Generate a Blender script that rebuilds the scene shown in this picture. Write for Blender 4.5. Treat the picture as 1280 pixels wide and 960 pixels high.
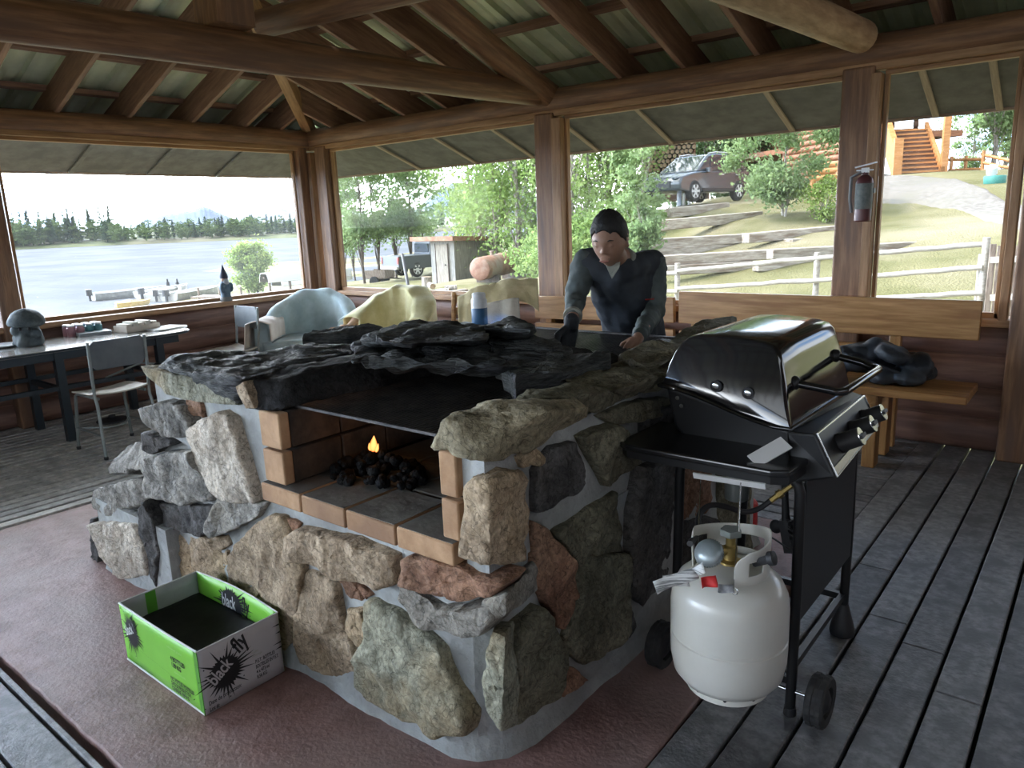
import bpy, bmesh, math, random
from mathutils import Vector, Matrix, Euler, noise
for o in list(bpy.data.objects): bpy.data.objects.remove(o)
SC = bpy.context.scene
COL = SC.collection
PI = math.pi
R = math.radians
rnd = random.Random(7)

# ------------------------------------------------------------ camera
YAW, PITCH, ROLL, FPX, EYE = R(39.25), R(12.475), R(2.26), 930.0, Vector((0, 0, 1.6))
fwd = Vector((-math.sin(YAW)*math.cos(PITCH), math.cos(YAW)*math.cos(PITCH), -math.sin(PITCH)))
_r = Vector((math.cos(YAW), math.sin(YAW), 0)); _d = fwd.cross(_r)
RT = _r*math.cos(ROLL) + _d*math.sin(ROLL)
DN = -_r*math.sin(ROLL) + _d*math.cos(ROLL)
cd = bpy.data.cameras.new('camera'); cam = bpy.data.objects.new('camera', cd); COL.objects.link(cam)
cd.sensor_width = 36.0; cd.lens = 36.0*FPX/1280.0; cd.clip_end = 20000; cd.clip_start = .05
cam.matrix_world = Matrix((( RT.x, -DN.x, -fwd.x, EYE.x), (RT.y, -DN.y, -fwd.y, EYE.y), (RT.z, -DN.z, -fwd.z, EYE.z), (0, 0, 0, 1)))
SC.camera = cam

# ------------------------------------------------------------ view, sky, sun
SC.view_settings.view_transform = 'Standard'; SC.view_settings.look = 'None'
SC.view_settings.gamma = 1.0; SC.view_settings.use_curve_mapping = False
SC.view_settings.exposure = 0.95
SKY_STRENGTH = 1.55
LAKE_GLOW = 14.0            # how much brighter the hazy sky is over the lake
SUN_STRENGTH = 2.8
SUN_DIR = Vector((-0.62, -0.30, 0.95)).normalized()      # towards the sun
w = bpy.data.worlds.new('sky'); SC.world = w; w.use_nodes = True
nt = w.node_tree; N = nt.nodes; L = nt.links; N.clear()
out = N.new('ShaderNodeOutputWorld'); bg = N.new('ShaderNodeBackground')
tc = N.new('ShaderNodeTexCoord'); mp = N.new('ShaderNodeMapping'); mp.inputs['Scale'].default_value = (1, 1, 2.6)
nz = N.new('ShaderNodeTexNoise'); nz.inputs['Scale'].default_value = 3.1; nz.inputs['Detail'].default_value = 7; nz.inputs['Roughness'].default_value = .55
rp = N.new('ShaderNodeValToRGB')
rp.color_ramp.elements[0].position = .36; rp.color_ramp.elements[0].color = (.20, .42, .80, 1)
rp.color_ramp.elements[1].position = .52; rp.color_ramp.elements[1].color = (.90, .955, 1, 1)
L.new(tc.outputs['Generated'], mp.inputs['Vector']); L.new(mp.outputs['Vector'], nz.inputs['Vector'])
L.new(nz.outputs['Fac'], rp.inputs['Fac']); L.new(rp.outputs['Color'], bg.inputs['Color'])
sx = N.new('ShaderNodeSeparateXYZ'); L.new(tc.outputs['Generated'], sx.inputs[0])
def wmath(op, a, b=None, clamp=False):
    n_ = N.new('ShaderNodeMath'); n_.operation = op; n_.use_clamp = clamp
    for k, v in ((0, a), (1, b)):
        if v is None: continue
        if isinstance(v, (int, float)): n_.inputs[k].default_value = v
        else: L.new(v, n_.inputs[k])
    return n_.outputs[0]
lk = wmath('POWER', wmath('MULTIPLY', sx.outputs['X'], -1.0, True), 1.3)
hz_ = wmath('SUBTRACT', 1.0, wmath('MULTIPLY', wmath('ABSOLUTE', sx.outputs['Z']), .75), True)
L.new(wmath('MULTIPLY', wmath('ADD', wmath('MULTIPLY', wmath('MULTIPLY', lk, hz_), LAKE_GLOW), 1.0), SKY_STRENGTH), bg.inputs['Strength'])
L.new(bg.outputs['Background'], out.inputs['Surface'])
sd = bpy.data.lights.new('sun', 'SUN'); sd.energy = SUN_STRENGTH; sd.angle = R(1.0); sd.color = (1, .93, .80)
so = bpy.data.objects.new('sun', sd); COL.objects.link(so)
so.rotation_euler = SUN_DIR.to_track_quat('Z', 'Y').to_euler(); so.location = SUN_DIR*60

# ------------------------------------------------------------ pixel rays onto real planes
def ray(px, py): return fwd + RT*((px-640)/FPX) + DN*((py-480)/FPX)
def onz(px, py, z=0.0): d = ray(px, py); return EYE + d*((z-EYE.z)/d.z)
def onx(px, py, x): d = ray(px, py); return EYE + d*(x/d.x)
def ony(px, py, y): d = ray(px, py); return EYE + d*(y/d.y)
def dep(px, py, D): return EYE + ray(px, py)*D
def onplane(px, py, p, n): d = ray(px, py); return EYE + d*((p-EYE).dot(n)/d.dot(n))

# ------------------------------------------------------------ object helpers
def wm(o):
    m = o.matrix_basis.copy()
    while o.parent: o = o.parent; m = o.matrix_basis @ m
    return m
def tag(o, label=None, cat=None, group=None, kind=None):
    if label: o['label'] = label
    if cat: o['category'] = cat
    if group: o['group'] = group
    if kind: o['kind'] = kind
    return o
def thing(name, label, cat, loc=(0, 0, 0), rz=0.0, group=None, kind=None):
    o = bpy.data.objects.new(name, None); COL.objects.link(o)
    o.empty_display_size = .1
    o.matrix_basis = Matrix.Translation(Vector(loc)) @ Matrix.Rotation(rz, 4, 'Z')
    return tag(o, label, cat, group, kind)
def dup(root, loc=None, rz=None, label=None, group=None, scale=None):
    r = root.copy(); COL.objects.link(r)
    if loc is not None or rz is not None or scale is not None:
        s = scale if scale is not None else 1.0
        S = Matrix.Diagonal((s, s, s, 1)) if not hasattr(s, '__len__') else Matrix.Diagonal((s[0], s[1], s[2], 1))
        r.matrix_basis = Matrix.Translation(Vector(loc if loc is not None else root.location)) @ Matrix.Rotation(rz or 0.0, 4, 'Z') @ S
    if label: r['label'] = label
    if group: r['group'] = group
    for ch in list(root.children):
        c = ch.copy(); COL.objects.link(c); c.parent = r
        for g in ch.children:
            d = g.copy(); COL.objects.link(d); d.parent = c
    return r
def frame(p0, p1, up=(0, 0, 1)):
    p0 = Vector(p0); x = (Vector(p1)-p0).normalized(); up = Vector(up)
    if abs(x.dot(up)) > .99: up = Vector((0, 1, 0))
    y = up.cross(x).normalized(); z = x.cross(y)
    return Matrix(((x.x, y.x, z.x, p0.x), (x.y, y.y, z.y, p0.y), (x.z, y.z, z.z, p0.z), (0, 0, 0, 1)))

class MB:
    def __init__(s): s.v = []; s.f = []
    def add(s, vs, fs):
        n = len(s.v); s.v += [Vector(v) for v in vs]; s.f += [[i+n for i in f] for f in fs]; return s
    def box(s, a, b, M=None):
        x0, y0, z0 = a; x1, y1, z1 = b
        vs = [Vector(p) for p in ((x0,y0,z0),(x1,y0,z0),(x1,y1,z0),(x0,y1,z0),(x0,y0,z1),(x1,y0,z1),(x1,y1,z1),(x0,y1,z1))]
        if M is not None: vs = [M @ v for v in vs]
        return s.add(vs, ((3,2,1,0),(4,5,6,7),(0,1,5,4),(1,2,6,5),(2,3,7,6),(3,0,4,7)))
    def rbox(s, a, b, r=.01, M=None, n=2):
        """box with rounded vertical (z) edges"""
        x0, y0, z0 = a; x1, y1, z1 = b; pts = []
        for cx, cy, a0 in ((x1-r, y1-r, 0), (x0+r, y1-r, 90), (x0+r, y0+r, 180), (x1-r, y0+r, 270)):
            for k in range(n+1):
                t = R(a0+90*k/n); pts.append((cx+r*math.cos(t), cy+r*math.sin(t)))
        return s.prism(pts, z0, z1, M)
    def prism(s, pts, z0, z1, M=None):
        k = len(pts); vs = [Vector((p[0], p[1], z0)) for p in pts] + [Vector((p[0], p[1], z1)) for p in pts]
        if M is not None: vs = [M @ v for v in vs]
        return s.add(vs, [list(range(k-1, -1, -1)), list(range(k, 2*k))] + [(i, (i+1) % k, k+(i+1) % k, k+i) for i in range(k)])
    def hexa(s, b4, t4):
        return s.add(list(b4)+list(t4), ((3,2,1,0),(4,5,6,7),(0,1,5,4),(1,2,6,5),(2,3,7,6),(3,0,4,7)))
    def beam(s, p0, p1, w, h, up=(0, 0, 1)):
        M = frame(p0, p1, up); l = (Vector(p1)-Vector(p0)).length
        return s.box((0, -w/2, -h/2), (l, w/2, h/2), M)
    def tube(s, pts, r, n=8, cap=True, up=None):
        pts = [Vector(p) for p in pts]; rs = r if hasattr(r, '__len__') else [r]*len(pts)
        rings = []; prev = Vector(up) if up else None
        for i, p in enumerate(pts):
            t = (pts[min(i+1, len(pts)-1)]-pts[max(i-1, 0)]).normalized()
            if prev is None or abs(prev.dot(t)) > .98: prev = Vector((0, 0, 1)) if abs(t.z) < .9 else Vector((1, 0, 0))
            a = t.cross(prev).normalized(); b = a.cross(t); prev = b
            rings.append([p+(a*math.cos(2*PI*k/n)+b*math.sin(2*PI*k/n))*rs[i] for k in range(n)])
        vs = [v for g in rings for v in g]; m = len(rings)
        fs = [(i*n+k, i*n+(k+1) % n, (i+1)*n+(k+1) % n, (i+1)*n+k) for i in range(m-1) for k in range(n)]
        if cap: fs += [list(range(n-1, -1, -1)), list(range((m-1)*n, m*n))]
        return s.add(vs, fs)
    def lathe(s, prof, M=None, n=24, c=(0, 0, 0)):
        """prof: (radius, z) list"""
        vs = []; c = Vector(c)
        for r_, z in prof:
            for k in range(n): vs.append(c+Vector((r_*math.cos(2*PI*k/n), r_*math.sin(2*PI*k/n), z)))
        if M is not None: vs = [M @ v for v in vs]
        m = len(prof)
        fs = [(i*n+k, i*n+(k+1) % n, (i+1)*n+(k+1) % n, (i+1)*n+k) for i in range(m-1) for k in range(n)]
        fs += [list(range(n-1, -1, -1)), list(range((m-1)*n, m*n))]
        return s.add(vs, fs)
    def ell(s, c, r, M=None, n=16, m=10):
        vs = []; c = Vector(c); r = Vector(r) if hasattr(r, '__len__') else Vector((r, r, r))
        for i in range(m+1):
            t = PI*i/m
            for k in range(n):
                p = Vector((math.sin(t)*math.cos(2*PI*k/n)*r.x, math.sin(t)*math.sin(2*PI*k/n)*r.y, -math.cos(t)*r.z))
                vs.append(c + (M @ p if M is not None else p))
        return s.add(vs, [(i*n+k, i*n+(k+1) % n, (i+1)*n+(k+1) % n, (i+1)*n+k) for i in range(m) for k in range(n)])
    def grid(s, fn, nu, nv, close=False):
        vs = [fn(i/nu, j/nv) for i in range(nu+1) for j in range(nv+1)]
        return s.add(vs, [(i*(nv+1)+j, (i+1)*(nv+1)+j, (i+1)*(nv+1)+j+1, i*(nv+1)+j+1) for i in range(nu) for j in range(nv)])
    def build(s, name, mat, parent=None, M=None, smooth=40, clean=False, kind=None):
        me = bpy.data.meshes.new(name)
        if M is None: P = wm(parent).inverted() if parent else None; vs = [P @ v for v in s.v] if P is not None else s.v
        else: vs = s.v
        me.from_pydata([tuple(v) for v in vs], [], s.f)
        bm = bmesh.new(); bm.from_mesh(me)
        if clean: bmesh.ops.remove_doubles(bm, verts=bm.verts, dist=1e-5)
        bmesh.ops.recalc_face_normals(bm, faces=bm.faces); bm.to_mesh(me); bm.free()
        if smooth:
            me.polygons.foreach_set('use_smooth', [True]*len(me.polygons)); me.set_sharp_from_angle(angle=R(smooth))
        if mat: me.materials.append(mat)
        o = bpy.data.objects.new(name, me); COL.objects.link(o)
        if parent: o.parent = parent
        if M is not None: o.matrix_basis = (wm(parent).inverted() @ M) if parent else M
        if kind: o['kind'] = kind
        return o
def mod(o, typ, **kw):
    m = o.modifiers.new(typ.lower(), typ)
    for k, v in kw.items(): setattr(m, k, v)
    return o
def bev(o, w=.004, n=2): return mod(o, 'BEVEL', width=w, segments=n, limit_method='ANGLE', angle_limit=R(35))

# ------------------------------------------------------------ materials
def mat(name, c1, c2=None, scale=6.0, rough=.6, bump=0.0, stretch=(1, 1, 1), metal=0.0, bscale=None, spec=.4, detail=6, lo=.38, hi=.64,
        c3=None, s3=1.2, rand=0.0, island=0.0, trans=0.0, bdist=.01, emit=None, sheen=0.0, coat=0.0, spk=0.0, spks=70):
    m = bpy.data.materials.new(name); m.use_nodes = True
    nt = m.node_tree; N = nt.nodes; L = nt.links
    b = N['Principled BSDF']; b.inputs['Roughness'].default_value = rough; b.inputs['Metallic'].default_value = metal
    b.inputs['Specular IOR Level'].default_value = spec
    if sheen: b.inputs['Sheen Weight'].default_value = sheen
    if coat: b.inputs['Coat Weight'].default_value = coat
    if emit: b.inputs['Emission Color'].default_value = (*emit[0], 1); b.inputs['Emission Strength'].default_value = emit[1]
    if c2 is None and not bump: b.inputs['Base Color'].default_value = (*c1, 1); return m
    tc = N.new('ShaderNodeTexCoord'); mp = N.new('ShaderNodeMapping'); mp.inputs['Scale'].default_value = stretch
    L.new(tc.outputs['Object'], mp.inputs['Vector'])
    vec = mp.outputs['Vector']
    if rand:
        oi = N.new('ShaderNodeObjectInfo'); ad = N.new('ShaderNodeVectorMath'); ad.operation = 'ADD'
        sc = N.new('ShaderNodeMath'); sc.operation = 'MULTIPLY'; sc.inputs[1].default_value = 37.0
        L.new(oi.outputs['Random'], sc.inputs[0]); L.new(mp.outputs['Vector'], ad.inputs[0]); L.new(sc.outputs[0], ad.inputs[1]); vec = ad.outputs[0]
    n1 = N.new('ShaderNodeTexNoise'); n1.inputs['Scale'].default_value = scale; n1.inputs['Detail'].default_value = detail; n1.inputs['Roughness'].default_value = .62
    L.new(vec, n1.inputs['Vector'])
    col = None
    if c2 is not None:
        rp = N.new('ShaderNodeValToRGB'); e = rp.color_ramp.elements
        e[0].position = lo; e[0].color = (*c1, 1); e[1].position = hi; e[1].color = (*c2, 1)
        L.new(n1.outputs['Fac'], rp.inputs['Fac']); col = rp.outputs['Color']
        if c3 is not None:
            n3 = N.new('ShaderNodeTexNoise'); n3.inputs['Scale'].default_value = s3; n3.inputs['Detail'].default_value = 4
            L.new(vec, n3.inputs['Vector'])
            r3 = N.new('ShaderNodeValToRGB'); r3.color_ramp.elements[0].position = .48; r3.color_ramp.elements[1].position = .66
            L.new(n3.outputs['Fac'], r3.inputs['Fac'])
            mx = N.new('ShaderNodeMix'); mx.data_type = 'RGBA'; L.new(r3.outputs['Color'], mx.inputs['Factor'])
            L.new(col, mx.inputs['A']); mx.inputs['B'].default_value = (*c3, 1); col = mx.outputs['Result']
    else:
        rgb = N.new('ShaderNodeRGB'); rgb.outputs[0].default_value = (*c1, 1); col = rgb.outputs[0]
    if spk:
        n4 = N.new('ShaderNodeTexNoise'); n4.inputs['Scale'].default_value = spks; n4.inputs['Detail'].default_value = 5; n4.inputs['Roughness'].default_value = .7
        L.new(vec, n4.inputs['Vector']); m4 = N.new('ShaderNodeMapRange'); m4.inputs['From Min'].default_value = .32; m4.inputs['From Max'].default_value = .68
        m4.inputs['To Min'].default_value = 1-spk; m4.inputs['To Max'].default_value = 1+spk*.7; L.new(n4.outputs['Fac'], m4.inputs['Value'])
        vm = N.new('ShaderNodeVectorMath'); vm.operation = 'SCALE'; L.new(col, vm.inputs[0]); L.new(m4.outputs['Result'], vm.inputs['Scale']); col = vm.outputs['Vector']
    if rand or island:
        hv = N.new('ShaderNodeHueSaturation'); mr = N.new('ShaderNodeMapRange')
        a = max(rand, island); mr.inputs['To Min'].default_value = 1-a; mr.inputs['To Max'].default_value = 1+a
        if island: g = N.new('ShaderNodeNewGeometry'); L.new(g.outputs['Random Per Island'], mr.inputs['Value'])
        else: L.new(oi.outputs['Random'], mr.inputs['Value'])
        L.new(mr.outputs['Result'], hv.inputs['Value']); L.new(col, hv.inputs['Color']); col = hv.outputs['Color']
    L.new(col, b.inputs['Base Color'])
    if bump:
        n2 = N.new('ShaderNodeTexNoise'); n2.inputs['Scale'].default_value = bscale or scale*3; n2.inputs['Detail'].default_value = 6
        L.new(vec, n2.inputs['Vector'])
        bp = N.new('ShaderNodeBump'); bp.inputs['Strength'].default_value = bump; bp.inputs['Distance'].default_value = bdist
        L.new(n2.outputs['Fac'], bp.inputs['Height']); L.new(bp.outputs['Normal'], b.inputs['Normal'])
    if trans:
        tb = N.new('ShaderNodeBsdfTranslucent'); L.new(col, tb.inputs['Color'])
        ms = N.new('ShaderNodeMixShader'); ms.inputs[0].default_value = trans
        L.new(b.outputs[0], ms.inputs[1]); L.new(tb.outputs[0], ms.inputs[2]); L.new(ms.outputs[0], N['Material Output'].inputs['Surface'])
    return m
G = (1.2, 14, 14)     # grain along local x
M_log    = mat('log_wood', (.155,.078,.040), (.30,.165,.088), 2.2, .5, .25, G, c3=(.15,.085,.055), rand=.10)
M_logwall= mat('log_wall_wood', (.16,.066,.040), (.27,.12,.07), 2.0, .55, .2, (10,1,10), c3=(.12,.05,.03))
M_raft   = mat('rafter_wood', (.19,.105,.07), (.31,.185,.125), 2.6, .6, .15, G, rand=.15)
M_frame  = mat('frame_wood', (.25,.135,.062), (.42,.245,.125), 2.4, .5, .15, G, rand=.1)
M_board  = mat('weathered_board', (.135,.135,.14), (.245,.245,.248), 3.0, .50, .35, (9,9,9), c3=(.12,.12,.125), s3=.9, island=.22, spec=.3)
M_board2 = mat('lakelit_narrow_board', (.34,.325,.30), (.54,.52,.48), 3.0, .5, .3, (9,9,9), c3=(.27,.26,.24), s3=.9, island=.18, spec=.35)  # tan-grey narrow boards, paled further to paint in the lake window light
M_pine   = mat('varnished_pine', (.31,.155,.052), (.46,.25,.095), 2.2, .38, .1, G, c3=(.26,.12,.04), s3=2, rand=.08)
M_metalroof = mat('green_roof_metal', (.54,.61,.43), (.68,.74,.55), 3.0, .36, 0, metal=.1, c3=(.48,.54,.38))
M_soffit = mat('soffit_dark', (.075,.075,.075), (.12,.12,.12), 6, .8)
M_pad    = mat('red_concrete', (.19,.105,.09), (.31,.19,.17), 7, .55, .7, bscale=60, c3=(.27,.19,.17), s3=1.6, bdist=.006)
M_dark   = mat('dark_void', (.02,.018,.016), None, rough=.9)
# ------------------------------------------------------------ room shell
XA, YB = -7.27, 5.5          # inner faces of the log walls
def struct(o, label=None, cat=None, group=None): return tag(o, label, cat, group, 'structure')
def boards(name, x0, x1, y0, y1, w, gap, along, seed, label):
    """deck boards with open gaps, one mesh"""
    r = random.Random(seed); mb = MB(); a, b = (x0, x1) if along == 'y' else (y0, y1); t = a
    while t < b-.01:
        e = min(t+w-gap, b); dz = r.uniform(-.003, .003)
        c0, c1 = (y0, y1) if along == 'y' else (x0, x1)
        cuts = [c0]
        while cuts[-1] < c1-1.6: cuts.append(cuts[-1]+r.uniform(1.6, 3.6))
        cuts[-1] = c1 if len(cuts) > 1 else cuts[-1]
        if cuts[-1] != c1: cuts.append(c1)
        for k in range(len(cuts)-1):
            p, q = cuts[k]+.0015, cuts[k+1]-.0015
            if along == 'y': mb.box((t, p, -.04+dz), (e, q, dz))
            else: mb.box((p, t, -.04+dz), (q, e, dz))
        t += w
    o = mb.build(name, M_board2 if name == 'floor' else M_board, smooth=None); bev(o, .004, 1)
    return struct(o, label, 'floor')
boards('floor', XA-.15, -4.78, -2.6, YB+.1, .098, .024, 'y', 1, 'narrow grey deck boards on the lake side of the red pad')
boards('floor_right', -.93, 3.1, -2.6, YB+.1, .150, .013, 'y', 2, 'wide grey deck boards beside the gas barbecue')
boards('floor_front', -4.78, -.93, -2.6, .72, .150, .012, 'x', 3, 'grey deck boards in front of the red concrete pad')
boards('floor_back', -4.78, -.93, 3.70, YB+.1, .105, .011, 'x', 4, 'grey deck boards running under the pine bench')
mb = MB(); mb.box((XA-.2, -2.7, -.30), (3.2, YB+.2, -.14)); struct(mb.build('floor_base', M_dark), 'dark sheet for the shade under the deck gaps', 'floor')  # near-black sheet added for the shade seen through the gaps
# concrete pad with chipped edge
def padedge():
    pts = []; P = [(-4.74, .75), (-.90, .75), (-1.0, 3.68), (-4.74, 3.68)]
    for i in range(4):
        a, b = Vector(P[i]), Vector(P[(i+1) % 4]); n = int((b-a).length/.04)
        for k in range(n): q = a.lerp(b, k/n); pts.append((q.x+.007*noise.noise((q.x*9, q.y*9, 3)), q.y+.007*noise.noise((q.x*9, q.y*9, 8))))
    return pts
mb = MB(); mb.prism(padedge(), -.2, .006); o = mb.build('concrete_pad', M_pad); bev(o, .006, 2); struct(o, 'red painted concrete pad under the stone fireplace', 'floor')

# log walls below the windows (courses of round logs in profile)
def logwall(name, axis, c, a, b, z0, z1, inward, label, rows=4):
    prof = []; h = (z1-z0)/rows
    for i in range(rows):
        for k in range(7):
            t = -PI/2+PI*k/6; prof.append((.045*math.cos(t)*inward, z0+h*(i+.5)+h*.5*math.sin(t)*.985))
    prof = [(-.16*inward, z0)] + prof + [(-.16*inward, z1)]
    mb = MB(); k = len(prof); vs = []
    for e in (a, b):
        for p, z in prof: vs.append((c-.045*inward+p, e, z) if axis == 'y' else (e, c-.045*inward+p, z))
    mb.add(vs, [(i, (i+1) % k, k+(i+1) % k, k+i) for i in range(k)] + [list(range(k)), list(range(2*k-1, k-1, -1))])
    return struct(mb.build(name, M_logwall if axis == 'y' else M_logwall2, smooth=50), label, 'wall')
M_logwall = mat('log_wall_wood_a', (.17,.09,.066), (.29,.165,.12), 2.0, .5, .2, (10,1,10), c3=(.135,.07,.052))
M_logwall2 = mat('log_wall_wood_b', (.17,.09,.066), (.29,.165,.12), 2.0, .5, .2, (1,10,10), c3=(.135,.07,.052))
logwall('wall_left', 'y', XA, -2.6, YB+.12, 0, .84, 1, 'brown log wall under the lake window')
logwall('wall_back', 'x', YB, XA-.12, 3.1, 0, .84, -1, 'brown log wall under the garden windows behind the bench')
logwall('wall_right', 'y', 3.05, -2.6, YB+.12, 0, 2.5, -1, 'brown log wall closing the right end of the shelter', 12)
logwall('wall_front', 'x', -2.6, XA-.12, 3.1, 0, .84, 1, 'brown log wall behind the viewer')
def lumber(name, p0, p1, w, h, m=M_frame, up=(0, 0, 1), parent=None, bv=.005, label=None, cat=None, group=None, structure=True):
    mb = MB(); l = (Vector(p1)-Vector(p0)).length; mb.box((0, -w/2, -h/2), (l, w/2, h/2))
    o = mb.build(name, m, parent, M=frame(p0, p1, up)); bev(o, bv, 2)
    if structure and not parent: struct(o, label, cat, group)
    elif label: tag(o, label, cat, group)
    return o
def log(name, p0, p1, r0, r1=None, m=M_log, label=None, cat=None, parent=None, seed=0, group=None, structure=True, n=18, wob=.012):
    r1 = r1 or r0; l = (Vector(p1)-Vector(p0)).length; mb = MB(); pts = []; rs = []; k = max(6, int(l/.25))
    for i in range(k+1):
        t = i/k; pts.append((t*l, wob*noise.noise((t*l*.7, seed, 1)), wob*noise.noise((t*l*.7, seed, 5)))); rs.append((r0+(r1-r0)*t)*(1+.03*noise.noise((t*l*1.5, seed, 9))))
    pts = [(-.012, 0, 0)] + pts + [(l+.012, 0, 0)]; rs = [rs[0]*.86] + rs + [rs[-1]*.86]
    mb.tube(pts, rs, n)
    o = mb.build(name, m, parent, M=frame(p0, p1))
    if structure and not parent: struct(o, label, cat, group)
    elif label: tag(o, label, cat, group)
    return o
ZS = .87
# sills
lumber('window_sill', (XA-.02, -2.6, ZS-.015), (XA-.02, YB, ZS-.015), .20, .05, label='long wooden sill of the lake window', cat='sill')
lumber('window_sill', (XA, YB+.02, ZS-.015), (3.05, YB+.02, ZS-.015), .20, .05, label='long wooden sill of the garden windows', cat='sill')
# plate logs and header boards
PX, PY = -7.33, 5.50
log('plate_log', (PX, -2.7, 2.565), (PX, 5.75, 2.565), .105, seed=2, label='round wall plate log above the lake window', cat='beam')
log('plate_log', (-7.6, PY, 2.565), (3.1, PY, 2.565), .105, seed=3, label='round wall plate log above the garden windows', cat='beam')
log('plate_log', (3.0, -2.6, 2.565), (3.0, 5.7, 2.565), .105, seed=4, label='wall plate log over the right log wall', cat='beam')
log('plate_log', (-7.6, -2.62, 2.565), (3.1, -2.62, 2.565), .105, seed=5, label='wall plate log behind the viewer', cat='beam')
lumber('header_board', (PX+.03, -2.6, 2.465), (PX+.03, 5.5, 2.465), .09, .05, label='header board over the lake window', cat='beam')
lumber('header_board', (-7.3, PY-.03, 2.465), (3.0, PY-.03, 2.465), .09, .05, label='header board over the garden windows', cat='beam')
# posts (post + lighter frame stud beside it)
def post(x0, x1, y0, y1, label, m=M_log):
    mb = MB(); h = 2.47; mb.box((0, -(y1-y0)/2, -(x1-x0)/2), (h, (y1-y0)/2, (x1-x0)/2))
    o = mb.build('post', m, M=frame(((x0+x1)/2, (y0+y1)/2, 0), ((x0+x1)/2, (y0+y1)/2, h), (0, 1, 0))); bev(o, .015, 3)
    return struct(o, label, 'post')
def stud(x0, x1, y0, y1, label, z0=ZS, z1=2.42):
    return lumber('frame_stud', ((x0+x1)/2, (y0+y1)/2, z0), ((x0+x1)/2, (y0+y1)/2, z1), x1-x0, y1-y0, M_frame, up=(0, 1, 0), label=label, cat='trim')
post(-4.04, -3.885, 5.38, 5.58, 'square log post under the first tie log')
stud(-3.88, -3.785, 5.40, 5.50, 'pale frame stud on the right of the middle post')
post(-1.51, -1.36, 5.38, 5.58, 'square log post carrying the fire extinguisher')
stud(-1.355, -1.295, 5.40, 5.50, 'pale frame stud right of the extinguisher post')
post(-.49, -.20, 5.36, 5.62, 'dark square post at the right end of the garden windows')
stud(-.545, -.495, 5.42, 5.50, 'frame stud beside the right-hand post')
post(-7.36, -7.25, 5.27, 5.39, 'corner post half facing the lake window')
post(-7.14, -6.97, 5.40, 5.58, 'corner post half facing the garden window')
stud(-7.31, -7.22, 5.40, 5.50, 'dark corner filler stud between the corner posts')
post(-7.37, -7.21, 2.08, 2.33, 'square post at the left edge of the lake window')
post(-7.37, -7.21, -1.2, -1.0, 'far left post of the lake wall')
post(1.2, 1.4, 5.38, 5.58, 'post beyond the right end of the bench')
for x in (-4.2, -.9): post(x-.09, x+.09, -2.7, -2.5, 'post of the open front side')
mbs = [((PX-.01, 2.30, 0), (PX-.01, 5.2, 0), 'y')]
# window panes with dust
mg = bpy.data.materials.new('dusty_glass'); mg.use_nodes = True
nt = mg.node_tree; N = nt.nodes; L = nt.links; N.clear()
ou = N.new('ShaderNodeOutputMaterial'); tr = N.new('ShaderNodeBsdfTransparent'); gl = N.new('ShaderNodeBsdfGlossy'); df = N.new('ShaderNodeBsdfTranslucent')
gl.inputs['Roughness'].default_value = .02; df.inputs['Color'].default_value = (.8, .8, .78, 1)
fr = N.new('ShaderNodeFresnel'); fr.inputs['IOR'].default_value = 1.10
tcn = N.new('ShaderNodeTexCoord'); nz = N.new('ShaderNodeTexNoise'); nz.inputs['Scale'].default_value = 1.3; nz.inputs['Detail'].default_value = 5
vo = N.new('ShaderNodeTexVoronoi'); vo.inputs['Scale'].default_value = 24
L.new(tcn.outputs['Object'], nz.inputs['Vector']); L.new(tcn.outputs['Object'], vo.inputs['Vector'])
r1 = N.new('ShaderNodeValToRGB'); r1.color_ramp.elements[0].position = .35; r1.color_ramp.elements[0].color = (.012,.012,.012,1); r1.color_ramp.elements[1].position = .75; r1.color_ramp.elements[1].color = (.045,.045,.045,1)
r2 = N.new('ShaderNodeValToRGB'); r2.color_ramp.elements[0].position = .05; r2.color_ramp.elements[0].color = (.25,.25,.25,1); r2.color_ramp.elements[1].position = .13; r2.color_ramp.elements[1].color = (0,0,0,1)
L.new(nz.outputs['Fac'], r1.inputs['Fac']); L.new(vo.outputs['Distance'], r2.inputs['Fac'])
ad = N.new('ShaderNodeMath'); ad.operation = 'ADD'; L.new(r1.outputs['Color'], ad.inputs[0])
ml = N.new('ShaderNodeMath'); ml.operation = 'MULTIPLY'; nz2 = N.new('ShaderNodeTexNoise'); nz2.inputs['Scale'].default_value = 2.2
r3 = N.new('ShaderNodeValToRGB'); r3.color_ramp.elements[0].position = .5; r3.color_ramp.elements[1].position = .7
L.new(tcn.outputs['Object'], nz2.inputs['Vector']); L.new(nz2.outputs['Fac'], r3.inputs['Fac']); L.new(r2.outputs['Color'], ml.inputs[0]); L.new(r3.outputs['Color'], ml.inputs[1]); L.new(ml.outputs[0], ad.inputs[1])
m1 = N.new('ShaderNodeMixShader'); m2 = N.new('ShaderNodeMixShader')
L.new(ad.outputs[0], m1.inputs[0]); L.new(tr.outputs[0], m1.inputs[1]); L.new(df.outputs[0], m1.inputs[2])
L.new(fr.outputs[0], m2.inputs[0]); L.new(m1.outputs[0], m2.inputs[1]); L.new(gl.outputs[0], m2.inputs[2]); L.new(m2.outputs[0], ou.inputs['Surface'])
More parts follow.
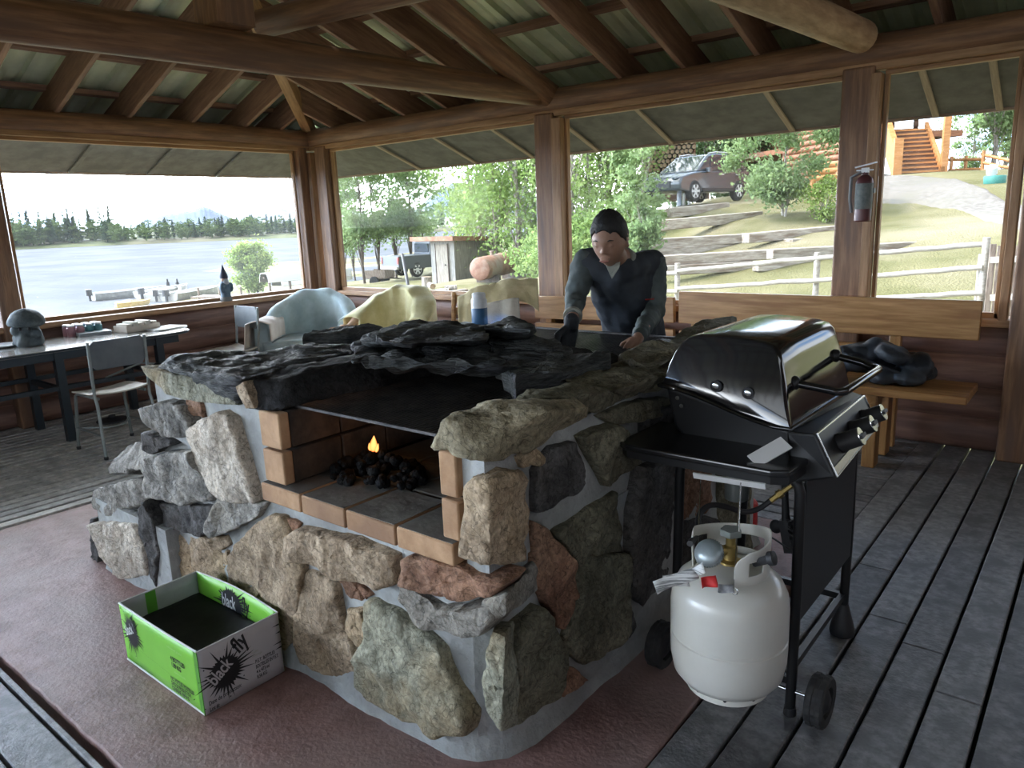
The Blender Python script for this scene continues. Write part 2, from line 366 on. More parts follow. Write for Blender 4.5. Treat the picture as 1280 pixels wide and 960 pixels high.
def window(name, p0, p1, label):
    """one fixed light: frame rails + one pane"""
    root = thing(name, label, 'window', ((p0[0]+p1[0])/2, (p0[1]+p1[1])/2, ZS), kind='structure')
    a, b = Vector((p0[0], p0[1], 0)), Vector((p1[0], p1[1], 0))
    for z, h in ((ZS+.025, .04), (2.425, .03)):
        lumber('window_frame', a+Vector((0, 0, z)), b+Vector((0, 0, z)), .05, h, M_frame, parent=root)
    d = (b-a).normalized()
    for q in (a+d*.012, b-d*.012): lumber('window_frame', q+Vector((0, 0, ZS)), q+Vector((0, 0, 2.42)), .024, .05, M_frame, up=d.cross(Vector((0, 0, 1))), parent=root)
    nrm = d.cross(Vector((0, 0, 1))); mb = MB()
    mb.add([a+Vector((0, 0, ZS)), b+Vector((0, 0, ZS)), b+Vector((0, 0, 2.42)), a+Vector((0, 0, 2.42))], [(0, 1, 2, 3)])
    mb.build('pane', mg, root, smooth=None)
window('window_1', (PX-.02, 2.34), (PX-.02, 5.26), 'wide dusty window looking over the lake')
window('window_2', (-6.96, PY), (-4.03, PY), 'dusty window between corner post and middle post')
window('window_3', (-3.79, PY), (-1.50, PY), 'dusty window behind the man')
window('window_4', (-1.29, PY), (-.55, PY), 'narrow dusty window right of the extinguisher post')
window('window_5', (PX-.02, -.98), (PX-.02, 2.0), 'lake window beyond the left edge')

# ------------------------------------------------------------ roof
SL = .355                       # pitch
ZR = 2.665                      # rafter underside at wall line
RD = .235                        # rafter depth
def zroof_A(x): return ZR + (x-(-7.25))*SL
def zroof_B(y): return ZR + (5.42-y)*SL
OH = 1.12
# hip lines: A slope meets B slope along x+7.25 = 5.42-y
YC = 1.435; HALF = 5.42-YC
XR0 = -7.25+HALF               # ridge starts here
ZRG = ZR+HALF*SL
def rafter(p0, p1, w=.045, h=RD, label=None):
    up = Vector((0, 0, 1)); d = Vector((0, 0, h/2))
    return lumber('rafter', Vector(p0)+d, Vector(p1)+d, w, h, M_raft, label=label or 'sawn roof rafter under the metal roof', cat='rafter', group='sawn roof rafters')
YA = [-2.0, -1.4, -.8, -.2, .4, 1.04, 1.64, 2.25, 2.85, 3.46, 4.08, 4.66, 5.10]
for y in YA:
    xe = min(XR0, -7.25+(5.42-y)) if y > YC else min(XR0, -7.25+(y+2.55))
    if xe < -7.1: continue
    rafter((-7.25-OH, y, zroof_A(-7.25-OH)), (xe, y, zroof_A(xe)))
XB = [-6.85, -6.28, -5.7, -5.12, -4.55, -3.22, -2.68, -2.12, -1.55, -1.0, -.45, .1, .65, 1.2, 1.75, 2.3, 2.85]
for x in XB:
    ye = max(YC, 5.42-(x+7.25)); 
    rafter((x, 5.42+OH, zroof_B(5.42+OH)), (x, ye, zroof_B(ye)))
    yf = min(YC, -2.55+(x+7.25))
    rafter((x, -2.55-OH, ZR-OH*SL), (x, yf, ZR+(yf+2.55)*SL))
# hip rafter, ridge board, round log rafter over the middle post
hz = -.02
lumber('hip_rafter', (-7.25-OH, 5.42+OH, ZR-OH*SL+.07), (XR0, YC, ZRG+.07), .10, .19, M_frame, label='diagonal hip rafter rising from the corner post', cat='rafter')
lumber('hip_rafter', (-7.25-OH, -2.55-OH, ZR-OH*SL+.07), (XR0, YC, ZRG+.07), .10, .19, M_frame, label='diagonal hip rafter behind the viewer', cat='rafter')
log('ridge_log', (XR0-.1, YC, ZRG-.02), (3.1, YC, ZRG-.02), .11, seed=8, label='round ridge log under the roof peak', cat='beam')
log('log_rafter', (-3.93, 5.62, zroof_B(5.62)-.03), (-3.93, YC, zroof_B(YC)-.03), .105, .115, seed=11, label='round log rafter rising from the middle post', cat='rafter')
# tie logs
M_palelog = mat('pale_log_wood', (.36,.23,.13), (.55,.38,.23), 2.4, .55, .35, (2.5, 10, 10), rand=.05)
a = ony(672, 117, 5.36); b = onz(0, 20, a.z+.02); d = (b-a).normalized()
log('tie_log', a, a+d*7.9, .098, .135, seed=21, label='long round tie log from the middle post across the shelter', cat='beam')
a = ony(1077, 46, 5.30); b = onz(960, -3, a.z+.04); d = (b-a).normalized()
log('tie_log', a, a+d*7.8, .098, .125, M_palelog, seed=22, label='pale peeled tie log ending at the extinguisher post', cat='beam')
a = onz(328, 30, 2.88); b = onz(486, -10, 2.88); d = (b-a).normalized()
log('cross_log', a, a+d*6.0, .085, .10, seed=25, label='round cross log lying over the tie logs', cat='beam')
p = onz(283, 40, 2.72)
lumber('king_post', (p.x, p.y, 2.74), (p.x, p.y, 3.95), .24, .24, M_log, up=(0, 1, 0), label='dark king post standing on the tie log', cat='post')
# purlins (battens) and metal sheets
def slope_pts(which):
    o = OH+.12
    if which == 'A': return [Vector((-7.25-o, -2.55-o, 0)), Vector((-7.25-o, 5.42+o, 0)), Vector((XR0, YC, 0))]
    if which == 'B': return [Vector((-7.25-o, 5.42+o, 0)), Vector((3.9, 5.42+o, 0)), Vector((3.9, YC, 0)), Vector((XR0, YC, 0))]
    return [Vector((-7.25-o, -2.55-o, 0)), Vector((XR0, YC, 0)), Vector((3.9, YC, 0)), Vector((3.9, -2.55-o, 0))]
def purlins():
    t = -OH-.05; k = 0
    while t < HALF-.1:
        z = ZR+t*SL+RD+.023
        x = -7.25+t
        y0, y1 = -2.55+t, 5.42-t
        if x < XR0: lumber('purlin', (x, y0, z), (x, y1, z), .12, .045, M_raft, label='purlin under the lake-side roof slope', cat='purlin', group='purlins of the lake-side slope')
        lumber('purlin', (x, y1, z), (3.9, y1, z), .12, .045, M_raft, label='purlin under the garden-side roof slope', cat='purlin', group='purlins of the garden-side slope')
        lumber('purlin', (x, y0, z), (3.9, y0, z), .12, .045, M_raft, label='purlin under the roof slope behind the viewer', cat='purlin', group='purlins of the rear slope')
        t += .58 if t > -.2 else .5
purlins()
def sheet(which, label):
    """ribbed metal sheet: ribs run up the slope"""
    zb = RD+.047; o = OH+.12; mb = MB(); pitch = .225
    def height(t): return ZR+t*SL+zb
    if which == 'A': lo, hi = -2.55-o, 5.42+o
    else: lo, hi = -7.25-o, 3.9
    k = 0; u = lo; us = []
    while u < hi:
        for du, dz in ((0, 0), (.06, 0), (.075, .036), (.115, .036), (.13, 0)):
            if u+du < hi: us.append((u+du, dz))
        us.append((min(u+.18, hi), .010)); u += pitch
    rows = []
    for u, dz in us:
        if which == 'A': top = min(u+2.55, 5.42-u)
        else: top = u+7.25
        top = max(-o, min(top, HALF))
        rows.append((u, dz, top))
    vs = []
    for u, dz, top in rows:
        for t in (-o, top):
            if which == 'A': vs.append((-7.25+t, u, height(t)+dz))
            elif which == 'B': vs.append((u, 5.42-t, height(t)+dz))
            else: vs.append((u, -2.55+t, height(t)+dz))
    mb.add(vs, [(2*i, 2*i+1, 2*i+3, 2*i+2) for i in range(len(rows)-1)])
    ob = mb.build('roof', M_metalroof, smooth=None); mod(ob, 'SOLIDIFY', thickness=.004, offset=1)
    return struct(ob, label, 'roof')
sheet('A', 'green ribbed metal roof on the lake side'); sheet('B', 'green ribbed metal roof on the garden side'); sheet('C', 'green ribbed metal roof behind the viewer')
# dark boarded soffit under the overhang
mb = MB(); zz = .012
def sof(p):
    vs = [Vector(q)+Vector((0, 0, zz)) for q in p]; mb.add(vs+[v+Vector((0, 0, .012)) for v in vs], [(0,1,2,3),(7,6,5,4),(0,4,5,1),(1,5,6,2),(2,6,7,3),(3,7,4,0)])
zo = ZR-OH*SL-.040; zi = ZR-.068
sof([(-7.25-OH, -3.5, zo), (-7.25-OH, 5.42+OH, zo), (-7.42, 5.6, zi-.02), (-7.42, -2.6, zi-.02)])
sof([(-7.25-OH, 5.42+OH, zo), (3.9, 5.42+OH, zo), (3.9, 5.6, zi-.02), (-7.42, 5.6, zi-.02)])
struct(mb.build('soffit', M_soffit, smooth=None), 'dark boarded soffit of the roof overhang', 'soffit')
M_fascia = mat('fascia_wood', (.20,.15,.11), (.30,.23,.17), 3, .6, stretch=G)
lumber('fascia_board', (-7.25-OH-.02, -3.5, zo+.09), (-7.25-OH-.02, 5.42+OH, zo+.09), .03, .20, M_fascia, label='fascia board along the lake-side eave', cat='trim')
lumber('fascia_board', (-7.25-OH, 5.42+OH+.02, zo+.09), (3.9, 5.42+OH+.02, zo+.09), .03, .20, M_fascia, label='fascia board along the garden-side eave', cat='trim')
for i, x in enumerate((-6.6, -5.7, -4.9, -4.1, -3.3, -2.2, -1.15, -.75, -.1)):
    lumber('soffit_batten', (x, 5.60, zi-.045), (x-.02, 5.42+OH-.02, zo+.0), .045, .018, M_fascia, label='pale batten under the garden-side soffit', cat='trim', group='soffit battens')
for i, y in enumerate((2.5, 3.3, 4.1, 4.9)):
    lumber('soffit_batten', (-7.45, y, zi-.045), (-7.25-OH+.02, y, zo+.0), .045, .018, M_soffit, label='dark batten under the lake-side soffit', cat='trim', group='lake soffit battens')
lumber('ridge_cap', (XR0-.1, YC, ZRG+RD+.075), (3.9, YC, ZRG+RD+.075), .30, .02, M_metalroof, label='metal cap along the roof ridge', cat='roof')
# ------------------------------------------------------------ terrain, lake, far shore
CTRL = [(-22.9,22.9,-1.10),(-21,26,-.95),(-12.8,26.7,1.96),(-11.3,27.9,1.98),(-6,27.2,2.56),(-4.7,28.2,2.6),(-3.4,11.4,.0),(-1.3,11.1,.0),(-6,11.5,-.15),(-7.1,14,.35),
 (-4.3,16,.62),(-9,16.4,.62),(-5.3,19.3,1.02),(-7.8,22.7,1.5),(-28.5,26.1,-1.45),(-2.8,24.3,2.07),(-18,21.6,-.62),(-17,24,-.55),(-4.9,31,2.7),(-2,19.4,1.2),(-35.5,12.8,-2.12),(-38,20,-2.2),(-36.4,22.4,-1.95),(-40,27,-2.22),(-36,29,-2.05),
 (-44,34,-2.3),(-50,45,-2.3),(-60,60,-2.4),(-46,15,-3.6),(-60,20,-6),(-41,8,-2.6),(-9,0,-.75),(-9,6,-.75),(-7,7,-.65),(0,7,-.5),(4,6,-.5),(4,-4,-.7),(-20,0,-1.3),(-30,-10,-2.0),(-36,0,-2.1),(-45,-20,-3.5),(-20,10,-1.15),(-28,14,-1.8),(-22,17,-1.2),
 (-15,18,-.8),(-14,12,-.85),(-10,9,-.75),(-30,40,-.6),(-20,40,1.0),(-10,40,2.8),(0,40,3.0),(10,30,3),(10,15,1.4),(12,5,.2),(-40,45,-1.4),(-25,33,-.6),(-16,31,1.7),(-14,33,2.3),(-12,36,2.6),(-17,29,1.5),(-9,34,2.9),(-11.5,25.5,1.85)]
def gz(x, y):
    num = den = 0.0
    for a, b, c in CTRL:
        d2 = (x-a)**2+(y-b)**2; wt = 1/(d2+1.5)**1.6; num += wt*c; den += wt
    return num/den
def at_ground(px, py, lift=0.0):
    d = ray(px, py); t = 4.0
    while t < 140:
        p = EYE+d*t
        if p.z <= gz(p.x, p.y)+lift: return Vector((p.x, p.y, gz(p.x, p.y)))
        t += .1
    return EYE+d*60
M_GRASS = mat('lawn_grass', (.080,.082,.030), (.180,.162,.084), .55, .95, .9, bscale=25, c3=(.205,.18,.115), s3=.35, detail=10, bdist=.05, spec=.1, lo=.32, hi=.7)
M_GRAVEL= mat('gravel', (.13,.118,.105), (.20,.185,.165), 9, .95, .6, bscale=40, c3=(.16,.15,.125), s3=.8, spec=.1)
gx = [-70+1.6*i for i in range(57)]; gy = [-30+1.6*i for i in range(58)]
mb = MB(); xs = [-70, -62, -55]+[-50+1.0*i for i in range(64)]+[16, 20, 26, 34, 44]; ys = [-40, -28, -20, -14]+[-10+1.0*i for i in range(56)]+[48, 54, 62, 75, 90]
vs = [(x, y, gz(x, y)+.05*noise.noise((x*.8, y*.8, 0))) for x in xs for y in ys]; ny = len(ys)
def under(i, j): return XA-.1 < (xs[i]+xs[i+1])/2 < 3 and -2.5 < (ys[j]+ys[j+1])/2 < YB
mb.add(vs, [(i*ny+j, (i+1)*ny+j, (i+1)*ny+j+1, i*ny+j+1) for i in range(len(xs)-1) for j in range(ny-1)])
tag(mb.build('ground', M_GRASS, smooth=180), 'sloping sunlit lawn around the shelter', 'ground', kind='structure')
# gravel drive up to the stairs
up_ = [(1092,222),(1150,221),(1196,224),(1232,239),(1262,252),(1300,262)]; lo__ = [(1040,250),(1096,256),(1150,259),(1196,266),(1236,277),(1300,296)]
mb = MB(); vs = []
for i in range(len(up_)-1):
    for k in range(8):
        t = k/8; a = at_ground(up_[i][0]+(up_[i+1][0]-up_[i][0])*t, up_[i][1]+(up_[i+1][1]-up_[i][1])*t); b = at_ground(lo__[i][0]+(lo__[i+1][0]-lo__[i][0])*t, lo__[i][1]+(lo__[i+1][1]-lo__[i][1])*t)
        for j in range(15):
            q = a.lerp(b, j/14); vs.append((q.x, q.y, gz(q.x, q.y)+.05*noise.noise((q.x*.8, q.y*.8, 0))+(.06 if 0 < j < 14 else -.10)))
mb.add(vs, [(i*15+j, i*15+15+j, i*15+16+j, i*15+j+1) for i in range(len(vs)//15-1) for j in range(14)])
tag(mb.build('driveway', M_GRAVEL, smooth=180), 'pale gravel drive curving up to the cabin stairs', 'driveway', kind='structure')
ZL = -2.2
M_LAKE = mat('lake_water', (.095,.103,.113), (.125,.131,.139), .12, rough=.45, bump=.4, bscale=1.0, stretch=(.55, .9, 1), bdist=.35, spec=0.0)
mb = MB(); mb.add([(-900,-700,ZL),(-30,-700,ZL),(-30,900,ZL),(-900,900,ZL)], [(0,1,2,3)])
tag(mb.build('lake', M_LAKE, smooth=None), 'wide pale lake', 'lake', kind='structure')
# far bank
S0 = Vector((-300.98, 110.1, 0)); SD = Vector((45.3, 70.9, 0)).normalized(); SN = Vector((-SD.y, SD.x, 0))
if SN.dot(S0) < 0: SN = -SN
M_BANK = mat('far_bank_grass', (.055,.075,.026), (.105,.115,.048), .08, .95, 0, c3=(.11,.105,.06), s3=.03)
mb = MB(); vs = []
for i in range(61):
    s_ = -330+15*i; w_ = 5*noise.noise((s_*.02, 0, 0))
    for k, (o_, z) in enumerate(((w_-1, ZL-.3), (w_+1.5, ZL+.7), (w_+12, ZL+1.6), (w_+60, ZL+3), (400, ZL+8))):
        q = S0+SD*s_+SN*o_; vs.append((q.x, q.y, z+.3*noise.noise((s_*.1, k, 0))))
mb.add(vs, [(i*5+j, i*5+5+j, i*5+6+j, i*5+j+1) for i in range(60) for j in range(4)])
tag(mb.build('far_shore', M_BANK, smooth=180), 'green bank across the lake', 'ground', kind='structure')
# mountains
def mountain(name, prof, dist, m, label, depth=900):
    """ridge through the given pixels, a real massif behind it"""
    mb = MB(); pts = []
    for i in range(len(prof)-1):
        n = 10
        for k in range(n): t = k/n; pts.append((prof[i][0]+(prof[i+1][0]-prof[i][0])*t, prof[i][1]+(prof[i+1][1]-prof[i][1])*t))
    pts.append(prof[-1]); vs = []; m_ = 8
    for px, py in pts:
        top = dep(px, py, dist); top.z += 12*noise.fractal((px*.08, 0, dist), 1, 2, 3); dirn = Vector((ray(px, py).x, ray(px, py).y, 0)).normalized()
        for k in range(-m_, m_+1):
            f = 1-abs(k)/m_; h = (top.z+5)*(f**1.3)
            q = Vector((top.x, top.y, 0))+dirn*(k/m_*depth)
            vs.append((q.x, q.y, max(-6, h-6+.12*top.z*noise.fractal((q.x*.006, q.y*.006, 0), 1, 2, 4)*(1-f)*f*4)))
    w_ = 2*m_+1; mb.add(vs, [(i*w_+j, i*w_+w_+j, i*w_+w_+j+1, i*w_+j+1) for i in range(len(pts)-1) for j in range(w_-1)])
    return tag(mb.build(name, m, smooth=180), label, 'mountain', kind='structure')
M_MTN = mat('hazy_blue_rock', (.034,.056,.092), (.046,.072,.112), .004, .95, 0)  # aerial haze is painted into this blue base colour
M_SNOW= mat('hazy_snowy_rock', (.045,.072,.112), (.17,.19,.22), .006, .9, 0, lo=.45, hi=.55)  # snow streaks on rock whose blue base holds painted haze
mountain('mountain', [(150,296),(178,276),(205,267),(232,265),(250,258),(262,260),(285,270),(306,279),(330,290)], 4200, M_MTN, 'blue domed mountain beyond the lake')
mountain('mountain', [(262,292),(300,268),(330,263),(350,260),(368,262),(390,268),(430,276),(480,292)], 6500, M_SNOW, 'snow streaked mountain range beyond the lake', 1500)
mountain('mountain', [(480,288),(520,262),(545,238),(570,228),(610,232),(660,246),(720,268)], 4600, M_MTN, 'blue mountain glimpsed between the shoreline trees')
# ------------------------------------------------------------ trees
def leafmat(name, a, b, tr=.48): return mat(name, a, b, 1.2, .6, 0, island=.25, rand=0, trans=tr, spec=.25)
M_LEAF1 = leafmat('aspen_leaf', (.145,.22,.085), (.25,.33,.15))
M_LEAF2 = leafmat('aspen_leaf_bright', (.16,.25,.07), (.27,.35,.125))
M_LEAF3 = leafmat('willow_leaf', (.17,.25,.055), (.28,.35,.11))
M_LEAF0 = leafmat('dark_leaf', (.055,.10,.04), (.10,.16,.06), .25)
M_RUST  = leafmat('rusty_needles', (.32,.16,.05), (.44,.25,.09))
M_BARK  = mat('pale_bark', (.20,.175,.145), (.42,.38,.33), 3, .85, .4, (6,6,1.5), c3=(.10,.09,.08), s3=4)
M_DBARK = mat('dark_bark', (.07,.055,.045), (.16,.13,.11), 3, .9, .4, (6,6,1.5))
M_CON   = mat('spruce_needle', (.030,.058,.030), (.06,.10,.05), .3, .9, 0, rand=.3, spec=.1)
M_CON2  = mat('far_leaf', (.075,.12,.042), (.125,.175,.065), .3, .9, 0, rand=.25, spec=.1)
def leaf_cloud(seed, h, rad, n, ls, z0=.25, shape=1.0, clumps=46):
    """leaf cards grouped on twigs; unit: metres"""
    r = random.Random(seed); mb = MB(); cl = []
    for _ in range(clumps):
        z = z0+(1-z0)*r.random(); prof = math.sin(PI*min(1, max(.08, (1-z)/(1-z0)*.92+.06)))**.7*shape
        a = r.uniform(0, 2*PI); q = rad*prof*math.sqrt(r.random()); cl.append((Vector((q*math.cos(a), q*math.sin(a), z*h)), rad*r.uniform(.16, .34)))
    for _ in range(n):
        c, cr = cl[r.randrange(clumps)]
        p = c+Vector((r.gauss(0, 1), r.gauss(0, 1), r.gauss(0, .75)))*cr*.6
        nrm = Vector((r.gauss(0, 1), r.gauss(0, 1), r.gauss(.4, 1))).normalized(); u = nrm.orthogonal().normalized(); v = nrm.cross(u); a = r.uniform(0, PI); u, v = u*math.cos(a)+v*math.sin(a), v*math.cos(a)-u*math.sin(a)
        s_ = ls*r.uniform(.6, 1.3)
        mb.add([p-u*s_, p-v*s_*.55+nrm*s_*.1, p+u*s_, p+v*s_*.55+nrm*s_*.1], [(0, 1, 2, 3)])
    return mb, cl
def make_tree(name, label, seed, h, rad, n, ls, leafm, barkm, z0=.25, tr=.09, stems=1, shape=1.0, cat='tree', group=None):
    root = thing(name, label, cat, (0, 0, 0), 0, group); r = random.Random(seed+99)
    mb, cl = leaf_cloud(seed, h, rad, n, ls, z0, shape); mb.build('foliage', leafm, root, smooth=None)
    for k in range(stems):
        tb = MB(); ox, oy = (0, 0) if stems == 1 else (r.uniform(-.5, .5)*rad*.5, r.uniform(-.5, .5)*rad*.5)
        P = [Vector((ox+.10*rad*noise.noise((t*3, seed, k)), oy+.10*rad*noise.noise((t*3, seed, k+7)), h*t*.93-.15)) for t in [i/10 for i in range(11)]]
        tb.tube(P, [tr*(1-.85*i/10) for i in range(11)], 7)
        for c, cr in cl[k::stems*2]:
            i = max(1, min(9, int(c.z/h*10)-2)); tb.tube([P[i], P[i].lerp(c, .55)+Vector((0, 0, .05*h)), c], [tr*.35*(1-i/12), tr*.2*(1-i/12), .006], 5)
        tb.build('trunk', barkm, root, smooth=60)
    return root
def place(root, px, D, rz=0, s=1.0, base=None, copy=True, label=None, group=None, py=300):
    d = ray(px, py); d2 = Vector((d.x, d.y, 0)); p = EYE+d*D; z = gz(p.x, p.y)
    if not copy:
        root.matrix_basis = Matrix.Translation((p.x, p.y, z)) @ Matrix.Rotation(rz, 4, 'Z') @ Matrix.Diagonal((s, s, s, 1) if not hasattr(s, '__len__') else (*s, 1)); return root
    return dup(root, (p.x, p.y, z), rz, label, group, s)
# aspens between the gazebo and the lake
t1 = make_tree('aspen_tree', 'leafy aspen in the clump left of the weathered shed', 11, 10.5, 2.3, 5200, .115, M_LEAF1, M_DBARK,   .22, .085, group='aspens left of the shed')
place(t1, 452, 42, 0, 1.0, copy=False)
for i, (px, D, s) in enumerate(((428, 45, .9), (470, 44, 1.05), (492, 47, 1.1), (513, 45, 1.0), (440, 52, .8), (528, 50, .85))):
    place(t1, px, D, 1.3*i+.7, s)
t2 = make_tree('aspen_tree', 'bright green aspen behind the rusty tank', 23, 9.5, 2.6, 6000, .095, M_LEAF2, M_BARK, .12, .12, group='aspens behind the rusty tank')
place(t2, 620, 31, 0, 1.0, copy=False)
for i, (px, D, s) in enumerate(((600, 33, .95), (648, 29, 1.0), (588, 40, 1.1), (668, 33, 1.1), (700, 31, 1.1))): place(t2, px, D, 1.1*i+.5, s)
t2b = dup(t2, None, label='aspen seen over the shoulder of the man', group='aspens behind the man')
place(t2b, 735, 29, 2.0, 1.0, copy=False)
for i, (px, D, s) in enumerate(((762, 31, 1.05), (716, 25, .8), (790, 33, 1.0))): place(t2b, px, D, 2.1*i+1.5, s)
t3 = make_tree('birch_sapling', 'slim young birch with a white stem right of the man', 31, 3.6, .75, 5200, .06, M_LEAF1, M_BARK, .05, .03, cat='tree')
place(t3, 802, 17.0, 0, 1.0, copy=False)
t4 = make_tree('young_aspen', 'round young aspen in front of the parked car', 37, 3.3, 1.4, 11000, .062, M_LEAF1, M_BARK, .16, .04, stems=2, shape=1.15, cat='tree')
place(t4, 977, 21.0, 0, 1.0, copy=False)
t5 = make_tree('small_bush', 'yellow green bush left of the extinguisher post', 41, 1.15, .62, 1700, .05, M_LEAF3, M_BARK, .05, .02, stems=3, cat='bush')
place(t5, 1030, 20.0, 0, 1.0, copy=False)
t6 = make_tree('willow_bush', 'round bright willow bush on the lake shore', 43, 2.7, 1.25, 9500, .085, M_LEAF3, M_DBARK, .16, .05, stems=4, cat='bush')
place(t6, 311, 40.5, 0, 1.0, copy=False)
t7 = make_tree('roadside_tree', 'tall green tree behind the rail fence at the right', 47, 8.2, 1.9, 5000, .10, M_LEAF1, M_BARK, .2, .10, group='trees behind the right rail fence')
place(t7, 1232, 30, 0, 1.0, copy=False)
for i, (px, D, s) in enumerate(((1262, 33, 1.05), (1290, 30, 1.0), (1206, 44, .85), (1248, 40, 1.1))): place(t7, px, D, 1.4*i+.9, s)
t8 = make_tree('dying_spruce_branch', 'rusty brown dead bough among the right-hand trees', 53, 1.6, .9, 900, .07, M_RUST, M_DBARK, .3, .03, cat='branch')
bpy.data.objects.remove(t8.children[0]) if False else None
place(t8, 1268, 27, 0, 1.0, copy=False); t8.location.z += 3.1-.0
t9 = make_tree('shade_tree', 'dark green tree behind the parked car', 59, 8.0, 2.4, 6500, .12, M_LEAF0, M_DBARK, .15, .1, group='dark trees behind the car')
place(t9, 880, 38, 0, 1.0, copy=False)
for i, (px, D, s) in enumerate(((915, 41, 1.0), (855, 44, 1.0), (948, 40, .9), (900, 46, 1.0), (930, 48, 1.1))): place(t9, px, D, 1.2*i+.4, s)
ub = make_tree('undergrowth_bush', 'low bright bush at the foot of the aspens', 61, 1.5, 1.2, 2600, .075, M_LEAF2, M_DBARK, .05, .02, stems=3, cat='bush', group='undergrowth below the aspens')
place(ub, 684, 24, 0, 1.0, copy=False)
for i, (px, D, s) in enumerate(((712, 27, 1.1), (694, 25, 1.0), (722, 24, 1.1), (745, 23, 1.0), (770, 24, 1.0), (700, 22, .9), (800, 24, .8))): place(ub, px, D, 1.7*i, s)
# far treeline
r = random.Random(77)
def conifer_mesh(seed):
    mb = MB(); q = random.Random(seed)
    for i in range(620):
        z = .08+.90*q.random()**1.15; rr = .16*(1-z)**.8*q.uniform(.35, 1.15)+.008; a = q.uniform(0, 2*PI)
        p = Vector((rr*math.cos(a), rr*math.sin(a), z)); o_ = Vector((math.cos(a), math.sin(a), -.45)).normalized(); t = Vector((-math.sin(a), math.cos(a), 0)); l = .035+.03*(1-z)
        mb.add([p-o_*l-t*.006, p-o_*l*.2-t*.014, p+o_*l, p-o_*l*.2+t*.014], [(0,1,2,3)])
    mb.tube([(0, 0, -.02), (0, 0, .99)], [.016, .002], 5); return mb
def round_mesh(seed):
    mb, cl = leaf_cloud(seed, 1.0, .30, 620, .034, .10, 1.0, 26)
    mb.tube([(0, 0, -.02), (0, 0, .5)], [.018, .012], 5); return mb
c_base = [tag(conifer_mesh(i).build('spruce_tree', M_CON, smooth=None), 'dark spruce in the treeline across the lake', 'tree', 'spruces across the lake') for i in range(4)]
d_base = [tag(round_mesh(i+9).build('poplar_tree', M_CON2, smooth=None), 'pale green poplar in the treeline across the lake', 'tree', 'poplars across the lake') for i in range(3)]
used = set()
def far(basel, s_, o_, h, wd):
    i = r.randrange(len(basel)); o = basel[i]
    if (id(basel), i) in used: o = o.copy(); COL.objects.link(o)
    used.add((id(basel), i)); q = S0+SD*s_+SN*o_
    o.matrix_basis = Matrix.Translation((q.x, q.y, ZL+1.2+o_*.02)) @ Matrix.Rotation(r.uniform(0, 6), 4, 'Z') @ Matrix.Diagonal((h*wd, h*wd, h, 1))
for k in range(150):
    s_ = -80+ r.random()*180; left = s_ < 16
    far(c_base, s_, r.uniform(8, 46), r.uniform(8, 14.5) if left else r.uniform(4.5, 8.5), r.uniform(1.0, 1.5))
for k in range(230):
    s_ = -60+r.random()*200
    far(d_base, s_, r.uniform(3, 36), r.uniform(6.5, 9.5) if s_ < 16 else r.uniform(4.6, 7.2), r.uniform(1.3, 1.9))
for k in range(40):
    s_ = 120+r.random()*160; far(c_base if k % 2 else d_base, s_, r.uniform(4, 30), r.uniform(7, 12), 1.1)
# ------------------------------------------------------------ things outside
def flat(v): return Vector((v.x, v.y, 0))
def gp(px, D, py=300, lift=0.0): p = EYE+ray(px, py)*D; return Vector((p.x, p.y, gz(p.x, p.y)+lift))
M_TYRE = mat('tyre_rubber', (.018,.018,.019), (.035,.034,.033), 20, .8, .2)
M_RIM  = mat('alloy_rim', (.60,.61,.62), None, rough=.4, metal=.2)
M_CAR  = mat('dark_car_paint', (.040,.050,.062), None, rough=.25, metal=.1, coat=.6)
M_TRUCK= mat('grey_truck_paint', (.07,.08,.09), None, rough=.5, metal=.0)
M_GLASSD = mat('car_glass', (.03,.04,.05), None, rough=.06, spec=.8)
M_PLAST = mat('black_plastic', (.02,.02,.022), None, rough=.55)
M_RED = mat('red_lamp', (.25,.02,.015), None, rough=.3)
def wheel(root, c, r_, w_, rim=M_RIM, spokes=6):
    t = MB(); M = Matrix.Translation(c) @ Matrix.Rotation(PI/2, 4, 'X')
    t.lathe([(r_*.62, -w_/2), (r_*.9, -w_/2), (r_, -w_*.32), (r_, w_*.32), (r_*.9, w_/2), (r_*.62, w_/2)], M, 28)
    o = t.build('wheel', M_TYRE, root, smooth=45)
    k = MB(); k.lathe([(r_*.2, -w_*.5), (r_*.24, -w_*.55), (r_*.24, w_*.55), (r_*.2, w_*.5)], M, 16)
    for i in range(spokes):
        a = 2*PI*i/spokes; S = M @ Matrix.Rotation(a, 4, 'Z'); k.box((.0, -r_*.10, -w_*.53), (r_*.64, r_*.10, w_*.53), S)
    n = 24
    for z in (-w_*.5, w_*.46):
        vs = [M @ Vector((q*math.cos(2*PI*i/n), q*math.sin(2*PI*i/n), zz)) for i in range(n) for q, zz in ((r_*.55, z), (r_*.66, z), (r_*.66, z+w_*.04), (r_*.55, z+w_*.04))]
        k.add(vs, [(4*i+a, 4*((i+1) % n)+a, 4*((i+1) % n)+(a+1) % 4, 4*i+(a+1) % 4) for i in range(n) for a in range(4)])
    k.build('rim', rim, o, smooth=40); return o
def profile_body(root, name, prof, hw, m, inset=0.0, bw=.05):
    """side outline extruded across the width; inset narrows the top"""
    zs = [p[1] for p in prof]; z0, z1 = min(zs), max(zs); mb = MB(); n = len(prof); vs = []
    for s_ in (-1, 1):
        for x, z in prof: vs.append((x, s_*(hw-inset*(z-z0)/(z1-z0+1e-6)), z))
    mb.add(vs, [list(range(n)), list(range(2*n-1, n-1, -1))]+[(i, (i+1) % n, n+(i+1) % n, n+i) for i in range(n)])
    o = mb.build(name, m, root, smooth=40); mod(o, 'BEVEL', width=bw, segments=3, limit_method='ANGLE', angle_limit=R(25)); return o
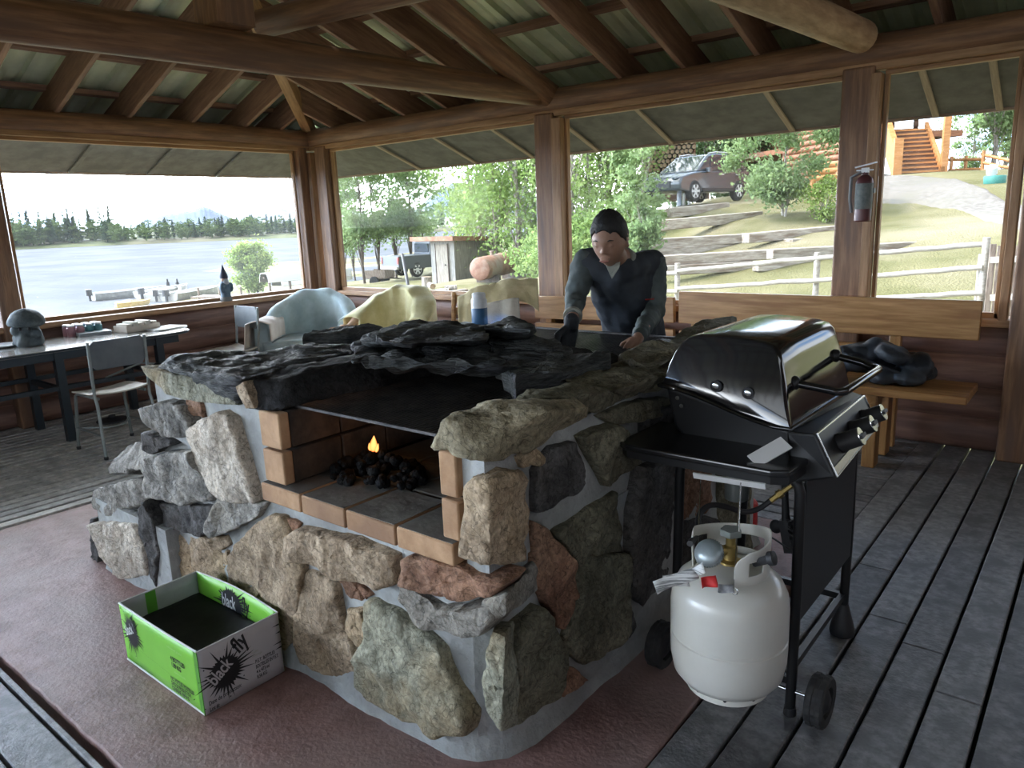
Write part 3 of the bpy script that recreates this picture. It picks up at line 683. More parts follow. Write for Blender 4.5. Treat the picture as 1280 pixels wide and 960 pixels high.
def orient(root, pf, pr):
    d = flat(pf-pr).normalized(); root.matrix_basis = Matrix.Translation((pf+pr)/2) @ Matrix.Rotation(math.atan2(d.y, d.x), 4, 'Z')
# SUV ------------------------------------------------
suv = thing('car', 'dark grey sport utility car parked in front of the log cabin', 'car')
profile_body(suv, 'body', [(-2.25,.42),(-2.32,.75),(-2.22,1.08),(1.0,1.06),(1.55,1.0),(2.15,.88),(2.32,.66),(2.28,.40),(1.85,.32),(-1.9,.32)], .94, M_CAR, .06, .07)
profile_body(suv, 'cabin', [(-2.22,1.02),(-2.05,1.42),(-1.75,1.66),(-.2,1.72),(.35,1.64),(1.22,1.04)], .86, M_CAR, .17, .06)
for s_ in (-1, 1):
    for pts in ([(-2.0,1.12),(-1.72,1.12),(-1.55,1.55),(-1.78,1.52)], [(-1.5,1.12),(-.55,1.11),(-.5,1.6),(-1.42,1.58)], [(-.47,1.11),(.42,1.10),(.20,1.56),(-.42,1.60)]):
        mb = MB(); vs = []
        for d in (.0, .012): vs += [(x, s_*(.865-.17*(z-1.02)/.7+.004+d), z) for x, z in pts]
        mb.add(vs, [(0,1,2,3),(7,6,5,4),(0,4,5,1),(1,5,6,2),(2,6,7,3),(3,7,4,0)]); mb.build('side_window', M_GLASSD, suv, smooth=None)
    mb = MB(); mb.rbox((.55,-.06,1.02),(.75,.12,1.17), .03, Matrix.Translation((0, s_*.97-.03, 0))); mb.build('wing_mirror', M_CAR, suv)
    for x in (-.35, -1.4): mb = MB(); mb.box((x, s_*.945-.015, .93), (x+.2, s_*.945+.015, .965)); mb.build('door_handle', M_RIM, suv)
    mb = MB(); mb.box((-1.05, s_*.94-.02, .34), (1.0, s_*.94+.02, .46)); mb.build('sill_trim', M_PLAST, suv)
    mb = MB(); mb.tube([(-1.9, s_*.62, 1.67), (-1.2, s_*.62, 1.75), (-.3, s_*.62, 1.76), (.2, s_*.62, 1.70)], .02, 8); mb.build('roof_rail', M_RIM, suv)
    mb = MB(); mb.ell((2.14, s_*.66, .80), (.14, .20, .08)); mb.build('headlamp', M_GLASSD, suv)
    for x in (1.43, -1.42): wheel(suv, (x, s_*.84, .36), .37, .23)
mb = MB(); mb.hexa([(1.12,-.66,1.10),(1.12,.66,1.10),(1.14,.66,1.10),(1.14,-.66,1.10)], [(.40,-.60,1.60),(.40,.60,1.60),(.42,.60,1.62),(.42,-.60,1.62)]); mb.build('windscreen', M_GLASSD, suv, smooth=None)
mb = MB(); mb.box((2.26, -.5, .50), (2.335, .5, .72)); mb.build('grille', M_PLAST, suv, smooth=None)
pf = dep(864, 252.5, 26.3); pr = dep(926, 250, 28.4); orient(suv, pf, pr)
side = (wm(suv).to_3x3() @ Vector((0, 1, 0))); sgn = 1 if side.dot(EYE-pf) > 0 else -1
suv.location += -side*sgn*.9; suv.location.z = (pf.z+pr.z)/2
# pickup ---------------------------------------------
trk = thing('pickup_truck', 'grey pickup truck parked behind the weathered shed', 'truck')
profile_body(trk, 'body', [(-2.7,.55),(-2.7,1.12),(-.75,1.12),(-.72,1.15),(1.1,1.15),(1.35,1.1),(2.5,1.0),(2.6,.6),(2.5,.45),(-2.55,.45)], .95, M_TRUCK, .03, .05)
profile_body(trk, 'cab', [(-.75,1.1),(-.68,1.75),(-.5,1.82),(.5,1.82),(1.2,1.12)], .86, M_TRUCK, .12, .06)
for s_ in (-1, 1):
    mb = MB(); vs = []
    for d in (0, .012): vs += [(x, s_*(.86-.12*(z-1.1)/.72+.004+d), z) for x, z in [(-.6,1.2),(.95,1.2),(.45,1.7),(-.55,1.7)]]
    mb.add(vs, [(0,1,2,3),(7,6,5,4),(0,4,5,1),(1,5,6,2),(2,6,7,3),(3,7,4,0)]); mb.build('side_window', M_GLASSD, trk, smooth=None)
    mb = MB(); mb.box((-2.72, s_*.86-.07, .72), (-2.64, s_*.86+.07, 1.06)); mb.build('tail_lamp', M_RED, trk, smooth=None)
    for x in (1.6, -1.6): wheel(trk, (x, s_*.82, .38), .39, .24)
mb = MB(); mb.box((-.765, -.7, 1.22), (-.735, .7, 1.68)); mb.build('rear_window', M_GLASSD, trk, smooth=None)
mb = MB(); mb.box((-2.82, -.85, .45), (-2.68, .85, .58)); mb.build('bumper', M_RIM, trk, smooth=None)
pr = gp(512, 39); pf = gp(566, 40.6); orient(trk, pf, pr); trk.location -= flat(fwd).normalized()*-.6
# little trailer behind it
M_OLDWOOD = mat('old_planks', (.16,.12,.095), (.30,.24,.19), 3, .8, .3, (8,8,1.5))
tl = thing('utility_trailer', 'small weathered box trailer left of the pickup truck', 'trailer', gp(471, 44), R(20))
for nm, a, b in (('bed', (-.7,-.6,.45), (.7,.6,.52)), ('side_board', (-.7,-.62,.5), (.7,-.58,.95)), ('side_board', (-.7,.58,.5), (.7,.62,.95)), ('front_board', (.66,-.6,.5), (.7,.6,.95))):
    P = wm(tl); mb = MB(); mb.box(a, b); mb.build(nm, M_OLDWOOD, tl, M=P, smooth=None)
mb = MB(); mb.tube([(.7,0,.45),(1.5,0,.4)], .04, 8); mb.build('tow_bar', M_PLAST, tl, M=wm(tl))
for s_ in (-1, 1):
    mb = MB(); mb.lathe([(.12,-.08),(.27,-.08),(.3,-.05),(.3,.05),(.27,.08),(.12,.08)], Matrix.Translation((0, s_*.68, .3)) @ Matrix.Rotation(PI/2, 4, 'X')); mb.build('wheel', M_TYRE, tl, M=wm(tl))
# shed -----------------------------------------------
M_SHED = mat('shed_boards', (.20,.19,.17), (.31,.30,.27), 2.5, .8, .3, (9,9,1.2))
M_SHED2= mat('shed_door', (.22,.195,.155), (.33,.29,.24), 2.5, .8, .3, (9,9,1.2))
M_ROOFB= mat('rusty_roof', (.22,.10,.06), (.36,.20,.12), 3, .7, .2)
c0 = gp(567, 30.5); c1 = gp(537.5, 31.3); u = flat(c1-c0).normalized(); v = Vector((u.y, -u.x, 0))
if v.dot(fwd) < 0: v = -v
c0.z = dep(567, 362, 30.5).z; Wd = flat(c1-c0).length*1.0; Ln = 3.0; Hh = dep(567, 301, 30.5).z-c0.z
shed = thing('shed', 'weathered grey outhouse shed with a brown sloping roof', 'shed', c0)
mb = MB(); b4 = [c0, c0+u*Wd, c0+u*Wd+v*Ln, c0+v*Ln]; hs = (Hh, Hh, Hh*.93, Hh*.93)
mb.hexa([p+Vector((0, 0, -.3)) for p in b4], [p+Vector((0, 0, h)) for p, h in zip(b4, hs)]); mb.build('wall', M_SHED, shed, smooth=None)
rf = [c0-u*.35-v*.45, c0+u*(Wd+.75)-v*.45, c0+u*(Wd+.75)+v*(Ln+.3), c0-u*.35+v*(Ln+.3)]
mb = MB(); mb.hexa([p+Vector((0, 0, h+.02)) for p, h in zip(rf, (Hh*1.0, Hh*1.0, Hh*.92, Hh*.92))], [p+Vector((0, 0, h+.2)) for p, h in zip(rf, (Hh*1.0, Hh*1.0, Hh*.92, Hh*.92))]); mb.build('roof', M_ROOFB, shed, smooth=None)
mb = MB(); q0 = c0+u*(Wd*.25)-v*.03; q1 = c0+u*(Wd*.74)-v*.03
mb.hexa([q0, q1, q1-v*.03, q0-v*.03], [p+Vector((0, 0, Hh*.93)) for p in (q0, q1, q1-v*.03, q0-v*.03)]); dr = mb.build('shed_door', M_SHED2, shed, smooth=None)
mb = MB(); hq = q0+u*.12-v*.06+Vector((0, 0, Hh*.5)); mb.ell(hq, .03, n=8, m=6); mb.build('handle', M_PLAST, dr)
for off in (.235, .755):
    mb = MB(); q = c0+u*(Wd*off)-v*.04; mb.hexa([q, q+u*.025, q+u*.025-v*.03, q-v*.03], [p+Vector((0, 0, Hh*.95)) for p in (q, q+u*.025, q+u*.025-v*.03, q-v*.03)]); mb.build('door_frame', M_DBARK, shed, smooth=None)
# rusty tank -----------------------------------------
M_RUSTY = mat('rusty_steel', (.19,.09,.06), (.33,.185,.125), 3, .7, .3, c3=(.26,.20,.16), s3=1.5)
p = gp(597, 25.5); p.z = dep(597, 352, 25.5).z; q = gp(650, 28.5); q.z = p.z+.1; ax = frame(p+Vector((0, 0, .40)), q+Vector((0, 0, .40))) @ Matrix.Rotation(PI/2, 4, 'Y')
tk = thing('fuel_tank', 'rusty cylindrical tank lying under the aspens', 'tank', p)
ln = (q-p).length; mb = MB(); mb.lathe([(.05,-.02),(.30,-.01),(.385,.03),(.40,.07),(.40,ln*.5),(.41,ln*.5+.01),(.41,ln*.5+.05),(.40,ln*.5+.06),(.40,ln-.07),(.385,ln-.03),(.05,ln+.02)], ax, 32); mb.build('shell', M_RUSTY, tk)
for t in (.2, .8): mb = MB(); c = p.lerp(q, t); mb.box((-.08,-.45,-.35), (.08,.45,.12), frame(c, c+(q-p))); mb.build('cradle', M_DBARK, tk, smooth=None)
mb = MB(); mb.lathe([(.06,0),(.06,.12),(.08,.12),(.08,.16),(.02,.17)], Matrix.Translation(p.lerp(q, .3)+Vector((0, 0, .78))), 14); mb.build('filler_cap', M_RUSTY, tk)
# stump, split wood, lumber heap, pole
M_CUT = mat('cut_wood', (.24,.165,.10), (.36,.265,.17), 6, .8, .2)
def logpiece(name, c, ax, ln, r_, label, cat, group=None, split=False):
    root = thing(name, label, cat, c, 0, group); M = frame(Vector(c), Vector(c)+Vector(ax)) @ Matrix.Rotation(PI/2, 4, 'Y'); mb = MB()
    mb.lathe([(r_*.98, 0), (r_*1.03, ln*.3), (r_*.97, ln*.7), (r_, ln)], M, 14); mb.build('bark', M_BARK, root)
    mb = MB(); mb.lathe([(r_*.9, -.004), (r_*.9, ln+.004)], M, 14); mb.build('cut_end', M_CUT, root); return root
p = gp(530, 27); p.z = dep(530, 361, 27).z; logpiece('tree_stump', p, (.02, .03, 1), .40, .19, 'upright grey chopping stump in front of the shed', 'stump')
for i, (px, py, a, ln) in enumerate(((545, 364, .3, .5), (553, 366, 1.2, .45), (561, 363, 2.0, .5), (541, 358, 2.6, .4), (570, 366, .1, .6), (556, 361, .7, .4))):
    p = dep(px, py, 24.5); logpiece('firewood_log', p, (math.cos(a), math.sin(a), .05), ln, .08+.02*(i % 2), 'split firewood log lying in the heap beside the shed', 'firewood', 'firewood heap by the shed')
for i in range(4):
    p = dep(583, 362+1.5*i, 22.5+.1*i); q = dep(553-2*i, 366+.5*i, 22.0); 
    lumber('plank', p, q, .18, .05, M_OLDWOOD, label='grey plank in the lumber heap before the rusty tank', cat='plank', group='lumber heap', structure=False)
a = dep(503, 318, 17); b = dep(514, 378, 16.2); mb = MB(); mb.tube([a, a.lerp(b, .5), b, b-Vector((0, 0, .5))], .035, 10); tag(mb.build('pole', M_PLAST), 'thin black pole leaning in front of the pickup truck', 'pole')
# boats ----------------------------------------------
M_ALU = mat('weathered_aluminium', (.30,.30,.285), (.42,.42,.40), 3, .5, 0, metal=.4)
M_YEL = mat('yellow_hull', (.62,.40,.09), (.70,.48,.14), 3, .5)
M_WHITE = mat('white_hull', (.62,.62,.61), None, rough=.5)
M_INSIDE = mat('boat_inside', (.50,.49,.46), None, rough=.7)
def boat(name, L_, B_, H_, m, label, motor=True, group=None, seats=3, cat='boat'):
    root = thing(name, label, cat, (0, 0, 0), 0, group); n = 14
    def sec(t, k, off=0.0):
        w_ = B_/2*(1-max(0, (t-.35)/.65)**2.4)*(1 if t > .05 else .97)-off; zb = .06+.22*max(0, (t-.7)/.3)**2+off; sh = H_*(1+.18*t*t)
        a = -1+2*k/8; y = w_*max(-1, min(1, 1.25*a)); z = zb if abs(a) < .55 else zb+(sh-zb)*((abs(a)-.55)/.45)
        return Vector((t*L_, y if abs(a) < .8 else math.copysign(w_, a), z-.12))
    for nm, off, mm in (('hull', 0, m), ('lining', .03, M_INSIDE)):
        mb = MB(); mb.add([sec(i/n, k, off) for i in range(n+1) for k in range(9)], [(i*9+k, i*9+9+k, i*9+10+k, i*9+k+1) for i in range(n) for k in range(8)]+[list(range(9))])
        o = mb.build(nm, mm, root, smooth=40)
    mb = MB()
    for s_ in (0, 8): mb.tube([sec(i/n, s_) for i in range(n+1)], .03, 6)
    mb.build('gunwale', m, root)
    for i in range(seats): t = .2+.26*i; w_ = abs(sec(t, 8).y); mb = MB(); mb.box((t*L_, -w_, .18), (t*L_+.25, w_, .22)); mb.build('seat', m, root, smooth=None)
    if motor:
        mb = MB(); mb.rbox((-.32,-.13,.32), (.02,.13,.68), .06); mb.box((-.2,-.05,-.3), (-.06,.05,.35)); mb.build('outboard_motor', M_PLAST, root, smooth=40)
    return root
b1 = boat('rowing_boat', 4.3, 1.4, .55, M_ALU, 'dull aluminium rowing boat moored farthest left on the lake')
def setboat(o, ps, pe, dz=0.0): p = onz(*ps, ZL); q = onz(*pe, ZL); d = q-p; o.matrix_basis = Matrix.Translation((p.x, p.y, ZL+dz)) @ Matrix.Rotation(math.atan2(d.y, d.x), 4, 'Z')
setboat(b1, (116, 376), (180, 370))
for (a, b, l) in (((180, 374), (222, 367), 'second aluminium rowing boat from the left on the lake'), ((197, 377), (242, 362), 'slim aluminium boat between two other moored boats'), ((211, 377), (256, 370), 'aluminium rowing boat nearest the shore bush')): setboat(dup(b1, label=l), a, b)
b2 = boat('rowing_boat', 3.0, 1.1, .42, M_YEL, 'small yellow boat at the grassy lake edge', motor=False, seats=4); setboat(b2, (176, 381), (140, 391))
b3 = boat('canoe', 5.2, .95, .5, M_WHITE, 'white canoe turned upside down on a rack by the willow bush', motor=False, seats=0, cat='canoe')
p = dep(330, 352, 37); q = dep(392, 348, 39); d = q-p; b3.matrix_basis = Matrix.Translation(p+Vector((0, 0, .35))) @ Matrix.Rotation(math.atan2(d.y, d.x), 4, 'Z') @ Matrix.Rotation(PI, 4, 'X')
b4 = dup(b3, label='second white canoe lying low behind the rack'); b4.matrix_basis = Matrix.Translation(p+Vector((0, 0, .0))+flat(fwd)*2.0) @ Matrix.Rotation(math.atan2(d.y, d.x)+.12, 4, 'Z') @ Matrix.Rotation(PI, 4, 'X')
rk = thing('boat_rack', 'grey wooden rack under the white canoe', 'rack', (p.x, p.y, p.z))
for t in (.1, .5, .85):
    c = p.lerp(q, t); mb = MB(); mb.box((c.x-.05, c.y-.05, gz(c.x, c.y)-.2), (c.x+.05, c.y+.05, c.z+.25)); mb.build('leg', M_OLDWOOD, rk, smooth=None)
mb = MB(); mb.beam(p+Vector((0, 0, .2)), q+Vector((0, 0, .2)), .12, .08); mb.build('rail', M_OLDWOOD, rk, smooth=None)
dk = thing('dock', 'low pale plank dock left of the willow bush', 'dock', onz(275, 372, ZL))
a, b = onz(246, 371, ZL+.25), onz(305, 370, ZL+.25); mb = MB(); mb.beam(a, b, 1.1, .1); mb.build('deck', M_OLDWOOD, dk, smooth=None)
for t in (.05, .5, .95): c = a.lerp(b, t); mb = MB(); mb.tube([c-Vector((0, 0, .8)), c+Vector((0, 0, .5))], .06, 8); mb.build('post', M_OLDWOOD, dk)
for i, px in enumerate((210, 222)):
    p = onz(px, 357, ZL); mb = MB(); mb.lathe([(.05,-.3),(.12,.0),(.14,.2),(.06,.32),(.07,.42),(.05,.5)], None, 12, p); tag(mb.build('mooring_buoy', M_PLAST), 'dark mooring buoy floating beyond the boats', 'buoy', 'mooring buoys')
# rail fence in the garden ---------------------------
M_PALE = mat('silvered_pole', (.28,.255,.215), (.42,.385,.33), 3, .75, .3, (2,9,9), rand=.06)
fence = thing('rail_fence', 'silvery round-rail fence across the lawn behind the bench', 'fence', gp(1022, 11))
def pole(root, name, a, b, r_, m=M_PALE): mb = MB(); k = 8; mb.tube([a.lerp(b, i/k)+Vector((0, 0, .02*noise.noise((i*.7, a.x, 3)))) for i in range(k+1)], [r_*(1+.12*noise.noise((i, b.x, 1))) for i in range(k+1)], 10); return mb.build(name, m, root)
FP = {847: (12.6, 328), 1022: (11.2, 315), 1227: (9.9, 317), 1234: (9.8, 296), 770: (13.4, 334), 1300: (9.3, 300)}
for px, (D, py) in FP.items():
    p = dep(px, py, D); r_ = .045 if px != 1227 else .035; pole(fence, 'post', Vector((p.x, p.y, gz(p.x, p.y)-.3)), p, r_)
for (x0, y0, x1, y1) in ((770, 345, 847, 341), (847, 339, 1022, 322), (1022, 322, 1232, 305), (770, 366, 847, 364), (847, 361, 1022, 350), (1022, 350, 1228, 334), (1022, 376, 1228, 366)):
    D0 = FP[x0][0]; D1 = FP.get(x1, (9.85, 0))[0]; pole(fence, 'rail', dep(x0, y0, D0), dep(x1, y1, D1), .036)
gate = thing('garden_gate', 'small grey plank gate at the end of the rail fence', 'gate', gp(1250, 9.7))
for i in range(5): px = 1242+9*i; p = dep(px, 305+(i % 2)*2, 9.7-.05*i); mb = MB(); mb.box((-.035, -.012, -.95), (.035, .012, 0), Matrix.Translation(p) @ Matrix.Rotation(R(20), 4, 'Z')); mb.build('picket', M_OLDWOOD, gate, smooth=None)
for py in (325, 372): mb = MB(); mb.beam(dep(1238, py, 9.75), dep(1290, py-2, 9.4), .03, .08); mb.build('cross_bar', M_PALE, gate, smooth=None)
# terrace timbers ------------------------------------
M_TIMB = mat('old_timber', (.24,.205,.165), (.42,.38,.32), 2.5, .8, .4, (1.2,8,8), c3=(.18,.135,.10), s3=1.2, rand=.12)
def timber(x0, y0, D0, x1, y1, D1, h, lbl, grp): a, b = dep(x0, y0, D0), dep(x1, y1, D1); lumber('terrace_timber', a, b, h*1.1, h, M_TIMB, label=lbl, cat='timber', group=grp, structure=False, bv=.02)
G1 = 'squared log in the low terrace wall nearest the rail fence'
for i, (x0, y0, x1, y1) in enumerate(((824, 326, 960, 318), (962, 318, 1142, 308), (830, 338, 940, 332), (944, 333, 1100, 323), (1100, 325, 1150, 325))): timber(x0, y0, 14.6, x1, y1, 15.6-.1*i, .20, G1, 'nearest terrace wall')
G2 = 'squared log in the second terrace wall up the slope'
for i, (x0, y0, x1, y1) in enumerate(((795, 306, 930, 298), (932, 298, 1055, 287), (800, 317, 920, 310), (985, 305, 1060, 300))): timber(x0, y0, 17.4, x1, y1, 18.8, .23, G2, 'second terrace wall')
timber(803, 284, 20.2, 949, 270, 22, .28, 'long dark timber edging the upper terrace', None); timber(836, 266, 24.0, 908, 259, 25.0, .30, 'upper timber just below the parked car', None)
timber(985, 282, 20.5, 1052, 277, 21, .22, 'short timber at the foot of the young aspen', None)
# log cabin ------------------------------------------
M_ORANGE = mat('orange_stain', (.36,.155,.05), (.47,.235,.09), 2.5, .5, .15, (1.5,1.5,9), rand=.06)
M_CABIN = mat('cabin_logs', (.22,.085,.04), (.32,.14,.065), 2, .6, .2, (1.5,1.5,9))
M_CABD = mat('cabin_dark_logs', (.10,.055,.035), (.17,.10,.065), 2, .6, .2, (1.5,1.5,9))
Sa, Sb = dep(1116, 217, 25.6), dep(1181, 213, 25.2); uS = flat(Sb-Sa).normalized(); nS = Vector((uS.y, -uS.x, 0)); nS = nS if nS.dot(EYE-Sa) > 0 else -nS
zg = Sa.z-.1; zd = dep(1150, 163, 27.6).z
cb = thing('log_cabin', 'orange log cabin with broad outside stairs up the slope', 'cabin', Sa)
Wst = flat(Sb-Sa).length; ns = 11
def qd(o, s_, z): return Vector((Sa.x, Sa.y, 0))+uS*s_-nS*o+Vector((0, 0, z))
TOP = Vector((Sa.x, Sa.y, 0))-nS*2.35; uW = (TOP-flat(dep(850, 200, 43))).normalized(); nW = Vector((uW.y, -uW.x, 0)); nW = nW if nW.dot(EYE-Sa) > 0 else -nW
def qw(o, s_, z): return TOP+uW*s_-nW*(o-2.35)+Vector((0, 0, z))
def wbx(name, s0, s1, o0, o1, z0, z1, m, parent=cb):
    mb = MB(); mb.hexa([qw(o0,s0,z0), qw(o0,s1,z0), qw(o1,s1,z0), qw(o1,s0,z0)], [qw(o0,s0,z1), qw(o0,s1,z1), qw(o1,s1,z1), qw(o1,s0,z1)]); return mb.build(name, m, parent, smooth=None)
def cbx(name, s0, s1, o0, o1, z0, z1, m, parent=cb):
    mb = MB(); mb.hexa([qd(o0,s0,z0), qd(o0,s1,z0), qd(o1,s1,z0), qd(o1,s0,z0)], [qd(o0,s0,z1), qd(o0,s1,z1), qd(o1,s1,z1), qd(o1,s0,z1)]); return mb.build(name, m, parent, smooth=None)
RUN = 2.3
for i in range(ns):
    z = zg+(zd-zg)*(i+1)/ns; o = RUN*i/ns; cbx('stair_tread', .22, Wst-.14, o-.03, o+.26, z-.06, z, M_ORANGE)
    cbx('stair_riser', .22, Wst-.14, o+.0, o+.02, z-(zd-zg)/ns, z-.06, M_CABD)
def stringer(s0, s1, extra):
    mb = MB(); mb.hexa([qd(-.1,s0,zg-.2), qd(-.1,s1,zg-.2), qd(RUN+.1,s1,zd-.35), qd(RUN+.1,s0,zd-.35)], [qd(-.1,s0,zg+.25+extra), qd(-.1,s1,zg+.25+extra), qd(RUN+.1,s1,zd+.25+extra), qd(RUN+.1,s0,zd+.25+extra)]); return mb.build('stair_side', M_ORANGE, cb, smooth=None)
stringer(.02, .20, .55); stringer(Wst-.14, Wst-.02, .0)
cbx('newel_post', -.05, .22, -.25, -.0, zg-.2, zg+1.25, M_ORANGE); cbx('porch_post', Wst-.14, Wst+.06, -.1, .12, zg-.2, zd+2.6, M_ORANGE)
cbx('porch_deck', .0, Wst+.1, RUN, RUN+3.5, zd-.22, zd, M_CABIN); wbx('porch_deck', -18, .2, RUN, RUN+3.5, zd-.22, zd, M_CABIN)
def logpanel(name, s0, s1, o, z0, z1, m, dia=.24, qd=qd):
    mb = MB(); n = max(1, int((z1-z0)/dia)); h = (z1-z0)/n
    for i in range(n): mb.tube([qd(o, s0, z0+h*(i+.5)), qd(o, s1, z0+h*(i+.5))], h*.53, 10)
    return mb.build(name, m, cb, smooth=60)
logpanel('log_wall', -6.0, .0, RUN+.05, zg-.6, zd+2.6, M_CABIN, qd=qw)
logpanel('log_wall', -18, -6, RUN+2.4, zd, zd+2.8, M_CABIN, qd=qw)
logpanel('porch_wall', .2, .95, RUN+2.4, zd, zd+2.6, M_CABD); logpanel('porch_wall', 1.65, Wst+.2, RUN+2.4, zd, zd+2.6, M_CABD); logpanel('porch_wall', .95, 1.65, RUN+2.4, zd, zd+.25, M_CABD)
wbx('roof', -18.5, 0, RUN-.5, RUN+7, zd+2.6, zd+2.8, M_ROOFB); cbx('roof', -1, Wst+.9, RUN-.9, RUN+9, zd+2.6, zd+2.8, M_ROOFB)
for s_ in (-17.5, -13.5, -9.8, -6.2): wbx('porch_post', s_, s_+.22, RUN+.05, RUN+.27, zg-1.0, zd+2.6, M_CABD)
wbx('back_wall', -18, -6.0, RUN+3.2, RUN+3.3, zg-1, zd, M_CABD)
# log bench by the cabin
p = gp(1008, 24.5); q = gp(1048, 24.0); p.z = dep(1008, 219, 24.5).z; q.z = dep(1048, 215, 24).z
bn = thing('log_bench', 'orange log bench against the cabin behind the bush', 'bench', p)
for dz in (-.14, .06, .24): mb = MB(); mb.tube([p+Vector((0, 0, dz)), q+Vector((0, 0, dz))], .10, 10); mb.build('log_rail', M_ORANGE, bn)
for t in (.12, .88): mb = MB(); c = p.lerp(q, t); mb.tube([c+Vector((0, 0, -.9)), c+Vector((0, 0, .3))], .09, 8); mb.build('leg', M_ORANGE, bn)
# firewood rack behind the car
rr_ = random.Random(15); wp0 = dep(808, 238, 33.5); wp1 = dep(868, 232, 33.0); uw = flat(wp1-wp0).normalized(); zb = wp0.z; Lw = flat(wp1-wp0).length; zt = dep(840, 170, 33.2).z
rack = thing('wood_shelter', 'dark open shelter holding the stacked firewood', 'shelter', wp0)
for t in (0, .5, 1): c = wp0.lerp(wp1, t)+flat(fwd)*.25; mb = MB(); mb.box((c.x-.07, c.y-.07, zb-.4), (c.x+.07, c.y+.07, zt+.6)); mb.build('post', M_CABD, rack, smooth=None)
mb = MB(); mb.beam(wp0+Vector((0, 0, zt-zb+.4)), wp1+Vector((0, 0, zt-zb+.4)), .3, .25); mb.build('beam', M_CABIN, rack, smooth=None)
mb = MB(); mb.beam(wp0+flat(fwd)*.7+Vector((0, 0, 1)), wp1+flat(fwd)*.7+Vector((0, 0, 1)), .05, 3.2); mb.build('back_panel', M_CABD, rack, smooth=None)
base = None; nx = int(Lw/.2); nzr = int((zt-zb)/.19)
for i in range(nx):
    for j in range(nzr):
        c = wp0+uw*(.1+.2*i+.1*(j % 2)+.07*rr_.random())+Vector((0, 0, .1+.185*j+.03*rr_.random()))
        if base is None: base = logpiece('firewood_log', c, flat(fwd).normalized(), .4, .09, 'round log end in the firewood stack behind the car', 'firewood', 'firewood stack behind the car'); continue
        o = dup(base); o.matrix_basis = Matrix.Translation(c)
# snow shovel and skis by the car
sh = thing('snow_shovel', 'grey snow shovel leaning by the front of the car', 'shovel', gp(851, 27))
a, b = dep(849, 213, 27.2), dep(849, 236, 27.0); mb = MB(); mb.tube([a, b], .025, 8); mb.build('shaft', M_WHITE, sh)
mb = MB(); c = dep(849, 246, 27.0); mb.rbox((-.25,-.03,-.32), (.25,.03,.32), .02, Matrix.Translation(c) @ Matrix.Rotation(R(-50), 4, 'Z')); mb.build('blade', mat('grey_blade', (.30,.35,.42), None, rough=.5), sh)
for i, (px, py) in enumerate(((857, 209), (864, 207))): a = dep(px, py, 29.6); b = dep(px-2, 228, 29.4); mb = MB(); mb.tube([a, b, b-Vector((0, 0, 1.0))], .055, 8); tag(mb.build('marker_post', M_WHITE), 'white marker post standing behind the car bonnet', 'post', 'white posts behind the car')
# planter and right fence
pt = thing('planter', 'low green round planter by the driveway', 'planter', gp(1243, 20)); c = dep(1243, 229, 20); mb = MB(); mb.lathe([(.22,-.1),(.26,0),(.27,.17),(.25,.2),(.2,.2),(.19,.12)], None, 20, c); mb.build('tub', mat('green_tub', (.04,.19,.16), None, rough=.5), pt)
mb = MB(); c = dep(1240, 213, 20); mb.lathe([(.05,-.13),(.13,-.1),(.14,.1),(.08,.14)], Matrix.Translation(c) @ Matrix.Rotation(R(25), 4, 'X'), 16); tag(mb.build('bucket', M_WHITE), 'white bucket tipped on the green planter', 'bucket')
rf2 = thing('rail_fence', 'orange log rail fence right of the cabin stairs', 'fence', gp(1230, 25))
for (x0, y0, x1, y1, D) in ((1228, 193, 1275, 204, 24.5), (1228, 203, 1275, 213, 24.5), (1228, 213, 1275, 224, 24.5), (1186, 200, 1228, 199, 27), (1186, 213, 1228, 211, 27)): pole(rf2, 'rail', dep(x0, y0, D+1.2), dep(x1, y1, D), .055, M_ORANGE)
for px, py, D in ((1230, 188, 25.6), (1265, 195, 25), (1190, 195, 28), (1208, 195, 28)): p = dep(px, py, D); pole(rf2, 'post', Vector((p.x, p.y, p.z-1.3)), p, .06, M_ORANGE)
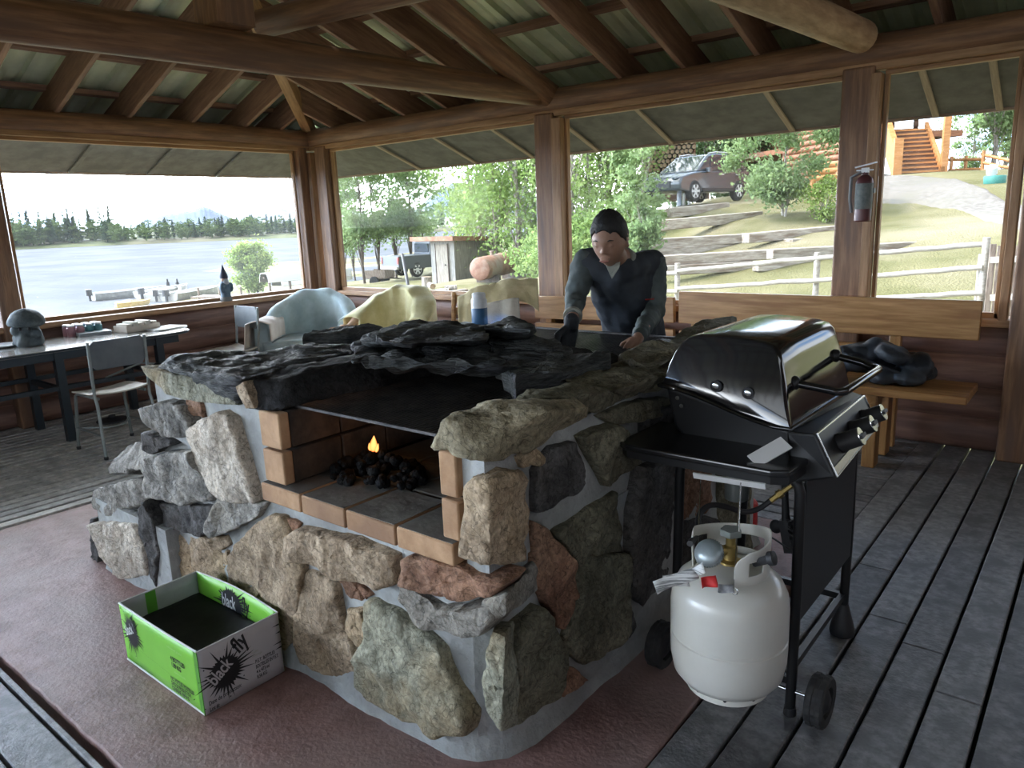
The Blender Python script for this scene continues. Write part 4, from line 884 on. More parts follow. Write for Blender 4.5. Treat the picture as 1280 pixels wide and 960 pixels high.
# ------------------------------------------------------------ stone fireplace
def smat(name, a, b, c, bump=.9, sc=7, spk=.45):
    m = mat(name, a, b, sc, .88, bump, c3=c, s3=2.2, rand=.10, bscale=20, spec=.2, bdist=.03, lo=.33, hi=.68, spk=spk, spks=60)
    nt = m.node_tree; N = nt.nodes; L = nt.links; bs = N['Principled BSDF']           # cleft, chipped faces
    old = bs.inputs['Normal'].links[0].from_node; vec = old.inputs['Height'].links[0].from_node.inputs['Vector'].links[0].from_socket
    rg = N.new('ShaderNodeTexNoise'); rg.noise_type = 'RIDGED_MULTIFRACTAL'; rg.inputs['Scale'].default_value = 9; rg.inputs['Detail'].default_value = 6; L.new(vec, rg.inputs['Vector'])
    b2 = N.new('ShaderNodeBump'); b2.inputs['Strength'].default_value = .55; b2.inputs['Distance'].default_value = .02; L.new(rg.outputs['Fac'], b2.inputs['Height']); L.new(old.outputs['Normal'], b2.inputs['Normal']); L.new(b2.outputs['Normal'], bs.inputs['Normal'])
    vo = N.new('ShaderNodeTexVoronoi'); vo.feature = 'DISTANCE_TO_EDGE'; vo.inputs['Scale'].default_value = 7
    dn = N.new('ShaderNodeTexNoise'); dn.inputs['Scale'].default_value = 8; L.new(vec, dn.inputs['Vector']); av = N.new('ShaderNodeVectorMath'); av.operation = 'ADD'; L.new(vec, av.inputs[0]); L.new(dn.outputs['Color'], av.inputs[1]); L.new(av.outputs[0], vo.inputs['Vector'])
    mr = N.new('ShaderNodeMapRange'); mr.inputs['From Max'].default_value = .035; mr.inputs['To Min'].default_value = .45; L.new(vo.outputs['Distance'], mr.inputs['Value'])
    src = bs.inputs['Base Color'].links[0].from_socket; sc_ = N.new('ShaderNodeVectorMath'); sc_.operation = 'SCALE'; L.new(src, sc_.inputs[0]); L.new(mr.outputs['Result'], sc_.inputs['Scale']); L.new(sc_.outputs['Vector'], bs.inputs['Base Color'])
    return m
S_TAN  = smat('stone_tan', (.22,.16,.105), (.46,.36,.25), (.36,.27,.17))
S_PALE = smat('stone_pale', (.30,.26,.21), (.60,.54,.45), (.40,.33,.25))
S_GREY = smat('stone_grey', (.12,.115,.105), (.36,.34,.30), (.22,.20,.165))
S_GREEN= smat('stone_greenish', (.15,.15,.115), (.36,.35,.26), (.30,.22,.12))
S_RED  = smat('stone_rusty', (.17,.085,.055), (.36,.21,.135), (.24,.15,.10))
S_DARK = smat('stone_dark', (.045,.043,.042), (.13,.125,.12), (.08,.07,.062))
S_SLAB = mat('slab_stone', (.028,.030,.030), (.105,.11,.105), 5, .72, 1.0, (1, 1, 6), c3=(.05,.05,.055), s3=2, rand=.08, bscale=16, spec=.22, bdist=.03, spk=.45, spks=40)
S_SOOT = smat('sooty_stone', (.008,.008,.009), (.035,.034,.033), (.018,.017,.016), .7)
S_OLIVE= smat('stone_olive', (.085,.08,.055), (.20,.185,.13), (.13,.115,.08))
S_CAP  = smat('stone_ochre', (.125,.105,.066), (.33,.285,.19), (.20,.15,.095))
M_MORT = mat('mortar', (.25,.258,.25), (.40,.415,.405), 5, .9, .9, c3=(.21,.212,.207), s3=3, bscale=40)
M_BRICK= mat('fire_brick', (.31,.18,.095), (.44,.275,.155), 9, .85, .35, c3=(.26,.15,.085), s3=4, rand=.12, bscale=60)
M_HEARTH=mat('ashy_brick', (.075,.07,.062), (.15,.145,.13), 9, .9, .4, c3=(.10,.09,.08), s3=4, rand=.12)
M_SOOTB= mat('sooty_brick', (.02,.017,.014), (.075,.052,.038), 7, .9, .4, rand=.15)
FY = 1.42; FX = -1.26
fp = thing('fireplace', 'large rubble stone fireplace with an open barbecue pit, on the red pad', 'fireplace', (-2.2, 2.4, 0))
def resample(P, n):
    P = [Vector(p) for p in P]; L_ = [(P[(i+1) % len(P)]-P[i]).length for i in range(len(P))]; T = sum(L_); out_ = []; i = 0; acc = 0
    for k in range(n):
        t = T*k/n
        while acc+L_[i] < t: acc += L_[i]; i += 1
        out_.append(P[i].lerp(P[(i+1) % len(P)], (t-acc)/max(L_[i], 1e-6)))
    return out_
def stone(P, nrm, out_=.03, deep=.07, m=S_GREY, rough=.016, seed=None, name='stone', label=None, parent=None, n=72, dome=.08):
    """a stone from its outline P (3D points on a face), standing out along nrm"""
    sd = rnd.random()*50 if seed is None else seed; nrm = Vector(nrm).normalized()
    P = resample(P, n); c = sum(P, Vector())/n
    for i in range(n): P[i] = P[i]*.88+(P[i-1]+P[(i+1) % n])*.06
    size = max((p-c).length for p in P); sr = random.Random(int(sd*1000)); ux = nrm.orthogonal().normalized(); uy = nrm.cross(ux)
    tx, ty = sr.uniform(-.10, .10), sr.uniform(-.10, .10)
    rings = [(.98, -deep), (1.03, -deep*.35), (1.035, out_*.15), (1.03, out_*.65), (1.01, out_*.92), (.965, out_*1.0), (.88, out_*(1+dome*.2)), (.78, out_*(1+dome*.4)), (.67, out_*(1+dome*.6)), (.55, out_*(1+dome*.8)), (.43, out_*(1+dome*.9)), (.30, out_*(1+dome)), (.17, out_*(1+dome)), (.07, out_*(1+dome))]
    vs = []; m_ = len(rings)
    for s_, h in rings:
        for p in P:
            q = c+(p-c)*s_
            k = 1 if h > 0 else .3
            f = noise.fractal(q*8+Vector((sd, 0, 0)), 1.0, 2.0, 5)
            g = noise.noise(q*3.1+Vector((0, sd, 0)))
            wq = q+Vector((noise.noise(q*5), noise.noise(q*5+Vector((9, 0, 0))), noise.noise(q*5+Vector((0, 9, 0)))))*.05
            step = noise.cell(wq*9+Vector((sd, 3, 0)))
            ridge = abs(noise.noise(wq*7+Vector((0, 0, sd))))
            dd = q-c; lim = max(out_, .02)*.5; tl = max(-lim, min(lim, tx*dd.dot(ux)+ty*dd.dot(uy)))
            q = q+nrm*(h+k*(rough*1.3*f+out_*.22*g-rough*.9*ridge+rough*.45*step+tl))+(p-c).normalized()*(rough*.8*noise.noise(q*16+Vector((sd, sd, 0))))
            vs.append(q)
    vs.append(c+nrm*(out_*(1+dome)+rough*noise.noise(c*6)))
    fs = [(i*n+k, i*n+(k+1) % n, (i+1)*n+(k+1) % n, (i+1)*n+k) for i in range(m_-1) for k in range(n)]
    fs += [((m_-1)*n+k, (m_-1)*n+(k+1) % n, m_*n) for k in range(n)] + [list(range(n-1, -1, -1))]
    mb = MB(); mb.add(vs, fs); o = mb.build(name, m, parent or fp, smooth=60)
    if label: o['label'] = label
    return o
def F(pts, y=FY): return [ony(p[0], p[1], y) for p in pts]
def Q(pts, x=FX): return [onx(p[0], p[1], x) for p in pts]
def Zp(pts, z): return [onz(p[0], p[1], z) for p in pts]
def rock(points, m, seed=None, rough=.02, vox=.016, name='stone', label=None, shrink=0.0, rnd_=.5):
    """irregular block: hull of the given points, roughened"""
    sd = rnd.random()*50 if seed is None else seed
    bm = bmesh.new(); [bm.verts.new(p) for p in points]
    r_ = bmesh.ops.convex_hull(bm, input=bm.verts); bmesh.ops.delete(bm, geom=[g for g in r_['geom_interior'] if isinstance(g, bmesh.types.BMVert)], context='VERTS')
    bmesh.ops.triangulate(bm, faces=bm.faces)
    for _ in range(5):
        es = [e for e in bm.edges if e.calc_length() > vox*2.0]
        if not es: break
        bmesh.ops.subdivide_edges(bm, edges=es, cuts=1, use_grid_fill=False); bmesh.ops.triangulate(bm, faces=[f for f in bm.faces if len(f.verts) > 3])
    for _ in range(1): bmesh.ops.smooth_vert(bm, verts=bm.verts, factor=rnd_, use_axis_x=True, use_axis_y=True, use_axis_z=True)
    bm.normal_update()
    for v in bm.verts:
        q = v.co; f = noise.fractal(q*7+Vector((sd, 0, 0)), 1.0, 2.0, 4); g = noise.noise(q*4+Vector((0, sd, 0)))
        st = noise.cell(q*9+Vector((sd, 0, 0))+Vector((noise.noise(q*6), noise.noise(q*6+Vector((5, 0, 0))), 0))*.6)
        v.co = q+v.normal*(rough*(1.2*f+.7*g+.45*st-.6*abs(noise.noise(q*8+Vector((0, 0, sd)))))+rough*.5*noise.noise(Vector((q.x*4, q.y*4, q.z*38+sd))))
    vs = [v.co.copy() for v in bm.verts]; bm.verts.index_update(); fs = [[v.index for v in f.verts] for f in bm.faces]; bm.free()
    mb = MB(); mb.add(vs, fs); o = mb.build(name, m, fp, smooth=50)
    if label: o['label'] = label
    return o
# mortared core: plinth, cheeks, back mass, base skirt
core = MB(); NF = FY-.004
def cbox(a, b): core.box(a, b)
HX0, HX1, HY1 = -2.155, -1.405, 2.32          # firebox opening in front
core.prism([(-3.08, NF), (-1.43, NF), (-1.36, NF+.02), (-1.305, NF+.07), (-1.275, NF+.15), (FX-.005, NF+.3), (FX+.008, 2.4), (FX+.008, 3.34), (-3.08, 3.34)], 0, .655)
cbox((-3.08, NF, .64), (-2.29, 3.34, 1.00))
cbox((-1.345, NF, .64), (FX-.004, 3.34, .985))
cbox((-2.30, 2.34, .64), (-1.33, 2.60, .99))
cbox((-2.9, 3.25, .64), (-1.30, 3.34, .97))
core_o = core.build('mortar_core', M_MORT, fp, smooth=None)
mb = MB()      # low wing at the left
mb.box((-3.74, 1.355, 0), (-3.05, 2.1, .36)); mb.build('mortar_core', M_MORT, fp, smooth=None)
def skirt():
    path = [(-3.78, 2.2), (-3.77, 1.45), (-3.70, 1.37), (-3.1, 1.40), (-2.0, FY), (-1.43, FY), (-1.37, FY+.025), (-1.32, FY+.08), (-1.29, FY+.17), (-1.28, 2.1), (-1.27, 3.36)]
    P = []
    for i in range(len(path)-1):
        a, b = Vector(path[i]+(0,)), Vector(path[i+1]+(0,)); k = max(1, int((b-a).length/.05))
        for j in range(k): P.append(a.lerp(b, j/k))
    P.append(Vector(path[-1]+(0,))); prof = [(-.06, .16), (.0, .12), (.012, .085), (.03, .04), (.045, .0), (-.06, 0)]
    vs = []; n = len(prof)
    for i, p in enumerate(P):
        t = (P[min(i+1, len(P)-1)]-P[max(i-1, 0)]).normalized(); nr = Vector((t.y, -t.x, 0))
        wv = .016*noise.noise(p*4)+.008*noise.noise(p*17)
        for o_, z in prof: vs.append(p+nr*(o_+wv*(o_ > 0))+Vector((0, 0, max(0, z*(1+.5*noise.noise(p*3+Vector((0, 0, 4))))))))
    mb = MB(); mb.add(vs, [(i*n+k, i*n+(k+1) % n, (i+1)*n+(k+1) % n, (i+1)*n+k) for i in range(len(P)-1) for k in range(n)])
    mb.build('mortar_skirt', M_MORT, fp, smooth=60)
skirt()
# ---- front face stones (outlines)
NRM = (0, -1, 0)
front = [
 ([(189,508),(214,499),(238,505),(246,522),(248,543),(214,544),(200,531),(191,519)], S_GREY, .05, 1.40),
 ([(238,499),(251,501),(258,522),(246,518)], S_RED, .02, 1.41),
 ([(249,534),(262,522),(289,513),(301,521),(317,572),(330,618),(330,624),(318,626),(281,617),(262,590),(254,560)], S_PALE, .06, FY),
 ([(187,538),(197,540),(222,554),(197,566),(189,560)], S_DARK, .03, 1.40),
 ([(191,570),(222,562),(254,561),(262,584),(278,612),(279,620),(273,624),(242,625),(214,619),(191,618)], S_GREY, .06, FY),
 ([(126,651),(175,653),(183,671),(189,701),(189,716),(169,721),(153,716),(139,685)], S_PALE, .05, 1.37),
 ([(178,634),(190,624),(196,642),(204,690),(200,732),(191,714),(186,674)], S_DARK, .03, 1.37),
 ([(116,647),(125,647),(126,679),(129,705),(119,706),(116,675)], S_DARK, .03, 1.37),
 ([(197,626),(226,630),(277,630),(279,641),(275,661),(258,667),(230,661),(210,651)], S_DARK, .035, FY),
 ([(280,616),(303,624),(341,625),(330,643),(303,659),(277,667),(275,657),(279,641)], S_GREY, .05, FY),
 ([(197,665),(254,672),(269,685),(288,687),(286,706),(282,752),(240,758),(208,740),(200,702)], S_TAN, .02, FY),
 ([(256,670),(287,668),(291,679),(283,685),(269,681)], S_TAN, .02, FY),
 ([(289,695),(327,653),(345,645),(360,645),(371,665),(371,689),(386,697),(385,746),(384,790),(350,815),(300,800),(287,740)], S_TAN, .028, FY),
 ([(362,645),(380,653),(373,664)], S_RED, .02, FY),
 ([(373,665),(385,656),(454,670),(490,685),(501,690),(502,724),(488,730),(462,722),(437,714),(389,695),(373,689)], S_TAN, .06, FY),
 ([(517,692),(527,690),(570,698),(600,713),(638,724),(628,736),(595,747),(570,744),(540,736),(515,723)], S_RED, .05, FY),
 ([(508,728),(529,733),(545,746),(560,754),(604,754),(630,745),(632,766),(612,785),(580,788),(545,783),(530,775),(504,745)], S_GREY, .05, FY),
 ([(431,720),(454,726),(470,742),(458,751),(444,746)], S_RED, .03, FY),
 ([(438,757),(462,759),(465,795),(455,806),(443,797),(437,775)], S_TAN, .03, FY),
 ([(386,715),(400,713),(427,732),(434,770),(440,795),(452,822),(452,842),(438,847),(385,824),(382,783)], S_TAN, .035, FY),
 ([(467,750),(474,747),(506,763),(535,783),(560,806),(575,853),(593,891),(589,910),(560,910),(500,882),(455,852),(454,823),(466,795)], S_GREEN, .05, FY),
]
for P, m, o_, y in front: stone(F(P, y), NRM, o_, .08, m)
# low wing cap stones
rock(F([(113,614),(141,604),(191,600),(191,618),(177,629),(132,645),(116,634)], 1.36)+[Vector((-3.78,1.72,.36)),Vector((-3.10,1.75,.50)),Vector((-3.78,1.7,.24)),Vector((-3.06,1.75,.26))], S_GREY, rough=.012)
rock([onx(132,584,-3.7),onx(159,556,-3.62),onx(186,549,-3.3),onx(189,585,-3.15),onx(134,594,-3.72),Vector((-3.1,2.2,.62)),Vector((-3.7,2.3,.3)),Vector((-3.1,1.7,.52))], S_GREY, rough=.012)
rock([Vector((-3.18,1.62,.44)),Vector((-3.06,1.62,.44)),Vector((-3.06,1.62,.6)),Vector((-3.2,1.7,.57)),Vector((-3.06,2,.6)),Vector((-3.2,2,.42))], S_DARK, rough=.012)
# corner and jamb stones wrapping both faces
rock(F([(574,607),(590,601),(612,600),(613,712),(574,694)], FY-.045)+Q([(661,588),(665,639),(661,703),(640,712)], FX+.045)+[Vector((-1.36,1.62,.72)),Vector((-1.36,1.62,.93))], S_TAN, rough=.014)
rock(F([(536,560),(539,544),(551,522),(597,578),(600,560)], 1.33)+Q([(640,570),(672,553),(688,530),(688,515)], -1.18)+[onz(562,512,1.115),onz(610,501,1.12),onz(690,512,1.12),Vector((-1.42,1.5,1.02)),Vector((-1.40,1.85,1.02)),Vector((-1.2,1.86,1.02))], S_CAP, rough=.018, name='capstone')
rock(F([(608,754),(632,745),(632,772),(600,788)], FY-.05)+Q([(659,725),(667,738),(659,756)], FX+.05)+[Vector((-1.40,1.5,.5)),Vector((-1.3,1.75,.5)),Vector((-1.3,1.72,.6))], S_GREY, rough=.012)
rock(F([(615,788),(632,795),(626,916),(608,891),(603,860),(610,825)], FY-.05)+[Vector((FX+.05,1.44,.17)),Vector((FX+.05,1.44,.44)),Vector((-1.32,1.5,.15)),Vector((-1.32,1.5,.45)),Vector((-1.245,1.5,.48)),Vector((-1.245,1.5,.13))], S_GREEN, rough=.012)
right = [
 ([(640,790),(668,757),(700,809),(694,841),(688,867),(647,902),(638,905)], S_OLIVE, .035),
 ([(645,571),(663,555),(674,573),(666,582),(648,585)], S_TAN, .03),
 ([(663,588),(685,556),(711,553),(722,587),(717,610),(680,637),(666,637)], S_DARK, .03),
 ([(719,545),(759,529),(775,542),(796,578),(752,605),(740,586)], S_OLIVE, .045),
 ([(663,652),(680,661),(711,702),(711,742),(694,782),(688,777),(666,727)], S_RED, .03),
 ([(744,519),(780,503),(822,496),(838,503),(812,518),(764,531)], S_OLIVE, .035),
 ([(690,663),(767,614),(772,686),(718,705)], S_OLIVE, .025),
 ([(716,698),(773,690),(776,785),(724,828),(702,806),(707,756)], S_OLIVE, .04),
 ([(703,827),(717,833),(728,847),(700,869)], S_RED, .02),
 ([(777,751),(793,777),(782,794),(772,788)], S_DARK, .02),
 ([(792,586),(828,572),(835,718),(802,758),(781,740),(779,640)], S_DARK, .04),
 ([(798,520),(838,500),(850,562),(802,577)], S_DARK, .04),
 ([(838,575),(880,560),(885,640),(842,650)], S_RED, .03),
 ([(842,655),(886,645),(890,735),(846,748)], S_DARK, .03),
 ([(892,560),(930,548),(935,700),(896,725)], S_OLIVE, .03),
]
for P, m, o_ in right: stone(Q(P), (1, 0, 0), o_, .07, m)
# ---- cap stones and slabs along the top
def slab(P, z, t, m, rough=.016, label=None, name='capstone', seed=None):
    T = Zp(P, z); T2 = [p+Vector((0, 0, -t)) for p in T]; c = sum(T2, Vector())/len(T2)
    return stone(T, (0, 0, 1), .03, t, m, rough, name=name, label=label, dome=.2, n=60, seed=seed)
rock(Zp([(642,499),(657,485),(682,480),(714,478),(738,491)], 1.10)+Q([(741,514),(717,530)], -1.20)+Zp([(645,500),(700,512)], 1.04)+[Vector((-1.55,2.0,1.0)),Vector((-1.5,2.35,1.0)),Vector((-1.24,2.2,1.0))], S_OLIVE, rough=.016, name='capstone')
rock(Zp([(701,475),(725,466),(762,460),(815,464),(822,471)], 1.08)+Q([(820,491),(779,496),(752,493)], -1.205)+[Vector((-1.6,2.35,1.0)),Vector((-1.5,2.9,1.0)),Vector((-1.24,2.75,.99))], S_OLIVE, rough=.016, name='capstone')
rock(Zp([(776,442),(807,431),(841,424),(872,421),(866,434)], 1.085)+Q([(815,462),(850,456),(872,448)], -1.215)+Zp([(768,455)], 1.03)+[Vector((-1.6,2.85,1.0)),Vector((-1.26,3.3,1.0))], S_OLIVE, rough=.016, name='capstone')
slab([(840,424),(880,405),(920,405),(900,440),(850,452)], 1.04, .10, S_OLIVE)
slab([(628,461),(644,452),(700,449),(732,449),(760,452),(762,458),(725,466),(699,477),(657,484),(644,490),(640,467)], 1.075, .09, S_SLAB)
slab([(613,434),(640,432),(665,433),(712,441),(711,448),(641,451),(618,446)], 1.09, .08, S_SLAB)
# left end cap with its pale broken end, inner sooty cap, mid and back slabs
rock(F([(183,456),(250,472),(277,480),(297,507),(252,502),(214,492),(193,469)], 1.40)+Zp([(222,443),(300,437),(420,429),(430,442),(380,452),(330,462),(303,474)], 1.10)+[Vector((-3.0,2.3,1.0)),Vector((-2.5,2.3,1.0))], S_SLAB, rough=.014, name='capstone')
stone(F([(184,457),(250,473),(277,481),(296,506),(252,501),(214,491),(194,469)], 1.395), NRM, .022, .05, S_GREEN, rough=.008, label='pale broken end of the left capstone')
rock(F([(299,482),(311,475),(320,511),(309,511)], 1.39)+[Vector((-2.16,1.42,1.0)),Vector((-2.36,1.42,1.09)),Vector((-2.20,1.45,1.10)),Vector((-2.36,2.4,1.12)),Vector((-2.08,2.4,1.11)),Vector((-2.08,2.4,.99)),Vector((-2.30,2.4,.99))], S_SOOT, rough=.012, name='capstone')
stone(F([(299,482),(311,476),(319,510),(309,511)], 1.385), NRM, .015, .03, S_TAN, rough=.006, label='ochre end of the sooty inner capstone')
rock(Zp([(440,432),(496,431),(571,429),(604,431),(620,443),(623,457),(590,457),(527,450),(484,448),(440,452)], 1.12)+[Vector((-2.75,2.36,.97)),Vector((-1.75,2.28,.97)),Vector((-1.70,2.55,.97)),Vector((-2.9,2.9,.97))], S_SLAB, rough=.022, name='capstone', label='dark slab bridging the back of the fire pit')
rock([Vector((-2.24,2.27,.985)),Vector((-1.42,2.26,.985)),Vector((-1.42,2.45,.985)),Vector((-2.24,2.45,.985)),Vector((-2.2,2.30,1.11)),Vector((-1.7,2.28,1.08)),Vector((-1.45,2.30,1.04)),Vector((-2.2,2.5,1.12)),Vector((-1.5,2.5,1.06))], S_SOOT, rough=.014, name='capstone')
rock(Zp([(456,421),(487,408),(510,401),(585,402),(612,405),(610,425),(560,426),(496,430)], 1.19)+Zp([(452,432),(604,432),(600,420),(480,420)], 1.08), S_SLAB, rough=.018, name='capstone', label='raised flat slab at the back of the fireplace')
rock(Zp([(602,408),(639,398),(656,401),(664,412)], 1.20)+Zp([(604,430),(660,429),(668,414),(610,412)], 1.07), S_SLAB, rough=.016, name='capstone', label='blunt raised slab in the smoke')
slab([(380,430),(440,425),(480,412),(450,410),(400,418)], 1.05, .08, S_SLAB)
# ---- fire bricks
def brick(a, b, m=M_BRICK, lbl=None):
    mb = MB(); a = Vector(a); b = Vector(b); c = (a+b)/2
    mb.box(a-c, b-c); o = mb.build('fire_brick', m, fp, M=Matrix.Translation(c)); bev(o, .006, 2)
    return o
x = -2.30; ws = [.235, .235, .235, .24]
for w_ in ws:                               # front hearth row
    brick((x+.004, FY-.045, .655), (x+w_-.004, FY+.19, .722)); x += w_
for i in range(4):                          # hearth floor rows behind
    for j in range(3): brick((-2.17+.19*i+.004, FY+.20+.235*j+.004, .655), (-2.17+.19*(i+1)-.004, FY+.20+.235*(j+1)-.004, .722), M_HEARTH)
mb = MB(); x = -2.30
for w_ in ws: mb.box((x+.010, FY-.040, .7205), (x+w_-.010, FY+.184, .7235)); x += w_
o = mb.build('ash_film', M_HEARTH, fp); o['label'] = 'grey ash over the front hearth bricks'
for z0, z1 in ((.728, .846), (.856, .985)):
    brick((-2.285, FY-.03, z0), (-2.165, FY+.012, z1)); brick((-1.41, FY-.03, z0), (-1.345, FY+.012, z1))
    for k in range(4):
        brick((-2.285, FY+.015+.215*k, z0), (-2.167, FY+.225+.215*k, z1), M_SOOTB); brick((-1.408, FY+.015+.215*k, z0), (-1.35, FY+.225+.215*k, z1), M_SOOTB)
    for k in range(4): brick((-2.165+.19*k, HY1-.02, z0), (-1.98+.19*k, HY1+.05, z1), M_SOOTB)
# ---- grates
M_IRON = mat('blackened_iron', (.05,.05,.05), (.11,.10,.095), 14, .4, .2, metal=.6)
def grate(x0, x1, y0, y1, z, step, lbl):
    mb = MB(); n = int((x1-x0)/step)
    for i in range(n+1): mb.box((x0+i*step-.0028, y0, z), (x0+i*step+.0028, y1, z+.004))
    for j in range(int((y1-y0)/.06)+1): mb.box((x0, y0+.06*j-.002, z-.004), (x1, y0+.06*j+.002, z))
    for a, b in (((x0, y0-.004, z-.004), (x1, y0+.004, z+.005)), ((x0, y1-.006, z-.012), (x1, y1+.006, z+.012)), ((x0-.006, y0, z-.005), (x0+.006, y1, z+.012)), ((x1-.006, y0, z-.012), (x1+.006, y1, z+.012))): mb.box(a, b)
    o = mb.build('cooking_grate', M_IRON, None, smooth=None); return tag(o, lbl, 'grate')
grate(-2.215, -1.375, FY+.05, 2.28, .996, .017, 'black iron cooking grate over the burning coals')
grate(-2.62, -1.36, 2.72, 3.24, 1.006, .017, 'black cooking grate under the gloved hand of the man')
# ---- coals and flame
M_COAL = mat('charcoal', (.003,.003,.0035), (.009,.009,.009), 20, .7, .6, rand=.3, spec=.15)
M_EMBER= mat('ember', (.02,.01,.008), None, emit=((1,.18,.03), 6.0))
r = random.Random(5); base = []
for v_ in range(4):
    bm = bmesh.new(); bmesh.ops.create_icosphere(bm, subdivisions=2, radius=.026)
    for v in bm.verts: v.co = v.co*(1+.45*noise.noise(v.co*30+Vector((v_*7, 0, 0))))
    me = bpy.data.meshes.new('charcoal'); bm.to_mesh(me); bm.free(); me.materials.append(M_COAL); base.append(me)
cc = onz(470, 588, .74)
for i in range(92):
    t = r.uniform(0, 2*PI); q = math.sqrt(r.random()); lx = q*math.cos(t)*.22; ly = q*math.sin(t)*.15
    hgt = .724+.012+max(0, (1-q)*.085)*r.random()
    o = bpy.data.objects.new('charcoal', base[i % 4]); COL.objects.link(o); s_ = r.uniform(.45, .85)
    xx, yy = min(max(cc.x+lx, -2.12), -1.46), cc.y+ly*.9
    o.matrix_basis = Matrix.Translation((xx, yy, hgt)) @ Euler((r.uniform(0, 6), r.uniform(0, 6), 0)).to_matrix().to_4x4() @ Matrix.Scale(s_, 4)
    tag(o, 'black charcoal lump in the heap under the grate', 'charcoal', 'charcoal heap in the fire pit')
ft = onplane(466, 560, Vector((cc.x, cc.y, .8)), Vector((0.63, -.77, 0)))
M_FLAME = bpy.data.materials.new('flame'); M_FLAME.use_nodes = True
nt = M_FLAME.node_tree; N = nt.nodes; L = nt.links; N.clear()
ou = N.new('ShaderNodeOutputMaterial'); em = N.new('ShaderNodeEmission'); tr = N.new('ShaderNodeBsdfTransparent'); mx = N.new('ShaderNodeMixShader'); lw = N.new('ShaderNodeLayerWeight'); lw.inputs['Blend'].default_value = .35
rp = N.new('ShaderNodeValToRGB'); rp.color_ramp.elements[0].color = (1, .48, .14, 1); rp.color_ramp.elements[1].color = (1, .16, .02, 1); rp.color_ramp.elements[1].position = .8
L.new(lw.outputs['Facing'], rp.inputs['Fac']); L.new(rp.outputs['Color'], em.inputs['Color']); em.inputs['Strength'].default_value = 1.1
L.new(lw.outputs['Facing'], mx.inputs[0]); L.new(em.outputs[0], mx.inputs[1]); L.new(tr.outputs[0], mx.inputs[2]); L.new(mx.outputs[0], ou.inputs['Surface'])
mb = MB()
for dx, hh, rr, lean in ((0, .060, .014, .012), (.016, .034, .007, .016), (-.014, .028, .007, -.004)):
    P = [Vector((ft.x+dx+lean*t, ft.y, ft.z-.012+hh*t)) for t in (0, .2, .45, .7, .9, 1)]
    mb.tube(P, [rr*k for k in (.45, .95, 1, .62, .25, .02)], 12)
tag(mb.build('flame', M_FLAME, None, smooth=180), 'small orange flame above the charcoal under the grate', 'flame')
ld = bpy.data.lights.new('flame_light', 'POINT'); ld.energy = .10; ld.color = (1, .45, .15); ld.shadow_soft_size = .03
lo_ = bpy.data.objects.new('flame_light', ld); COL.objects.link(lo_); lo_.location = (ft.x, ft.y, ft.z+.06)

# smoke drifting off the raised slab
ms_ = bpy.data.materials.new('smoke'); ms_.use_nodes = True; nt = ms_.node_tree; N = nt.nodes; L = nt.links; N.clear()
ou = N.new('ShaderNodeOutputMaterial'); pv = N.new('ShaderNodeVolumePrincipled'); pv.inputs['Color'].default_value = (.22, .48, 1, 1); pv.inputs['Anisotropy'].default_value = .2
tcn = N.new('ShaderNodeTexCoord'); gd = N.new('ShaderNodeTexGradient'); gd.gradient_type = 'SPHERICAL'; nz = N.new('ShaderNodeTexNoise'); nz.inputs['Scale'].default_value = 2.2; nz.inputs['Detail'].default_value = 3
L.new(tcn.outputs['Object'], gd.inputs['Vector']); L.new(tcn.outputs['Object'], nz.inputs['Vector'])
rp = N.new('ShaderNodeValToRGB'); rp.color_ramp.elements[0].position = .42; rp.color_ramp.elements[1].position = .62; L.new(nz.outputs['Fac'], rp.inputs['Fac'])
m1 = N.new('ShaderNodeMath'); m1.operation = 'MULTIPLY'; L.new(gd.outputs['Fac'], m1.inputs[0]); L.new(rp.outputs['Color'], m1.inputs[1])
m2 = N.new('ShaderNodeMath'); m2.operation = 'MULTIPLY'; m2.inputs[1].default_value = 34.0; L.new(m1.outputs[0], m2.inputs[0]); L.new(m2.outputs[0], pv.inputs['Density']); L.new(pv.outputs[0], ou.inputs['Volume'])
sc_ = dep(634, 417, 3.38); mb = MB(); mb.ell((0, 0, 0), 1.0, n=20, m=12); o = mb.build('smoke', ms_, None, M=Matrix.Translation(sc_) @ Matrix.Rotation(R(25), 4, 'Y') @ Matrix.Diagonal((.15, .10, .085, 1)))
tag(o, 'thin blue wisp of smoke over the blunt end of the raised slab', 'smoke', kind='stuff')
